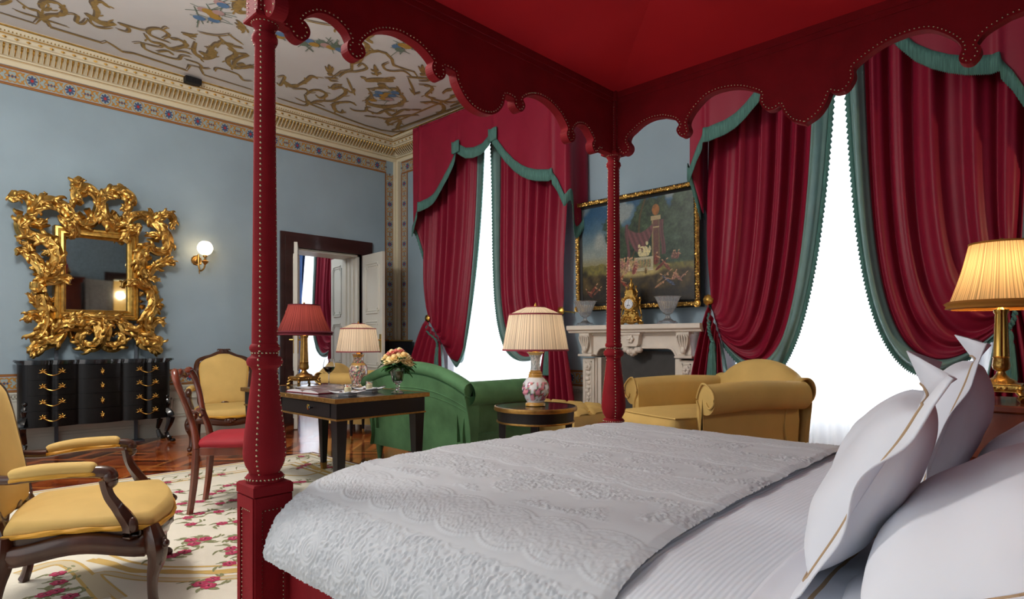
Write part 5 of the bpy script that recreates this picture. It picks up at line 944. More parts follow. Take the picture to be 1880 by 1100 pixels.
# ================================================================ CHAIRS
def fauteuil(name, label):
    """open armchair; +x is the way it faces, +y its left"""
    r = empty(name, (0, 0, 0), 0, label, 'armchair', 'yellow open armchairs')
    WD = M['wood']
    fw, bw, dp = .33, .25, .27      # half widths, half depth
    S = .335                         # top of the rail
    # serpentine rail
    def rail_pts(n=16):
        fr = [(dp+.035*math.cos(t*PI/2)**1, fw*t, S-.055+.02*math.cos(t*PI)*-1) for t in [-1+2*i/n for i in range(n+1)]]
        left = [(dp-(2*dp)*t, fw+(bw-fw)*t+.018*math.sin(PI*t), S-.055-.018*math.cos(2*PI*t)) for t in [i/n for i in range(n+1)]]
        back = [(-dp, bw-2*bw*t, S-.04) for t in [i/8 for i in range(9)]]
        right = [(-dp+(2*dp)*t, -(bw+(fw-bw)*t)-.018*math.sin(PI*t), S-.055-.018*math.cos(2*PI*t)) for t in [i/n for i in range(n+1)]]
        return fr[1:-1]+left[:-1]+back[:-1]+right[:-1]
    mb = MB(); rp = rail_pts(); mb.tube(rp, .028, 10, flat=1.5, closed=True, lobes=2, la=.1); mb.tube([(p[0]*1.03, p[1]*1.03, p[2]-.03) for p in rp], .009, 6, closed=True); mb.tube([(p[0]*1.035, p[1]*1.035, p[2]+.006) for p in rp], .007, 6, closed=True)
    mb.sphere((dp+.055, 0, S-.06), (.02, .06, .03), 10, 6)
    for k in range(5): mb.sphere((dp+.065, -.04+.02*k, S-.06+.012*math.cos(k*PI/2)), .012, 6, 5)
    mb.prism([(p[0]*.985, p[1]*.985) for p in rp], lambda a, b, t: (a, b, t), S-.06, S-.006); mb.build('seat_rail', WD, r)
    def leg(x, y, front):
        mb = MB(); sy = 1 if y > 0 else -1; sx = 1 if x > 0 else -1
        if front: P = [(x, y, S, .03), (x+.022, y+sy*.02, S-.07, .042), (x+.026, y+sy*.022, S-.12, .034), (x+.008, y+sy*.006, .14, .021), (x+.012, y+sy*.010, .05, .019), (x+.035, y+sy*.025, .022, .022), (x+.045, y+sy*.032, .012, .014)]
        else: P = [(x, y, S, .03), (x-.005, y, S-.09, .036), (x-.02, y, .16, .023), (x-.045, y, .05, .02), (x-.06, y, .012, .022)]
        P = smoothlist(P, 5); mb.tube([p[:3] for p in P], [p[3] for p in P], 12, lobes=4, la=.08, up=(1, 0, 0))
        if front:
            for k in range(5): mb.sphere((x+.055-.004*k, y+sy*.04, S-.05-.02*k), (.012, .012, .014), 6, 5)
            mb.sphere((x+.062, y+sy*.045, S-.06), .016, 8, 6)
        mb.build('leg', WD, r)
    for s in (-1, 1): leg(dp, s*(fw-.005), True); leg(-dp, s*bw, False)
    # seat cushion
    def seat(u, v):
        # polar patch so that the rim follows the rail
        a = u*2*PI; c, s_ = math.cos(a), math.sin(a); q = max(abs(c), abs(s_))**.75; qx, qy = c/q, s_/q
        qx = max(-1, min(1, qx)); qy = max(-1, min(1, qy))
        rim = (qx*dp*1.03+(.045*(1-qy*qy) if qx > 0 else 0), qy*((fw+bw)/2+(fw-bw)/2*qx)*1.0)
        if v < .45: t = v/.45; k = math.sin(t*PI/2); return (rim[0]*k, rim[1]*k, S+.075-.025*k**4)
        t = (v-.45)/.55; bul = 1+.07*math.sin(t*PI)**.8
        return (rim[0]*bul, rim[1]*bul, S+.05-(.075+.022*math.cos(2*a))*t)
    mb = MB(); mb.grid(64, 22, seat); mb.build('seat_cushion', M['yellow'], r, ang=0)
    ed = [seat(i/96, .86) for i in range(96)]
    mb = MB(); mb.tube([(p[0]*1.025, p[1]*1.025, p[2]) for i, p in enumerate(ed)], .0095, 7, closed=True, lobes=2, la=.2, twist=.9); mb.build('braid', M['cord'], r)
    # back: shield outline in a leaning plane
    BZ, BH = S+.03, .56
    def bk(a, b, d=0.): # a across, b up along the back
        return (-dp-.035-b*.24-d*.97, a, BZ+b*.97-d*.24)
    half = [(0, .03), (.10, .035), (.17, .0), (.225, .03), (.235, .12), (.25, .25), (.262, .38), (.245, .47), (.19, .505), (.12, .525), (.05, .56), (0, .572)]
    full = smoothlist(half[:-1]+[(-x, y) for x, y in reversed(half[1:])], 5, closed=True)
    mb = MB(); mb.tube([bk(a, b, .0) for a, b in full], .024, 10, up=(1, 0, 0), closed=True, flat=1.1, lobes=4, la=.1); mb.tube([bk(a*.94, .285+(b-.285)*.95, -.018) for a, b in full], .007, 6, closed=True)
    mb.tube([bk(a*1.03, .285+(b-.285)*1.02, -.014) for a, b in full], .006, 6, closed=True)
    for k in range(7): a = -.06+.02*k; mb.tube(smoothlist([bk(a*.4, .57, -.02), bk(a*.8, .60, -.03), bk(a*1.1, .585, -.034)], 3), [.012, .011, .01, .009, .008, .006, .003], 6)
    mb.sphere(bk(0, .03, -.02), (.02, .05, .022), 8, 6)
    for s in (-1, 1): mb.tube([(-dp, s*bw*.93, S-.02), bk(s*.2, .05)], .022, 8)
    mb.build('back_frame', WD, r)
    def halfw(b_):
        # half width of the shield at height b_
        best = 0
        for (x1_, y1_), (x2_, y2_) in zip(half, half[1:]):
            if min(y1_, y2_) <= b_ <= max(y1_, y2_) and y1_ != y2_: best = max(best, x1_+(x2_-x1_)*(b_-y1_)/(y2_-y1_))
        return best
    def pad(u, v, sgn=1):
        q = (u*2-1); bb = .285+(v*.568-.284)*.985; wv = halfw(max(.032, min(.568, .285+(bb-.285))))*.94; a_ = q*wv
        k = (max(0, 1-abs(q)**4)*max(0, 1-abs(2*v-1)**5))**.5
        top = -.02*q*q*max(0, v-.75)/.25*0
        return bk(a_, bb+top, -.048*k-.004 if sgn > 0 else .022*k+.004)
    mb = MB(); mb.grid(28, 34, pad); mb.grid(28, 34, lambda u, v: pad(1-u, v, -1)); mb.build('back_cushion', M['yellow'], r, ang=0)
    mb = MB(); mb.tube([bk(a*.91, .285+(b-.285)*.92, -.012) for a, b in full], .0085, 7, closed=True, lobes=2, la=.2, twist=.9); mb.build('braid', M['cord'], r)
    for s in (-1, 1):
        mb = MB(); top = S+.215
        P = smoothlist([bk(s*.245, .20)+(.018,), (-dp+.02, s*.285, top-.005, .017), (-.08, s*.325, top+.01, .018), (.06, s*.345, top+.012, .022), (.118, s*.35, top, .026), (.125, s*.35, top-.03, .024), (.10, s*.345, top-.035, .014)], 6)
        mb.tube([p[:3] for p in P], [p[3] for p in P], 10)
        P = smoothlist([(.10, s*.348, top-.02, .022), (.115, s*.345, top-.08, .021), (.15, s*.335, S+.08, .024), (.19, s*.335, S+.02, .03), (.195, s*.335, S-.03, .03)], 6)
        mb.tube([p[:3] for p in P], [p[3] for p in P], 10, lobes=4, la=.14)
        mb.sphere((.12, s*.35, top-.008), (.03, .03, .03), 12, 8); mb.sphere((.205, s*.36, S+.02), (.02, .014, .03), 8, 6)
        ar = mb.build('armrest', WD, r)
        mb = MB(); P = smoothlist([(-dp+.035, s*.288, top+.006, .010), (-dp+.045, s*.29, top+.010, .026), (-.12, s*.315, top+.020, .031), (.02, s*.335, top+.022, .029), (.06, s*.341, top+.020, .026), (.072, s*.342, top+.018, .010)], 5)
        mb.tube([p[:3] for p in P], [p[3] for p in P], 14, flat=.95); mb.build('arm_pad', M['yellow'], ar)
        mb = MB()
        for sd in (-1, 1): mb.tube([(p[0], p[1]+sd*p[3]*.95, p[2]-.014) for p in P], .007, 6, lobes=2, la=.2, twist=.9)
        mb.build('braid', M['cord'], ar)
    return r
fa = fauteuil('open_armchair', 'yellow velvet open armchair in the left foreground, its back cut by the photo edge')
fa.location = (.635, 3.17, 0); fa.rotation_euler.z = math.radians(-19); fa.scale = (.9, 1.07, 1.06)
fb = copy_tree(fa); fb['label'] = 'yellow velvet open armchair against the blue wall, behind the red seated side chair'
fb.location = (2.56, 6.72, 0); fb.rotation_euler.z = math.radians(-106); fb.scale = (1.06, 1.06, 1.06)

# side chair with red seat
sd = empty('side_chair', (1.64, 4.16, 0), math.radians(-33), 'mahogany side chair with a crimson velvet seat drawn up to the desk', 'chair')
mb = MB(); mb.prism([(.21, -.235), (.21, .235), (-.20, .185), (-.20, -.185)], zed, .375, .43); mb.build('seat_rail', M['mahog'], sd, smooth=False, bevel=.006)
mb = MB()
def seatf(u, v):
    a = u*2*PI; c, s_ = math.cos(a), math.sin(a); q = max(abs(c), abs(s_))**.85; qx, qy = c/q, s_/q; rim = (qx*.205+.01, qy*(.212+.025*qx))
    if v < .6: k = math.sin(v/.6*PI/2); return (rim[0]*k, rim[1]*k, .505-.035*k**4)
    t = (v-.6)/.4; b = 1+.05*math.sin(t*PI); return (rim[0]*b, rim[1]*b, .47-.045*t)
mb.grid(56, 16, seatf); mb.build('seat', M['redv'], sd, ang=0)
for s in (-1, 1):
    P = smoothlist([(.20, s*.22, .42, .026), (.225, s*.235, .34, .028), (.215, s*.225, .2, .019), (.20, s*.215, .06, .016), (.215, s*.22, .0, .018)], 5)
    mb = MB(); mb.tube([p[:3] for p in P], [p[3] for p in P], 8, lobes=4, la=.12, up=(1, 0, 0)); mb.build('leg', M['mahog'], sd)
    P = smoothlist([(-.235, s*.185, .0, .017), (-.21, s*.185, .2, .02), (-.195, s*.18, .42, .023)], 6)
    mb = MB(); mb.tube([p[:3] for p in P], [p[3] for p in P], 8, lobes=4, la=.12, up=(1, 0, 0)); mb.build('leg', M['mahog'], sd)
    P = smoothlist([(-.195, s*.18, .42, .023), (-.21, s*.165, .52, .022), (-.24, s*.15, .62, .019), (-.27, s*.185, .74, .019), (-.305, s*.20, .85, .021), (-.325, s*.165, .905, .022), (-.33, s*.12, .905, .018)], 6)
    mb = MB(); mb.tube([p[:3] for p in P], [p[3] for p in P], 10, up=(1, 0, 0)); mb.build('back_post', M['mahog'], sd)
mb = MB(); P = smoothlist([(-.325, -.17, .905, .020), (-.335, -.09, .875, .022), (-.335, 0, .895, .028), (-.335, .09, .875, .022), (-.325, .17, .905, .020)], 6); mb.tube([p[:3] for p in P], [p[3] for p in P], 10, flat=.7, up=(1, 0, 0)); mb.build('top_rail', M['mahog'], sd)
mb = MB(); P = smoothlist([(-.24, -.15, .63, .010), (-.245, -.07, .645, .012), (-.245, 0, .625, .016), (-.245, .07, .645, .012), (-.24, .15, .63, .010)], 6); mb.tube([p[:3] for p in P], [p[3] for p in P], 8, flat=1.4, up=(1, 0, 0))
P = smoothlist([(-.235, -.15, .60, .007), (-.24, -.06, .59, .009), (-.24, 0, .61, .012), (-.24, .06, .59, .009), (-.235, .15, .60, .007)], 6); mb.tube([p[:3] for p in P], [p[3] for p in P], 8, up=(1, 0, 0)); mb.build('splat', M['mahog'], sd)

# upholstered pieces
def club(name, label):
    """rolled-arm easy chair, faces +x; near arm is -y side"""
    r = empty(name, (0, 0, 0), 0, label, 'armchair', 'yellow rolled-arm easy chairs'); Y_ = M['yellow']
    W, D = .41, .40
    mb = MB()
    for s in (-1, 1):
        # arm: swept section along x
        def arm(u, v, s=s):
            x = -D-.03+(2*D+.02)*u; tp = .76+.012*math.sin(u*PI)
            a = v
            # section in (y,z): outer panel up, roll, inner panel
            if a < .3: t = a/.3; return (x, s*(W-.02-.01*t-.035*math.sin(t*PI)*.6), .10+(tp-.20-.10)*t)
            if a < .8:
                t = (a-.3)/.5; g = -PI*.62+t*PI*1.55; cy_, cz2, R_ = W+.0, tp-.085, .085
                return (x, s*(cy_-.012+R_*math.cos(-g)*1.0), cz2+R_*math.sin(g))
            t = (a-.8)/.2; return (x, s*(W-.095), (tp-.13)-(tp-.13-.3)*t)
        mb.grid(14, 40, arm)
        # front cap of the arm
        P = [arm(1, i/40) for i in range(41)]; c = (P[0][0]+.012, s*(W-.05), .66); n = len(P)
        mb.add(P+[(c[0], s*(W-.03), .68), (c[0], s*(W-.06), .3)], [(i, i+1, n) for i in range(10, n-1)]+[(i, i+1, n+1) for i in range(0, 10)]+[(n+1, n, n-1)])
    mb.box(-D, D+.12, -W+.08, W-.08, .12, .42, bev=.02); mb.build('arms_and_base', Y_, r, ang=40, thick=0)
    for s in (-1, 1):
        mb = MB(); pts = smoothlist([(D+.005, s*(W-.03), .1), (D+.0, s*(W-.055), .55), (D+.0, s*(W-.06), .62), (D+.0, s*(W-.085), .68), (D, s*(W-.03), .765), (D, s*(W+.06), .72), (D, s*(W+.07), .66), (D, s*(W+.03), .63), (D, s*(W), .66)], 5)
        mb.tube(pts, .006, 6); mb.build('piping', Y_, r)
    def back(u, v):
        y = -W-.01+(2*W+.02)*u; arch = .10*math.sin(PI*u)**.6
        q_ = abs(2*u-1); tp = .77+.105*max(0, 1-(q_/.8)**2.2)**.8
        t = v
        if t < .35: k = t/.35; return (-D-.05-.06*k*k, y*.98, .10+(tp-.22)*k)
        if t < .75: g = -PI*.45+PI*1.3*(t-.35)/.4; return (-D-.055+.075*math.cos(PI-g)-.0, y, tp-.07+.07*math.sin(g))
        k = (t-.75)/.25; return (-D+.06+.04*math.sin(k*PI), y*.9, (tp-.12)-(tp-.12-.35)*k)
    mb = MB(); mb.grid(30, 36, back)
    mb.build('backrest', Y_, r, ang=0, thick=.01)
    mb = MB(); mb.grid(20, 20, lambda u, v: (-D+.08+(2*D-.02)*u, (-W+.09)*(1-2*v), .56+.03*math.sin(PI*u)*math.sin(PI*v)))
    def cus(u, v):
        a = u*2*PI; c, s_ = math.cos(a), math.sin(a); q = max(abs(c), abs(s_))**.92
        x, y = .10+c/q*(D+.06), s_/q*(W-.095)
        if v < .4: k = math.sin(v/.4*PI/2); return (.10+(x-.10)*k, y*k, .60-.03*k**3)
        if v < .6: t = (v-.4)/.2; return (.10+(x-.10)*(1+.02*math.sin(t*PI)), y*(1+.02*math.sin(t*PI)), .57-.13*t)
        k = math.cos((v-.6)/.4*PI/2); return (.10+(x-.10)*k, y*k, .44-.02*(1-k))
    mb = MB(); mb.grid(56, 24, cus); mb.build('seat_cushion', Y_, r, ang=0)
    for vz in (.4, .6): mb = MB(); mb.tube([tuple(c*1.01 if i < 2 else c for i, c in enumerate(cus(k/56, vz))) for k in range(56)], .005, 6, closed=True); mb.build('cushion_piping', Y_, r)
    for sx in (-1, 1):
        for sy in (-1, 1):
            mb = MB(); mb.lathe([(.014, 0), (.024, .12)], c=(sx*(D-.06), sy*(W-.08), 0), seg=10); mb.build('leg', M['wood'], r)
    return r
ca_ = club('easy_chair', 'yellow velvet rolled-arm easy chair standing between the bed and the fireplace')
ca_.scale = (1.02, .93, 1.10); ca_.location = (3.98, 1.94, 0); ca_.rotation_euler.z = math.radians(159.5)
cb_ = copy_tree(ca_); cb_['label'] = 'yellow easy chair half hidden behind the green sofa, near the lamp with painted vase base'
cb_.location = (4.26, 6.75, 0); cb_.scale = (.9, .9, .93); cb_.rotation_euler.z = math.radians(-60)

# green sofa: back along Y, arms along +X, faces +X
SX, SY0, SY1 = 3.17, 3.52, 4.96
so = empty('sofa', (SX, (SY0+SY1)/2, 0), 0, 'green velvet sofa with an arched back and rolled arms, seen from behind', 'sofa')
G = M['green']; HW = (SY1-SY0)/2
def sback(u, v):
    y = -HW+2*HW*u; q = 2*u-1
    tp = .775+.155*(1-abs(q)**2.1)
    lean = -.10
    if v < .45: t = v/.45; return (.03+lean*t*t, y*(1-.05*(1-t)), .14+(tp-.08-.14)*t)
    if v < .8: g = -PI*.5+PI*1.25*(v-.45)/.35; return (-.005-.065*math.cos(g)+.0, y, tp-.055+.055*math.sin(g))
    t = (v-.8)/.2; return (.07+.03*math.sin(t*PI)+.02*t, y*.96, (tp-.09)-(tp-.09-.4)*t)
mb = MB(); mb.grid(50, 44, sback)
P = [(sback(1, i/44)) for i in range(45)]; 
for e in (0, 1):
    P = [sback(e, i/44) for i in range(45)]; n = len(P)
    FR_ = [(.10, P[k][1], P[k][2]) for k in range(0, 21)]; mb.add(P[:21]+FR_, [(k, k+1, 22+k, 21+k) for k in range(20)])
    mb.add(P[20:]+[(.02, P[25][1], P[20][2]+.05)], [(i, i+1, n-20) for i in range(n-21)])
mb.build('back', G, so, ang=28, thick=.0)
mb = MB()
mb.tube([(lambda p: (p[0]-.004, p[1], p[2]))(sback(i/50, .47)) for i in range(51)], .007, 6)
mb.tube([(lambda p: (p[0]-.002, p[1], p[2]))(sback(i/50, .36)) for i in range(51)], .004, 6)
mb.tube([(lambda p: (p[0]-.002, p[1], p[2]))(sback(i/50, .33)) for i in range(51)], .003, 6)
for e in (0, 1): mb.tube([(lambda p: (p[0], p[1]*1.003, p[2]))(sback(e, .02+.76*i/40)) for i in range(41)], .006, 6)
mb.build('piping', G, so)
mb = MB(); AD = .80
for s in (-1, 1):
    def arm(u, v, s=s):
        x = -.01+(AD+.07)*u; tp = .785
        if v < .35: t = v/.35; return (x, s*(HW-.05-.035*math.sin(t*PI)), .14+(tp-.22-.14)*t)
        if v < .82: t = (v-.35)/.47; g = -PI*.6+t*PI*1.5; return (x, s*(HW-.03+.095*math.cos(-g)), tp-.095+.095*math.sin(g))
        t = (v-.82)/.18; return (x, s*(HW-.15), (tp-.14)-(tp-.14-.3)*t)
    mb.grid(16, 40, arm); P = [arm(1, i/40) for i in range(41)]; n = len(P); mb.add(P+[(P[0][0]+.01, s*(HW-.06), .6)], [(i, i+1, n) for i in range(n-1)])
mb.box(.06, AD+.05, -HW+.06, HW-.06, .14, .36, bev=.02)
mb.build('arms_and_base', G, so, ang=60)
mb = MB()
for k in (0, 1): mb.box(.12, AD+.04, -HW+.14+k*(HW-.14)+.004, k*(HW-.14)-.004, .36, .50, bev=.035)
mb.build('seat_cushions', G, so, ang=50)
for x, y in ((.05, -HW+.1), (.05, HW-.12), (AD, -HW+.1), (AD, HW-.12)):
    mb = MB(); mb.lathe([(.016, 0), (.034, .15)], c=(x, y, 0), seg=10, sq=0); mb.build('leg', G if x < .1 else M['wood'], so)

# tufted ottoman
ot = empty('ottoman', (4.50, 3.82, 0), 0, 'yellow velvet button-tufted ottoman before the fireplace', 'ottoman')
ohx, ohy = .37, .56
btn = []
for i in range(-3, 4):
    for j in range(-5, 6):
        if (i+j) % 2 == 0: btn.append((i*.115, j*.105))
def otop(u, v):
    x, y = -ohx+2*ohx*u, -ohy+2*ohy*v
    d = min(math.hypot(x-a, y-b) for a, b in btn); ed = min(ohx-abs(x), ohy-abs(y))
    z = .50-.045*math.exp(-(d/.028)**2)+.012*math.sin(min(1, d/.08)*PI/2)-.05*math.exp(-ed/.03)
    # diagonal creases between the buttons
    a = (x/.115+y/.105)/2; b = (x/.115-y/.105)/2
    z -= .014*(math.exp(-((a-round(a))/.07)**2)+math.exp(-((b-round(b))/.07)**2))
    return (x, y, z)
mb = MB(); mb.grid(90, 130, otop); 
mb.add([], [])
mb.box(-ohx, ohx, -ohy, ohy, .13, .458, bev=.02); mb.build('cushion', M['yellow'], ot, ang=60)
mb = MB()
for a, b in btn:
    if abs(a) < ohx-.02 and abs(b) < ohy-.02: mb.sphere((a, b, .474), (.011, .011, .006), 8, 5)
mb.build('buttons', M['cord'], ot)
for sx in (-1, 1):
    for sy in (-1, 1):
        mb = MB(); mb.lathe([(.012, 0), (.015, .01), (.024, .13)], c=(sx*(ohx-.05), sy*(ohy-.05), 0), seg=12); mb.build('leg', M['brass'], ot)
# ================================================================ RUG
RX0, RX1, RY0, RY1 = -2.2, 2.95, .55, 5.60
rug_mats = [mat('rug_ivory', (226, 220, 204), .95, bump=.2, bscale=260, var=.04, vscale=3), mat('rug_rose', (186, 60, 96), .95), mat('rug_rose_light', (214, 110, 136), .95), mat('rug_olive', (136, 138, 100), .95), mat('rug_gold', (204, 170, 100), .95), mat('rug_beige', (204, 190, 160), .95), mat('rug_burgundy', (96, 34, 44), .95)]
mb = MB(); mb.box(RX0, RX1, RY0, RY1, 0.0, .010, 0)
fr2 = lambda x, y, o: (x, y, .0105+o)
def rrect(i, w_, m, off):
    x0, x1, y0, y1 = RX0+i, RX1-i, RY0+i, RY1-i
    for a, b, c, d in ((x0, x1, y0, y0+w_), (x0, x1, y1-w_, y1), (x0, x0+w_, y0, y1), (x1-w_, x1, y0, y1)): mb.add([fr2(a, c, off), fr2(b, c, off), fr2(b, d, off), fr2(a, d, off)], [(0, 1, 2, 3)], m)
rrect(0, .02, 6, 0); rrect(.05, .03, 4, 0); rrect(.36, .018, 4, 0); rrect(.42, .03, 4, 0); rrect(.13, .012, 3, 0)
rg = random.Random(21)
def rose(x, y, s=1.):
    a0 = rg.random()*6
    for k in range(4):
        a = a0+k*1.6+rg.uniform(-.3, .3); L_ = rg.uniform(.08, .15)*s
        pts = smoothlist([(x, y), (x+math.cos(a)*L_*.6, y+math.sin(a)*L_*.6), (x+math.cos(a+.5)*L_, y+math.sin(a+.5)*L_)], 4); ribbon(mb, pts, .016*s, fr2, 3, True, .0004)
        for q in (.55, .8): disc2(mb, x+math.cos(a+.15)*L_*q+.012, y+math.sin(a+.15)*L_*q, .024*s, .010*s, fr2, 3, .0006, 8, a+1)
    for k in range(6): a = a0+k*PI/3; disc2(mb, x+.024*s*math.cos(a), y+.024*s*math.sin(a), .022*s, .018*s, fr2, 1, .0012+.0003*k, 9, a)
    for k in range(4): a = a0+k*PI/2+.5; disc2(mb, x+.013*s*math.cos(a), y+.013*s*math.sin(a), .010*s, .006*s, fr2, 2, .0034+.0003*k, 8, a)
    disc2(mb, x, y, .008*s, .008*s, fr2, 6, .005, 8)
for x, y in BAKED['roses']:
    if RX0+.1 < x < RX1-.06 and RY0+.1 < y < RY1-.06: rose(x, y, .78)
for wd, pts in BAKED['bands']:
    pts = [p for p in pts if RX0 < p[0] < RX1-.03 and RY0 < p[1] < RY1-.03]
    if len(pts) < 2: continue
    s = resample([(x, y, 0) for x, y in smoothlist(pts, 6)], .02); s = [(p.x, p.y) for p in s]
    ribbon(mb, s, wd*.013, fr2, 4, False, .0001)
    if wd >= 4: ribbon(mb, s, wd*.008, fr2, 5, False, .0005)
# scrolls along the border and sprigs in the parts the photo hardly shows
for k in range(26):
    x = RX0+.3+k*.19; y = RY1-.25
    ribbon(mb, smoothlist([(x, y-.06), (x+.05, y+.05), (x+.12, y), (x+.08, y-.05), (x+.15, y+.05)], 5), .012, fr2, 3, True, .0002)
    if k % 3 == 1: rose(x+.05, y-.01, .7)
for k in range(22):
    y = RY0+.3+k*.21; x = RX1-.25
    ribbon(mb, smoothlist([(x-.06, y), (x+.05, y+.05), (x, y+.12), (x-.05, y+.08), (x+.05, y+.15)], 5), .012, fr2, 3, True, .0002)
    if k % 3 == 1: rose(x, y+.05, .7)
for k in range(16): rose(rg.uniform(RX0+.6, -.1), rg.uniform(RY0+.6, 4.9))
for k in range(3): rose(rg.uniform(1.7, 2.5), rg.uniform(3.6, 5.0), .7)
tag(mb.build('rug', rug_mats, smooth=False), 'large ivory floral rug with roses and a burgundy edge on the parquet', 'rug')

# ================================================================ DESK
TX0, TX1, TY0, TY1, TZ = 1.95, 2.69, 3.42, 4.86, .738
dk = empty('desk', ((TX0+TX1)/2, (TY0+TY1)/2, 0), 0, 'black writing desk with brass-edged top and square tapering legs', 'desk')
hx, hy = (TX1-TX0)/2, (TY1-TY0)/2
mb = MB(); mb.box(-hx+.012, hx-.012, -hy+.012, hy-.012, TZ-.026, TZ); mb.build('desk_top', M['black'], dk, smooth=False)
def rectband(mb, hx, hy, z0, z1, t, bev=.003):
    mb.box(-hx, hx, -hy, -hy+t, z0, z1, bev=bev); mb.box(-hx, hx, hy-t, hy, z0, z1, bev=bev); mb.box(-hx, -hx+t, -hy+t, hy-t, z0, z1, bev=bev); mb.box(hx-t, hx, -hy+t, hy-t, z0, z1, bev=bev)
mb = MB(); rectband(mb, hx, hy, TZ-.028, TZ+.002, .014); rectband(mb, hx-.003, hy-.003, TZ-.022, TZ-.008, .014)
for s in (-1, 1):
    for k in range(9): mb.dome((-hx+.05+k*(2*hx-.1)/8, s*(hy), TZ-.013), .004, (0, s, 0))
    for k in range(14): mb.dome((s*hx, -hy+.05+k*(2*hy-.1)/13, TZ-.013), .004, (s, 0, 0))
mb.build('brass_edging', M['brassd'], dk)
mb = MB(); rectband(mb, hx-.018, hy-.018, .598, .610, .012); mb.build('lower_brass_edging', M['brassd'], dk)
mb = MB(); mb.box(-hx+.025, hx-.025, -hy+.025, hy-.025, .600, TZ-.026); mb.build('apron', M['blackw'], dk, smooth=False)
for y0, y1 in ((-hy+.10, -.06), (.06, hy-.10)):
    mb = MB(); mb.box(-hx+.020, -hx+.03, y0, y1, .615, TZ-.035, bev=.002); d_ = mb.build('drawer', M['blackw'], dk)
    mb = MB(); mb.T = Matrix.Translation((-hx+.020, (y0+y1)/2, .665)) @ Matrix.Rotation(-PI/2, 4, 'Y'); mb.lathe([(.019, 0), (.019, .003), (.015, .005), (.006, .004)], seg=20); mb.T = None
    mb.build('escutcheon', M['brass'], d_)
    mb = MB(); mb.T = Matrix.Translation((-hx+.020, (y0+y1)/2-.06, .665)) @ Matrix.Rotation(-PI/2, 4, 'Y'); mb.lathe([(.005, 0), (.005, .014), (.012, .02), (.013, .026), (.008, .03), (.001, .031)], seg=16); mb.T = None
    mb.build('knob', M['black'], d_)
for sx in (-1, 1):
    for sy in (-1, 1):
        mb = MB(); cx_, cy_ = sx*(hx-.065), sy*(hy-.065); mb.lathe([(.021, .055), (.038, .600)], c=(cx_, cy_, 0), seg=4, sq=0, rot=PI/4) if 0 else None
        vs = []
        for z, h in ((.055, .019), (.60, .038)): vs += [(cx_-h, cy_-h, z), (cx_+h, cy_-h, z), (cx_+h, cy_+h, z), (cx_-h, cy_+h, z)]
        mb.add(vs, [(3, 2, 1, 0), (4, 5, 6, 7), (0, 1, 5, 4), (1, 2, 6, 5), (2, 3, 7, 6), (3, 0, 4, 7)]); lg = mb.build('leg', M['blackw'], dk, smooth=False)
        mb = MB(); vs = []
        for z, h in ((.011, .017), (.06, .0215), (.065, .023)): vs += [(cx_-h, cy_-h, z), (cx_+h, cy_-h, z), (cx_+h, cy_+h, z), (cx_-h, cy_+h, z)]
        mb.add(vs, [(3, 2, 1, 0), (8, 9, 10, 11)]+[(r*4+i, r*4+(i+1) % 4, r*4+4+(i+1) % 4, r*4+4+i) for r in (0, 1) for i in range(4)]); mb.build('brass_shoe', M['brassd'], lg, smooth=False)

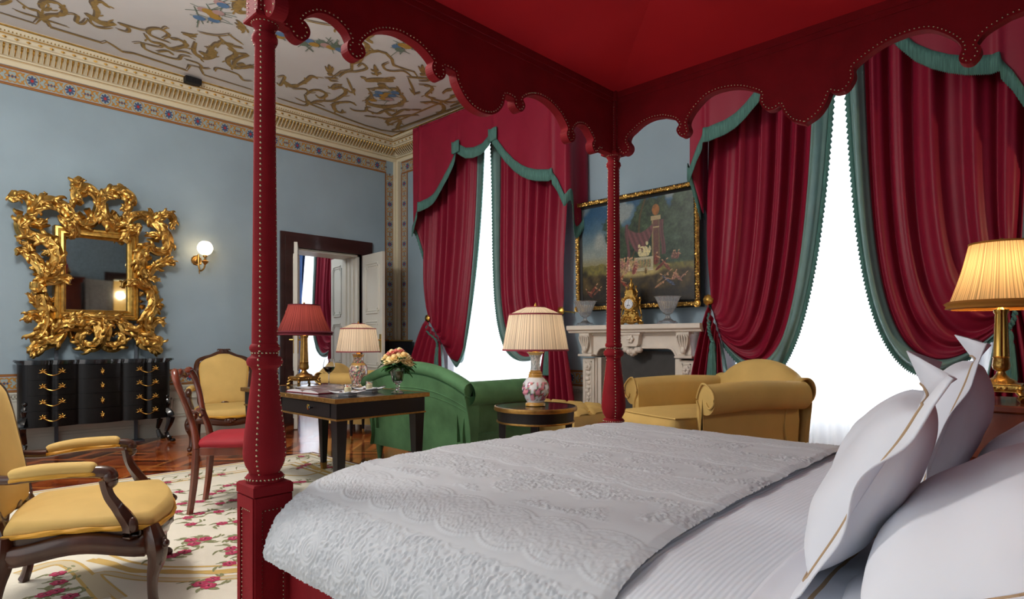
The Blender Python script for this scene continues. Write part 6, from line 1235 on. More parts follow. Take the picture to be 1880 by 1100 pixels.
# lamps
def shade_mesh(mb, prof, seg=64, fl=.012):
    mb.lathe(prof, seg=seg, flute=seg//2, fa=fl); mb.f = [f for f in mb.f if len(f) == 4]; mb.mi = mb.mi[:len(mb.f)]
def porcelain_col(u, z, k):
    n = noise.noise(Vector((math.cos(u)*3.2, math.sin(u)*3.2, z*26+k))); n2 = noise.noise(Vector((math.cos(u)*9, math.sin(u)*9, z*70+k)))
    return n, n2
def cream_lamp(name, loc, label, sc=1., kind=0):
    r = empty(name, loc, 0, label, 'table lamp', None, sc)
    # base
    if kind == 0: prof = [(.06, 0), (.072, .004), (.07, .018), (.058, .024), (.06, .03), (.078, .06), (.095, .095), (.098, .118), (.088, .155), (.062, .19), (.048, .205), (.05, .215), (.044, .225), (.046, .232), (.036, .242), (.034, .262), (.032, .30), (.036, .34), (.05, .365), (.062, .375), (.058, .372), (.03, .36), (.02, .36)]
    else: prof = [(.07, 0), (.078, .006), (.074, .02), (.066, .04), (.08, .09), (.097, .15), (.100, .19), (.09, .24), (.062, .275), (.05, .30), (.052, .33), (.062, .355), (.066, .365), (.05, .365), (.02, .36)]
    mb = MB(); seg = 56
    sm = []
    for a, b in zip(prof, prof[1:]):
        for k in range(4): sm.append((a[0]+(b[0]-a[0])*k/4, a[1]+(b[1]-a[1])*k/4))
    sm.append(prof[-1]); mb.lathe(sm, seg=seg)
    o = mb.build('vase_base', vcol_mat('porcelain_%d' % kind, .1, coat=.6), r, ang=60)
    ca = o.data.color_attributes.new('Col', 'FLOAT_COLOR', 'POINT'); buf = []
    for v in o.data.vertices:
        x, y, z = v.co; u = math.atan2(y, x); n, n2 = porcelain_col(u, z, kind*7); c = (226, 228, 232)
        if kind == 0:
            if z < .026 or .198 < z < .25: c = (200, 150, 70)
            elif .045 < z < .165:
                if n > -.05: c = (60, 96, 60) if n2 < 0 else (196, 110, 120)
                if n > .12: c = (222, 130, 150) if n2 > -.1 else (90, 60, 120)
                if n > .30: c = (236, 160, 176)
                if -.05 > n > -.12: c = (190, 80, 50) if n2 > .1 else (110, 130, 90)
            elif z > .25 and n2 > .1: c = (150, 170, 176)
            if z > .355: c = (216, 190, 130)
        else:
            c = (222, 220, 206)
            if n2 > .05: c = (196, 120, 120)
            if n2 < -.12: c = (70, 110, 86)
            if n > .2: c = (214, 196, 150)
            if abs(z-.26) < .012 or abs(z-.345) < .01 or z < .02: c = (186, 146, 76)
            if -.02 < n < .03: c = (90, 80, 120)
        c = s2l(c); buf += [c[0], c[1], c[2], 1]
    ca.data.foreach_set('color', buf)
    z0 = .388; mb = MB(); shade_mesh(mb, [(.229, z0), (.207, z0+.125), (.184, z0+.248), (.125, z0+.277), (.068, z0+.30)], 96)
    s_ = mb.build('lamp_shade', M['shade_cream'], r, ang=0)
    mb = MB()
    for rad, z, h in ((.231, z0+.002, .006), (.187, z0+.249, .005), (.069, z0+.301, .004)): mb.lathe([(rad-.003, z-h), (rad+.002, z-h), (rad+.002, z+h), (rad-.003, z+h)], seg=64); mb.f = [f for f in mb.f if len(f) == 4]; mb.mi = mb.mi[:len(mb.f)]
    mb.build('shade_trim', mat('burgundy_trim', (140, 50, 64), .7), s_)
    mb = MB(); mb.tube([(0, 0, .35), (0, 0, .70)], .006, 8); mb.lathe([(.02, .36), (.024, .375), (.014, .39)], seg=16); mb.lathe([(.004, .69), (.012, .70), (.006, .712), (.001, .722)], seg=12)
    for k in range(3): a = k*2*PI/3; mb.tube([(0, 0, .686), (.068*math.cos(a), .068*math.sin(a), .687)], .002, 4)
    mb.build('stem', M['brass'], r)
    point(name+'_bulb', (loc[0], loc[1], loc[2]+.50*sc), 1.6, (1, .8, .58), .03)
    return r
def column_lamp(name, loc, label, H, shade, sp, trim, power, col, flw, k=1.):
    """gilt column lamp. sp = (z_bottom, r_bottom, z_top, r_top) of the shade"""
    r = empty(name, loc, 0, label, 'table lamp')
    zb, rb, zt, rt = sp
    mb = MB()
    mb.box(-.072*k, .072*k, -.072*k, .072*k, .040, .046, bev=.002); mb.box(-.066*k, .066*k, -.066*k, .066*k, .046, .072, bev=.004); mb.box(-.07*k, .07*k, -.07*k, .07*k, .068, .076, bev=.003)
    for sx in (-1, 1):
        for sy in (-1, 1):
            mb.tube(smoothlist([(sx*.06*k, sy*.06*k, .045), (sx*.074*k, sy*.074*k, .03), (sx*.066*k, sy*.066*k, .016), (sx*.078*k, sy*.078*k, .008)], 4), [.010, .011, .012, .012, .011, .010, .009, .009, .009, .010, .010, .011, .012][:13], 8); mb.sphere((sx*.07*k, sy*.07*k, .058), (.012, .012, .010), 8, 6)
    for s in (-1, 1):
        for q in (-.02, 0, .02): mb.sphere((q, s*.068*k, .058), (.010, .006, .006), 6, 4); mb.sphere((s*.068*k, q, .058), (.006, .010, .006), 6, 4)
    mb.lathe([(.056*k, .076), (.05*k, .088), (.03*k, .098), (.018*k, .112), (.014*k, .125), (.028*k, .135), (.031*k, .15), (.027*k, .18), (.03*k, .186), (.026*k, .19)], seg=32, flute=12, fa=.03)
    mb.build('base', M['gold'] if k == 1 else M['brassd'], r, ang=50)
    mb = MB(); mb.lathe([(.0265*k, .19), (.0255*k, .22), (.021*k, zb-.02), (.025*k, zb-.015), (.026*k, zb-.002), (.01, zb+.01)], seg=48, flute=12, fa=.05); mb.build('column', M['brass'] if k == 1 else M['brassd'], r)
    mb = MB(); n = 6; shade_mesh(mb, [(rb+(rt-rb)*(i/n)+.006*math.sin(PI*i/n)*-1, zb+.02+(zt-zb-.02)*i/n) for i in range(n+1)], 96, .01); s_ = mb.build('lamp_shade', shade, r, ang=0)
    mb = MB(); 
    mb.lathe([(rb-.006, zb), (rb+flw, zb+.004), (rb+flw*.6, zb+.014), (rb+flw*1.3, zb+.024), (rb+flw*.3, zb+.034), (rb-.004, zb+.036)], seg=96, flute=48, fa=.008);
    mb.f, mb.mi = [f for f in mb.f if len(f) == 4], [0]*len([f for f in mb.f if len(f) == 4])
    mb.build('shade_fringe', trim, s_)
    mb = MB(); mb.lathe([(rt-.002, zt-.004), (rt+.003, zt-.004), (rt+.003, zt+.004), (rt-.002, zt+.004)], seg=48); mb.f = [f for f in mb.f if len(f) == 4]; mb.mi = mb.mi[:len(mb.f)]; mb.build('shade_trim', trim, s_)
    mb = MB(); mb.tube([(0, 0, zb), (0, 0, zt+.01)], .005, 8); mb.sphere((0, 0, zt+.015), .009, 8, 6)
    for q in range(3): a = q*2*PI/3; mb.tube([(0, 0, zt-.004), (rt*math.cos(a), rt*math.sin(a), zt-.002)], .002, 4)
    mb.build('stem', M['brass'], r)
    point(name+'_bulb', (loc[0], loc[1], loc[2]+zb+(zt-zb)*.55), power, col, .03)
    return r
cream_lamp('table_lamp', (3.178, 2.853, .650), 'porcelain vase lamp with flower painting and a cream shade on the round black table')
cream_lamp('table_lamp', (3.74, 6.05, .575), 'patterned vase lamp with a cream shade behind the green sofa', 1.05, 1)
column_lamp('table_lamp', (2.41, 4.72, TZ+.001), 'gilt column lamp with a rose pleated shade on the black desk', .66, M['shade_red'], (.41, .215, .66, .124), mat('burgundy_fringe', (92, 20, 34), .85), 1.4, (1, .75, .5), .014, 1.25)
column_lamp('bedside_lamp', (3.319, .312, .847), 'gilt column lamp with a golden pleated shade and fringe on the bedside table', .67, M['shade_gold'], (.391, .183, .671, .111), mat('gold_fringe', (176, 120, 46), .8), 2.6, (1, .72, .4), .014, 1.)
column_lamp('bedside_lamp', (.35, -.33, .60), 'added gilt column lamp, out of view, brightening the bed from its near side', .67, M['shade_gold'], (.391, .183, .671, .111), MATS['gold_fringe'], 5, (1, .72, .4), .014, 1.)  # unseen lamp added to brighten the bed and canopy
mb = MB(); mb.T = Matrix.Translation((3.36, .27, 0)); mb.box(-.24, .24, -.20, .20, .80, .832, bev=.006); mb.box(-.22, .22, -.18, .18, .55, .80, bev=.004); mb.box(-.2, .2, -.16, .16, .0, .55, bev=.004)
bt = empty('bedside_table', (0, 0, 0), 0, 'reddish wooden bedside table under the golden lamp, mostly hidden by pillows', 'bedside table'); bt.location = (3.36, .27, 0)
mb.T = None; mb = MB(); mb.box(-.26, .26, -.22, .22, .815, .845, bev=.006); mb.build('table_top', M['mahog'], bt)
mb = MB(); mb.box(-.24, .24, -.20, .20, .62, .815, bev=.004); mb.build('drawer_case', M['mahog'], bt)
for sx in (-1, 1):
    for sy in (-1, 1): mb = MB(); mb.lathe([(.014, 0), (.022, .62)], c=(sx*.21, sy*.17, 0), seg=10); mb.build('leg', M['mahog'], bt)
bt2 = copy_tree(bt); bt2.location = (.35, -.28, 0); bt2.scale = (.9, .9, .709); bt2['label'] = 'wooden bedside table nearest the camera, outside the picture'
bt['group'] = bt2['group'] = 'bedside tables'

# wine glass
wg = empty('wine_glass', (2.60, 4.66, TZ+.001), 0, 'stemmed glass of red wine standing on the desk beside the rose lamp', 'wine glass')
mb = MB(); out = [(.036, 0), (.036, .002), (.006, .006), (.004, .02), (.0035, .085), (.008, .095), (.030, .112), (.046, .135), (.050, .15), (.044, .18), (.034, .215)]; inn = [(.033, .215), (.0428, .18), (.0485, .15), (.0445, .136), (.029, .114), (.007, .099), (.001, .098)]
mb.lathe(out+inn, seg=32); mb.build('glass', M['glass'], wg)
mb = MB(); mb.lathe([(.001, .0985), (.0065, .0992), (.0285, .1145), (.044, .1365), (.0475, .148), (.001, .148)], seg=32); mb.build('wine', M['wine'], wg)

# flower vase
fv = empty('flower_vase', (2.515, 3.56, TZ+.001), 0, 'footed glass vase of cream and pink roses on the corner of the desk', 'vase')
mb = MB(); mb.lathe([(.045, 0), (.045, .004), (.03, .010), (.012, .018), (.016, .028), (.010, .036), (.018, .046), (.010, .056), (.016, .064), (.026, .070), (.036, .085), (.046, .13), (.052, .175), (.049, .175), (.043, .13), (.033, .09), (.02, .078), (.001, .076)], seg=32, flute=8, fa=.02); mb.build('vase', M['glass'], fv)
mb = MB(); mb.lathe([(.001, .078), (.019, .08), (.032, .092), (.042, .13), (.045, .15), (.001, .15)], seg=24)
mb.build('stems', mat('stem_green_water', (40, 84, 36), .2, var=.4, vscale=60, coat=.5), fv)
rfl = random.Random(4)
def rose_flower(mb, c, r, n, m0, m1):
    n = Vector(n).normalized(); a = n.orthogonal().normalized(); b = n.cross(a); C = Vector(c)
    mb.sphere(tuple(C+n*r*.15), r*.42, 10, 8, m1)
    for ring, (cnt, rr, tilt_, h) in enumerate(((3, .30, .25, .95), (5, .50, .55, .85), (6, .72, .95, .70), (7, .92, 1.3, .5))):
        for k in range(cnt):
            g = 2*PI*k/cnt+ring*.7; d = a*math.cos(g)+b*math.sin(g); t = a*-math.sin(g)+b*math.cos(g)
            vs = []
            for j in range(5):
                v = j/4; wd = math.sin(PI*(.2+.65*v))*.55*(.6+.25*ring)
                for i in range(5):
                    u = i/2-1; out = rr*(.35+.65*v)+.18*v*v*(ring*.35); up = h*v-.55+.10*(1-u*u)
                    p = C+d*r*(out-.14*u*u)+t*r*u*wd+n*r*(up-.10*u*u*v); vs.append(tuple(p))
            mb.add(vs, [(j*5+i, j*5+i+1, j*5+i+6, j*5+i+5) for j in range(4) for i in range(4)], m0 if ring > 1 else m1)
FL = [(-.055, -.045, .245, 0, .046), (.0, -.07, .262, 0, .044), (.055, -.02, .25, 0, .046), (.035, -.065, .22, 0, .042), (-.03, .02, .285, 1, .036), (.02, .01, .29, 0, .038), (.06, .045, .255, 1, .036), (-.06, .04, .25, 0, .036), (.0, -.02, .30, 1, .032), (-.075, -.005, .225, 0, .034), (.082, .0, .215, 1, .034)]
for x, y, z, k, r in FL:
    mb = MB(); rose_flower(mb, (x*1.08, y*1.08, z), r*1.12, (x*6, y*6, 1), 0, 1)
    mb.build('rose', [M['petalc'], M['petaly']] if not k else [M['petalp'], M['petalc']], fv, ang=0, thick=.0008)
mb = MB()
for k in range(46):
    a = rfl.random()*6.28; rr = rfl.uniform(.03, .07); z = rfl.uniform(.17, .235); L_ = rfl.uniform(.05, .085); c = Vector((rr*math.cos(a), rr*math.sin(a), z)); d = Vector((math.cos(a), math.sin(a), rfl.uniform(-.7, .5))).normalized(); t = d.cross(Vector((0, 0, 1))).normalized()
    vs = []
    for j in range(6):
        v = j/5; wd = L_*.36*math.sin(PI*min(1, v*.94+.03))**.8
        for i in (-1, 0, 1): vs.append(tuple(c+d*L_*v+t*wd*i+Vector((0, 0, -.25*L_*v*v-.12*L_*(1-abs(i))*0+.08*L_*abs(i)))))
    mb.add(vs, [(j*3+i, j*3+i+1, j*3+i+4, j*3+i+3) for j in range(5) for i in (0, 1)])
mb.build('leaves', M['leafm'], fv, ang=0, thick=.0008)

# plates with jars and spoons
def dessert(x, y, rz, label):
    p = empty('dessert_plate', (x, y, TZ+.001), rz, label, 'plate', 'dessert plates on the desk')
    mb = MB(); s_ = .085; mb.box(-.045, .045, -.045, .045, 0, .006, bev=.002)
    mb.grid(14, 14, lambda u, v: ((2*u-1)*s_, (2*v-1)*s_, .006+.018*max(abs(2*u-1), abs(2*v-1))**2.5+.010*(abs((2*u-1)*(2*v-1)))**2)); mb.build('plate', mat('white_china', (226, 228, 232), .15, coat=.4), p, ang=60, thick=.003)
    j = empty('dessert_jar', (x, y, TZ+.0085), 0, label.replace('square white plate with a dessert jar', 'small glass jar of cream dessert on the plate'), 'jar', 'dessert jars')
    mb = MB(); mb.lathe([(.024, 0), (.0265, .003), (.0265, .045), (.024, .052), (.028, .06), (.028, .066), (.025, .066), (.0215, .052), (.0235, .045), (.0235, .006), (.001, .005)], seg=24); mb.build('glass', M['glass'], j)
    mb = MB(); mb.lathe([(.001, .006), (.0228, .0065), (.0228, .042), (.018, .047), (.001, .05)], seg=20); mb.build('cream_filling', mat('custard', (236, 224, 176), .6), j)
    mb = MB()
    for k in range(5): mb.sphere((.010*math.cos(k*1.3), .010*math.sin(k*1.3), .050+.003*(k % 2)), .006, 8, 6)
    mb.build('berries', mat('berry_red', (206, 56, 40), .4), j)
    mb = MB(); mb.sphere((-.055, .01, .022), (.014, .011, .009), 10, 6); b_ = mb.build('biscuit', mat('chocolate', (70, 36, 30), .5), p)
    mb = MB(); mb.tube(smoothlist([(-.02, -.05, .018), (.03, -.075, .03), (.075, -.09, .036)], 5), .0022, 6); mb.sphere((-.03, -.045, .017), (.014, .010, .004), 10, 6); tag(mb.build('spoon', mat('polished_steel', (200, 200, 204), .15, 1.), loc=(x, y, TZ+.004), rz=rz), label.replace('square white plate with a dessert jar', 'steel spoon resting on the white plate'), 'spoon')
dessert(2.17, 3.64, .3, 'square white plate with a dessert jar, nearest the front corner of the desk')
dessert(2.44, 3.80, .5, 'square white plate with a dessert jar, nearer the flower vase')
# open illustrated books
def book(x, y, rz, label, cover, lx=.19, ly=.29, th=.02):
    b = empty('open_book', (x, y, TZ+.001), rz, label, 'book')
    mb = MB(); mb.box(-lx-.006, lx+.006, -ly/2-.006, ly/2+.006, 0, .004, bev=.001); mb.build('cover', cover, b)
    for s in (-1, 1):
        mb = MB()
        mb.grid(20, 2, lambda u, v: (s*(.002+lx*u), -ly/2+ly*v, .005+th*(math.sin(PI*min(1, u*1.02+.0))**.5*.9*(1-.35*u)+.1)), 0)
        mb.grid(20, 1, lambda u, v: (s*(.002+lx*u), -ly/2, .004+(.001+th*(math.sin(PI*min(1, u*1.02))**.5*.9*(1-.35*u)+.1))*v), 1)
        mb.grid(20, 1, lambda u, v: (s*(.002+lx*u), ly/2, .004+(.001+th*(math.sin(PI*min(1, u*1.02))**.5*.9*(1-.35*u)+.1))*v), 1)
        pm = bpy.data.materials.get('picture_page') or None
        if pm is None:
            pm = mat('picture_page', (120, 104, 104), .25, var=.75, vscale=9, coat=.4)
        mb.build('pages', [pm, M['paper']], b, ang=0)
book(2.19, 4.05, math.radians(96), 'open illustrated book with glossy pages lying nearest the drawer side of the desk', mat('book_red', (130, 20, 40), .5))
book(2.40, 4.32, math.radians(100), 'open magazine lying behind the open book on the desk, below the wine glass', mat('book_dark', (50, 30, 34), .5), .2, .27, .012)

# ================================================================ ROUND TABLE, GUERIDON, CABINET
rt = empty('side_table', (3.178, 2.853, 0), math.radians(20), 'round black side table with brass rims behind the bed, holding the porcelain lamp', 'side table')
mb = MB(); mb.lathe([(.0, .625), (.278, .625), (.278, .649), (.0, .6499)], seg=64); mb.build('table_top', M['black'], rt, ang=40)
mb = MB(); mb.lathe([(.278, .622), (.288, .622), (.292, .630), (.288, .650), (.278, .652)], seg=64); mb.lathe([(.262, .540), (.272, .540), (.274, .546), (.272, .552), (.262, .552)], seg=64); mb.f = [f for f in mb.f if len(f) == 4]; mb.mi = mb.mi[:len(mb.f)]; mb.build('brass_rim', M['brassd'], rt)
mb = MB(); mb.lathe([(.20, .545), (.266, .545), (.270, .622), (.20, .622)], seg=64); mb.build('apron', M['blackw'], rt, ang=40)
for k in range(4):
    a = k*PI/2+.35; mb = MB(); mb.lathe([(.020, 0), (.022, .10), (.034, .545)], c=(.232*math.cos(a), .232*math.sin(a), 0), seg=4, rot=a+PI/4); mb.build('leg', M['blackw'], rt, smooth=False)
gt = empty('side_table', (3.76, 6.10, 0), 0, 'small dark table on castors under the patterned vase lamp behind the sofa', 'side table')
mb = MB(); mb.box(-.24, .24, -.24, .24, .545, .575, bev=.004); mb.box(-.22, .22, -.22, .22, .47, .545, bev=.003); mb.build('table_top', M['blackw'], gt)
for sx in (-1, 1):
    for sy in (-1, 1):
        x, y = sx*.20, sy*.20; mb = MB(); mb.lathe([(.014, .06), (.028, .47)], c=(x, y, 0), seg=4, rot=PI/4); lg = mb.build('leg', M['blackw'], gt, smooth=False)
        mb = MB(); mb.lathe([(.012, .03), (.015, .045), (.013, .065)], c=(x, y, 0), seg=10); mb.T = Matrix.Translation((x+.008, y, .016)) @ Matrix.Rotation(PI/2, 4, 'X'); mb.lathe([(.015, -.006), (.016, 0), (.015, .006)], seg=14); mb.T = None; mb.build('castor', M['brassd'], lg)
cb = empty('cabinet', (5.24, 7.50, 0), 0, 'black cabinet with a brass-edged top in the corner left of the first window', 'cabinet')
mb = MB(); mb.box(-.22, .2, -.30, .30, .06, 1.07, bev=.006); mb.box(-.20, .18, -.28, .28, 0, .06); mb.build('body', M['blackw'], cb)
mb = MB(); mb.box(-.24, .2, -.32, .32, 1.07, 1.09, bev=.003); rectband(mb, .225, .305, .06, .075, .005, 0); mb.build('brass_edging', M['brassd'], cb)
mb = MB(); mb.lathe([(.02, 1.09), (.022, 1.10), (.008, 1.115), (.012, 1.13), (.003, 1.15), (.001, 1.16)], c=(-.18, .1, 0), seg=12); mb.build('finial', M['brass'], cb)
cb.scale = (.95, .62, 1.03)
for z in (.4, .72):
    mb = MB(); mb.box(-.228, -.22, -.27, .27, z-.14, z+.14, bev=.003); d_ = mb.build('drawer', M['blackw'], cb); mb = MB(); mb.sphere((-.236, 0, z), .014, 10, 8); mb.build('knob', M['brass'], d_)
# wardrobe reflected in the mirror
wd_ = empty('wardrobe', (3.58, YH+.26, 0), 0, 'dark carved wardrobe with a gold finial, seen only as a reflection in the mirror', 'wardrobe')
mb = MB(); mb.box(-.17, .17, -.25, .2, 0, 2.35, bev=.01); mb.build('body', M['mahog'], wd_)
mb = MB(); mb.box(-.2, .2, -.25, .23, 2.35, 2.42, bev=.01); mb.box(-.23, .23, -.25, .26, 2.42, 2.47, bev=.01); mb.build('cornice', M['mahog'], wd_)
mb = MB(); mb.lathe([(.04, 2.47), (.05, 2.5), (.02, 2.53), (.05, 2.58), (.03, 2.62), (.01, 2.68)], seg=14); mb.build('finial', M['goldleaf'], wd_)
# ================================================================ BED
PX0, PX1, PY1, PYH = .878, 2.878, 1.99, -.08
bed = empty('four_poster_bed', ((PX0+PX1)/2, .95, 0), 0, 'four-poster bed upholstered in crimson velvet with scalloped canopy and brass nails', 'bed')
BXc, BYc = (PX0+PX1)/2, .95
V = M['velvet']
def nails(mb, pts, r, n, step=.0165, closed=False):
    for p in resample(pts, step, closed): mb.dome(tuple(p), r, n)
def post(x, y, nm='post'):
    X, Y = x-BXc, y-BYc
    mb = MB(); h = .060
    mb.box(X-h, X+h, Y-h, Y+h, 0, .60, bev=.003); mb.box(X-h-.006, X+h+.006, Y-h-.006, Y+h+.006, .60, .640, bev=.006); mb.box(X-h-.008, X+h+.008, Y-h-.008, Y+h+.008, 0, .10, bev=.006)
    fm = .022
    for dx, dy in ((1, 0), (-1, 0), (0, 1), (0, -1)):   # raised border round a sunk panel
        a0, a1, z0, z1 = -h+.0, h-.0, .12, .585
        def bx(u0, u1, w0, w1):
            if dx: mb.box(min(X+dx*h, X+dx*(h+.006)), max(X+dx*h, X+dx*(h+.006)), Y+u0, Y+u1, w0, w1)
            else: mb.box(X+u0, X+u1, min(Y+dy*h, Y+dy*(h+.006)), max(Y+dy*h, Y+dy*(h+.006)), w0, w1)
        bx(-h, -h+fm, .10, .60); bx(h-fm, h, .10, .60); bx(-h+fm, h-fm, .10, .14); bx(-h+fm, h-fm, .56, .60)
    prof = [(.058, .640), (.060, .648), (.060, .656), (.054, .664), (.046, .668), (.050, .676), (.060, .694), (.067, .722), (.0675, .745), (.064, .79), (.058, .84), (.052, .89), (.046, .94), (.041, .985), (.039, 1.005), (.044, 1.014), (.054, 1.022), (.057, 1.034), (.053, 1.046), (.044, 1.052), (.041, 1.058), (.042, 1.066), (.047, 1.072), (.048, 1.080), (.045, 1.088), (.0405, 1.092), (.0395, 1.2), (.0315, 2.075), (.036, 2.082), (.0405, 2.092), (.0405, 2.104), (.036, 2.112), (.031, 2.118), (.033, 2.128), (.040, 2.142), (.045, 2.150)]
    mb.lathe(prof, c=(X, Y, 0), seg=32)
    h2 = .047; mb.box(X-h2-.004, X+h2+.004, Y-h2-.004, Y+h2+.004, 2.148, 2.165, bev=.004); mb.box(X-h2+.004, X+h2-.004, Y-h2+.004, Y+h2-.004, 2.165, 2.44, bev=.002)
    mb.box(X-h2-.004, X+h2+.004, Y-h2-.004, Y+h2+.004, 2.44, 2.50, bev=.004)
    o = mb.build(nm, V, bed, ang=35)
    nb = MB()
    for k in range(4):
        a = math.radians(-135)+k*PI/2
        pr = [(r_+.0005, z) for r_, z in prof[4:-1]]; pts = [Vector((X+r_*math.cos(a), Y+r_*math.sin(a), z)) for r_, z in pr]
        for p in resample(pts, .0175): nb.dome(tuple(p), .0040, (math.cos(a), math.sin(a), 0))
    for rr, z in ((.061, .652), (.0425, 1.062), (.041, 2.146)):
        for k in range(int(2*PI*rr/.0125)):
            a = k*.0125/rr; nb.dome((X+rr*math.cos(a), Y+rr*math.sin(a), z), .0037, (math.cos(a), math.sin(a), 0))
    for dx, dy in ((-1, 0), (0, -1), (1, 0), (0, 1)):
        e = h+.0065; q = h-.008-fm/2+.012
        for s in (-1, 1):
            pts = [(X+dx*e, Y+s*(h-fm+.004-.006), .13), (X+dx*e, Y+s*(h-fm-.002), .572)] if dx else [(X+s*(h-fm-.002), Y+dy*e, .13), (X+s*(h-fm-.002), Y+dy*e, .572)]
            nails(nb, [Vector(p)-Vector((dx, dy, 0))*.006 for p in pts], .0030, (dx, dy, 0), .014)
        pts = [(X+dx*(h+.001), Y-h+fm, .556), (X+dx*(h+.001), Y+h-fm, .556)] if dx else [(X-h+fm, Y+dy*(h+.001), .556), (X+h-fm, Y+dy*(h+.001), .556)]
        nails(nb, pts, .0030, (dx, dy, 0), .013)
        for s in (-1, 1):
            pts = [(X+dx*(h2+.001-.004), Y+s*(h2-.016), 2.17), (X+dx*(h2-.003), Y+s*(h2-.016), 2.44)] if dx else [(X+s*(h2-.016), Y+dy*(h2-.003), 2.17), (X+s*(h2-.016), Y+dy*(h2-.003), 2.44)]
            nails(nb, pts, .0028, (dx, dy, 0), .014)
    nb.build('nail_trim', M['nail'], o, ang=0)['kind'] = 'stuff'
    return o
for x in (PX0, PX1):
    for y in (PY1, PYH): post(x, y)
# canopy rails with scalloped lower edge
def rail(contour, f, L0, L1, label_n):
    """contour: nail line (a, z) from one post to the other. f(a, z, t) -> point, t: thickness coordinate 0 inner .. 1 outer"""
    C = [(a, z) for a, z in contour]
    C = smoothlist(C, 4)
    R_ = resample([(a, 0, z) for a, z in C], .006)
    pts = [(p.x, p.z) for p in R_]; n = len(pts); off = []
    for i in range(n):
        x0, z0 = pts[max(0, i-2)]; x1, z1 = pts[min(n-1, i+2)]; dx, dz = x1-x0, z1-z0; L = math.hypot(dx, dz) or 1
        off.append((pts[i][0]+dz/L*.012, pts[i][1]-dx/L*.012))
    return pts, off
def rail_build(C, f, a0, a1, zt=2.495):
    pts, off = rail(C, f, a0, a1, '')
    if C[0][0] > C[-1][0]: pts = pts[::-1]; off = [(2*p[0]-o[0], 2*p[1]-o[1]) for p, o in zip(pts, off[::-1])]
    # faces: triangulate columns between the lower edge and the top by an n-gon
    # drop the tiny loops the offset makes in the necks
    clean = []
    i = 0
    def cross_(p, q, r, s):
        d = (q[0]-p[0])*(s[1]-r[1])-(q[1]-p[1])*(s[0]-r[0])
        if abs(d) < 1e-14: return None
        t = ((r[0]-p[0])*(s[1]-r[1])-(r[1]-p[1])*(s[0]-r[0]))/d; u = ((r[0]-p[0])*(q[1]-p[1])-(r[1]-p[1])*(q[0]-p[0]))/d
        return (p[0]+t*(q[0]-p[0]), p[1]+t*(q[1]-p[1])) if 0 <= t <= 1 and 0 <= u <= 1 else None
    while i < len(off)-1:
        clean.append(off[i]); jump = None
        for j in range(min(len(off)-2, i+40), i+1, -1):
            c = cross_(off[i], off[i+1], off[j], off[j+1])
            if c: jump = (j+1, c); break
        if jump: clean.append(jump[1]); i = jump[0]
        else: i += 1
    clean.append(off[-1])
    clean = [p for p in clean if a0 < p[0] < a1]
    poly = [(a0, zt)]+[(a0, clean[0][1])]+clean+[(a1, clean[-1][1])]+[(a1, zt)]
    from mathutils.geometry import delaunay_2d_cdt
    vo, eo, fo, *_ = delaunay_2d_cdt([Vector(p) for p in poly], [], [list(range(len(poly)))], 1, 1e-6)
    bm = bmesh.new(); n = len(poly)
    v0 = [bm.verts.new(f(p.x, p.y, 0)) for p in vo]; v1 = [bm.verts.new(f(p.x, p.y, 1)) for p in vo]
    for t in fo: bm.faces.new([v0[k] for k in t]); bm.faces.new([v1[k] for k in reversed(t)])
    w0 = [bm.verts.new(f(a, z, 0)) for a, z in poly]; w1 = [bm.verts.new(f(a, z, 1)) for a, z in poly]
    for i in range(n): bm.faces.new((w0[i], w1[i], w1[(i+1) % n], w0[(i+1) % n]))
    bmesh.ops.remove_doubles(bm, verts=bm.verts, dist=1e-5); bmesh.ops.recalc_face_normals(bm, faces=bm.faces)
    me = bpy.data.meshes.new('canopy_rail'); bm.to_mesh(me); bm.free(); me.materials.append(V)
    o = bpy.data.objects.new('canopy_rail', me); COL.objects.link(o); o.parent = bed
    nb = MB()
    for t, sg in ((0, -1), (1, 1)):
        nrm = Vector(f(0, 0, 1))-Vector(f(0, 0, 0)); nrm = nrm.normalized()*sg
        for p in resample([f(a, z, t) for a, z in pts], .0165 if t == 0 else .03): nb.dome(tuple(p), .0042, tuple(nrm))
    nb.build('nail_trim', M['nail'], o, ang=0)['kind'] = 'stuff'
    # slim moulding along the top on the inner side
    mb = MB()
    for z0, z1, t0 in ((2.455, 2.497, -.25), (2.43, 2.455, -.12)):
        P = [f(a0, z0, t0), f(a1, z0, t0), f(a1, z1, t0), f(a0, z1, t0), f(a0, z0, 0.02), f(a1, z0, 0.02), f(a1, z1, 0.02), f(a0, z1, 0.02)]
        mb.add(P, [(0, 1, 2, 3), (0, 4, 5, 1), (3, 2, 6, 7), (0, 3, 7, 4), (1, 5, 6, 2)])
    mb.build('moulding', V, o, smooth=False)
    return o
FR = [(a, z) for a, z in BAKED['footrail']]
TR = .046
rail_build(FR, lambda a, z, t: (a-BXc, 1.966+TR*t-BYc, z), PX0+.03, PX1-.03)
rail_build(FR, lambda a, z, t: (a-BXc, PYH+.024-TR*t-BYc, z), PX0+.03, PX1-.03)
half = [(a, z) for a, z in BAKED['siderail']]; yc = .955
full_ = half+[(2*yc-a, z) for a, z in reversed(half)]
rail_build(full_, lambda a, z, t: (2.855+TR*t-BXc, a-BYc, z), PYH+.03, PY1-.03)
rail_build(full_, lambda a, z, t: (.901-TR*t-BXc, a-BYc, z), PYH+.03, PY1-.03)
mb = MB(); zc = 2.68; x0, x1, y0, y1 = PX0+.02-BXc, PX1-.02-BXc, PYH+.02-BYc, PY1-.02-BYc
def roof(u, v):
    x, y = x0+(x1-x0)*u, y0+(y1-y0)*v; d = min(u, 1-u, v, 1-v)*2; return (x, y, 2.495+(zc-2.495)*d)
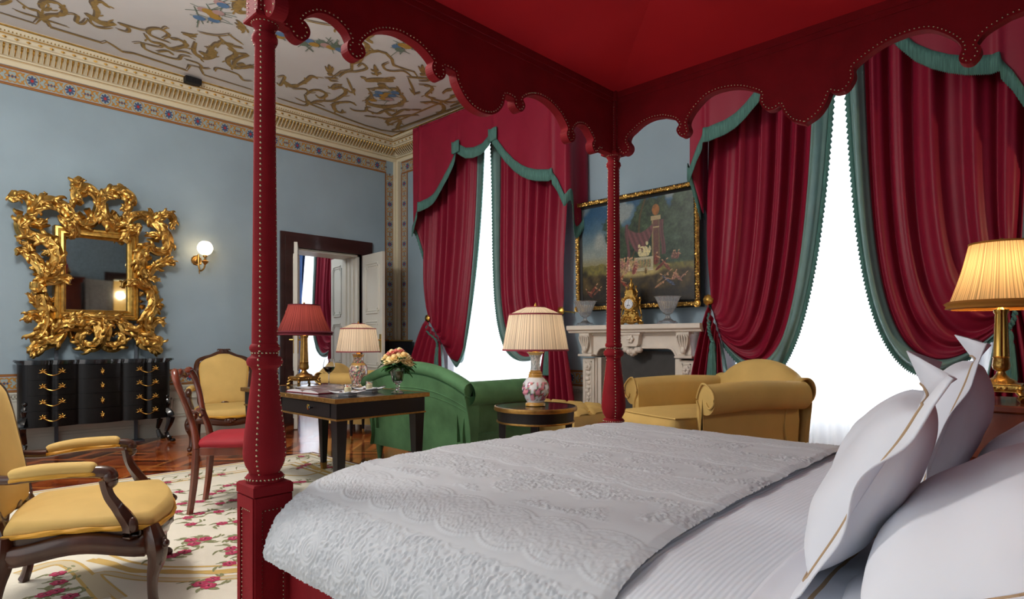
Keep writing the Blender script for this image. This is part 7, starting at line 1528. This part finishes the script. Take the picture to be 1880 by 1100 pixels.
mb.add([(x0, y0, 2.497), (x1, y0, 2.497), (x1, y1, 2.497), (x0, y1, 2.497), (0, 0, zc)], [(0, 1, 4), (1, 2, 4), (2, 3, 4), (3, 0, 4)])
mb.build('canopy_lining', M['canopy'], bed, smooth=False, thick=.01)
mb = MB(); mb.box(x0-.05, x1+.05, y0-.05, y1+.05, 2.70, 2.74); mb.box(x0-.05, x1+.05, y0-.05, y0+.0, 2.49, 2.70); mb.box(x0-.05, x1+.05, y1, y1+.05, 2.49, 2.70); mb.box(x0-.05, x0, y0, y1, 2.49, 2.70); mb.box(x1, x1+.05, y0, y1, 2.49, 2.70)
mb.build('canopy_top', V, bed, smooth=False)
mb = MB(); mb.box(PX0+.055-BXc, PX1-.055-BXc, PYH-BYc+.05, PY1-.05-BYc, .08, .40, bev=.01); mb.box(PX0+.045-BXc, PX0+.06-BXc, PYH-BYc+.08, PY1-.1-BYc, .10, .38, bev=.003)
mb.box(PX0+.05-BXc, PX1-.05-BXc, PY1-.06-BYc, PY1-.02-BYc, .08, .56, bev=.008)
mb.build('bed_base', V, bed)
mb = MB(); mb.box(PX0+.05-BXc, PX1-.05-BXc, PYH-.03-BYc, PYH+.02-BYc, .3, 1.5, bev=.02); mb.build('headboard', V, bed)
mb = MB(); mb.box(PX0+.06-BXc, PX1-.06-BXc, PYH+.03-BYc, 1.90-BYc, .40, .60, bev=.03); mb.build('mattress', M['white'], bed)

# bedding profile across the bed: (x, z)
XP = smoothlist([(2.90, .42), (2.915, .53), (2.875, .615), (2.76, .648), (2.3, .662), (1.55, .668), (1.25, .662), (1.12, .648), (1.0, .622), (.92, .580), (.870, .53), (.843, .47), (.838, .42)], 8)
acc = [0]
for a, b in zip(XP, XP[1:]): acc.append(acc[-1]+math.dist(a, b))
LT = acc[-1]
def xprof(s):
    s = max(0, min(LT, s))
    import bisect
    i = min(len(acc)-2, max(0, bisect.bisect_right(acc, s)-1)); t = (s-acc[i])/max(1e-9, acc[i+1]-acc[i])
    a, b = XP[i], XP[i+1]; x, z = a[0]+(b[0]-a[0])*t, a[1]+(b[1]-a[1])*t; dx, dz = b[0]-a[0], b[1]-a[1]; L = math.hypot(dx, dz) or 1
    return x, z, dz/L, -dx/L          # outward normal (x,z)
def spread_h(s, y):
    """raised matelasse pattern in metres"""
    q = LT-s                                   # distance from the near hem
    n1 = noise.noise(Vector((s*38, y*38, 0))); n2 = noise.noise(Vector((s*75, y*75, 3))); n0 = noise.noise(Vector((s*6, y*6, 9)))
    h = 0
    for c, per, ra, rb in ((.345, .155, .094, .066), (.86, .17, .10, .068), (1.38, .17, .10, .068), (1.9, .17, .1, .068)):
        d = abs(q-c)
        if d < rb*1.8:
            for k in (0, 1):
                cc = c+(.022 if k else -.022)
                yy = (y+(per/2 if k else 0)) % per-per/2
                e = math.hypot(yy/ra*1.0, (q-cc)/rb)
                if abs(e-1) < .11: h = max(h, .0052*(1-abs(e-1)/.11)*(.7+.3*math.sin(math.atan2(q-cc, yy)*40)))
                elif e < 1: h = max(h, .0020+.0030*(.5+.5*math.sin(n2*9+e*22)))
            return h
    dens = .5+.5*math.sin(q*21+2.2*n0*2)
    if dens > .22 or q < .25:                               # vermicelli sprays and flower heads
        fx, fy = (q % .17)-.085, (y % .17)-.085; rr = math.hypot(fx, fy)
        if rr < .045 and q < .25: h = .0040*(.5+.5*math.sin(rr*520))
        else: h = .0050*max(0, math.sin(n1*15+n2*5))*(min(1, max(0, dens-.22)*3) if q > .25 else 1)
    return h
def edgeY(x): return .655+.055*(x-.8)
mb = MB(); NS, NY = 560, 330
def spr(u, v):
    s = LT*u; x, z, nx, nz = xprof(s); y0 = edgeY(x)
    yf = 1.915
    kx = max(0, min(1, (x-.96)/.14)); kx = kx*kx*(3-2*kx); yy = y0+(1.885+.175*kx-y0)*v                       # path length along y, last part turns down
    drop = 0; y = yy
    turn = 1.86
    if yy > turn: t = (yy-turn)/.20; y = turn+.075*math.sin(min(1, t)*PI/2); drop = .10*t*t
    h = spread_h(s, yy)+.014+.004*noise.noise(Vector((s*4, yy*4, 5)))+.0022*noise.noise(Vector((s*14, yy*9, 8)))
    e = min(v, .02)/.02; h -= .008*(1-e)
    hem = min(1, (LT-s)/.02, s/.02); h -= .004*(1-hem)
    return (x+nx*h, y, z+nz*h-drop)
mb.grid(NS, NY, spr)
tag(mb.build('bedspread', mat('matelasse_white', (202, 206, 212), .85, sheen=.1), ang=0), 'pale grey-white embossed bedspread over the foot half of the bed', 'bedspread')
# duvet
mb = MB()
def duv(u, v):
    s = LT*u; x, z, nx, nz = xprof(s); y = -.02+1.86*v; h = -.006+.006*noise.noise(Vector((s*3, y*3, 2)))+.003*noise.noise(Vector((s*9, y*5, 6)))
    h += .012*math.exp(-((y-.30)/.10)**2)*(nz > .5)
    k = min(1, (1-v)/.03, v/.03); return (x+nx*(h-.003*(1-k))-0*nx, y, z+nz*h)
mb.grid(150, 130, duv); tag(mb.build('duvet', M['duvet'], ang=0), 'white duvet with fine stripes covering the bed under the spread', 'duvet')
# turned-back sheet
mb = MB()
def sh(u, v):
    s = LT*(.06+.90*u); x, z, nx, nz = xprof(s); y = -.01+(.48-.02*x)*v; h = .008+.005*noise.noise(Vector((s*7, y*12, 4)))+.003*noise.noise(Vector((s*22, y*30, 1)))
    return (x+nx*h, y, z+nz*h)
mb.grid(140, 60, sh, mf=lambda u, v: 1 if .80 < v < .816 else 0); tag(mb.build('turned_sheet', [M['white'], M['tan']], ang=0, thick=.003), 'white turned-back sheet with a tan line below the pillows', 'sheet')

# pillows
def pillow(loc, rot, W, H, T, label, ears=False, fl=.055, seed=0, floppy=0.):
    """x width, y thickness, z height; rot is an Euler"""
    r = bpy.data.objects.new('pillow', None); COL.objects.link(r); r.location = loc; r.rotation_euler = rot; tag(r, label, 'pillow', 'white pillows')
    def shp(u, v, s):
        a, b = 2*u-1, 2*v-1
        k = (max(0, 1-abs(a)**2.6)*max(0, 1-abs(b)**2.6))**.55
        pin = 1-.05*(1-k)*(abs(a*b))
        n = noise.noise(Vector((a*1.6+seed, b*1.6, s*2.)))*.014+noise.noise(Vector((a*4+seed, b*3, s*3.)))*.005
        return (a*W/2*pin*(1-.03*b*b), s*(T/2*k)+n*k, b*H/2*pin*(1-.03*a*a))
    mb = MB()
    mb.grid(40, 40, lambda u, v: shp(u, v, 1)); mb.grid(40, 40, lambda u, v: shp(1-u, v, -1)); mb.build('cushion_body', M['white'], r, ang=0)
    # flange: ring of cloth beyond the seam
    ring = []
    N_ = 40
    for i in range(N_): ring.append((i/N_, 0))
    for i in range(N_): ring.append((1, i/N_))
    for i in range(N_): ring.append((1-i/N_, 1))
    for i in range(N_): ring.append((0, 1-i/N_))
    P0 = [shp(u, v, 1) for u, v in ring]; n = len(P0); vs = []; fs = []
    for j in range(6):
        t = j/5
        for i, (u, v) in enumerate(ring):
            a, b = 2*u-1, 2*v-1; p = P0[i]; dx = (1 if a > .999 else -1 if a < -.999 else 0); dz = (1 if b > .999 else -1 if b < -.999 else 0)
            # smooth direction near corners
            ex = max(0, (abs(a)-.86)/.14)*(1 if a > 0 else -1); ez = max(0, (abs(b)-.86)/.14)*(1 if b > 0 else -1)
            ox = dx if dx else ex*.9; oz = dz if dz else ez*.9
            y = .005*math.sin(i*.33+seed)*t
            L_ = fl
            if ears and b > .999:      # top flange opens into two stiff points and folds
                y += .045*t*math.sin(a*PI*.95+.4)+.02*t; L_ = fl*(1.1+.35*abs(a)**1.5)
            if ears and abs(a) > .999: y += .012*t*math.sin(b*4+seed)
            vs.append((p[0]+ox*L_*t*(1.0 if not ears else (.55 if dz == 1 else .8)), p[1]+y+floppy*t*t, p[2]+oz*L_*t))
    for j in range(5):
        for i in range(n): l = (i+1) % n; fs.append((j*n+i, j*n+l, (j+1)*n+l, (j+1)*n+i))
    mb = MB(); mb.add(vs, fs); mb.build('flange', M['white'], r, ang=0, thick=.003)
    mb = MB(); mb.tube([(v_[0], v_[1]+.0, v_[2]) for v_ in vs[n:2*n]], .0028, 6, closed=True); mb.build('piping', M['tan'], r)
    return r
R_ = math.radians
pillow((1.38, .33, .842), (R_(28), 0, R_(9)), .56, .36, .135, 'white pillow standing on edge with pointed open hem, nearest the camera of the upright pair', True, .05, 1)
pillow((2.14, .32, .865), (R_(18), 0, R_(6)), .56, .38, .16, 'white pillow standing on edge behind the nearer upright pillow, by the golden lamp', True, .05, 2)
pillow((1.29, .09, .795), (R_(62), 0, R_(3)), .66, .44, .23, 'plump white pillow with a tan line in the bottom right corner', False, .05, 3)
pillow((2.16, .06, .80), (R_(62), 0, R_(3)), .66, .44, .23, 'plump white pillow under the golden lamp on the far side of the bed', False, .05, 4)
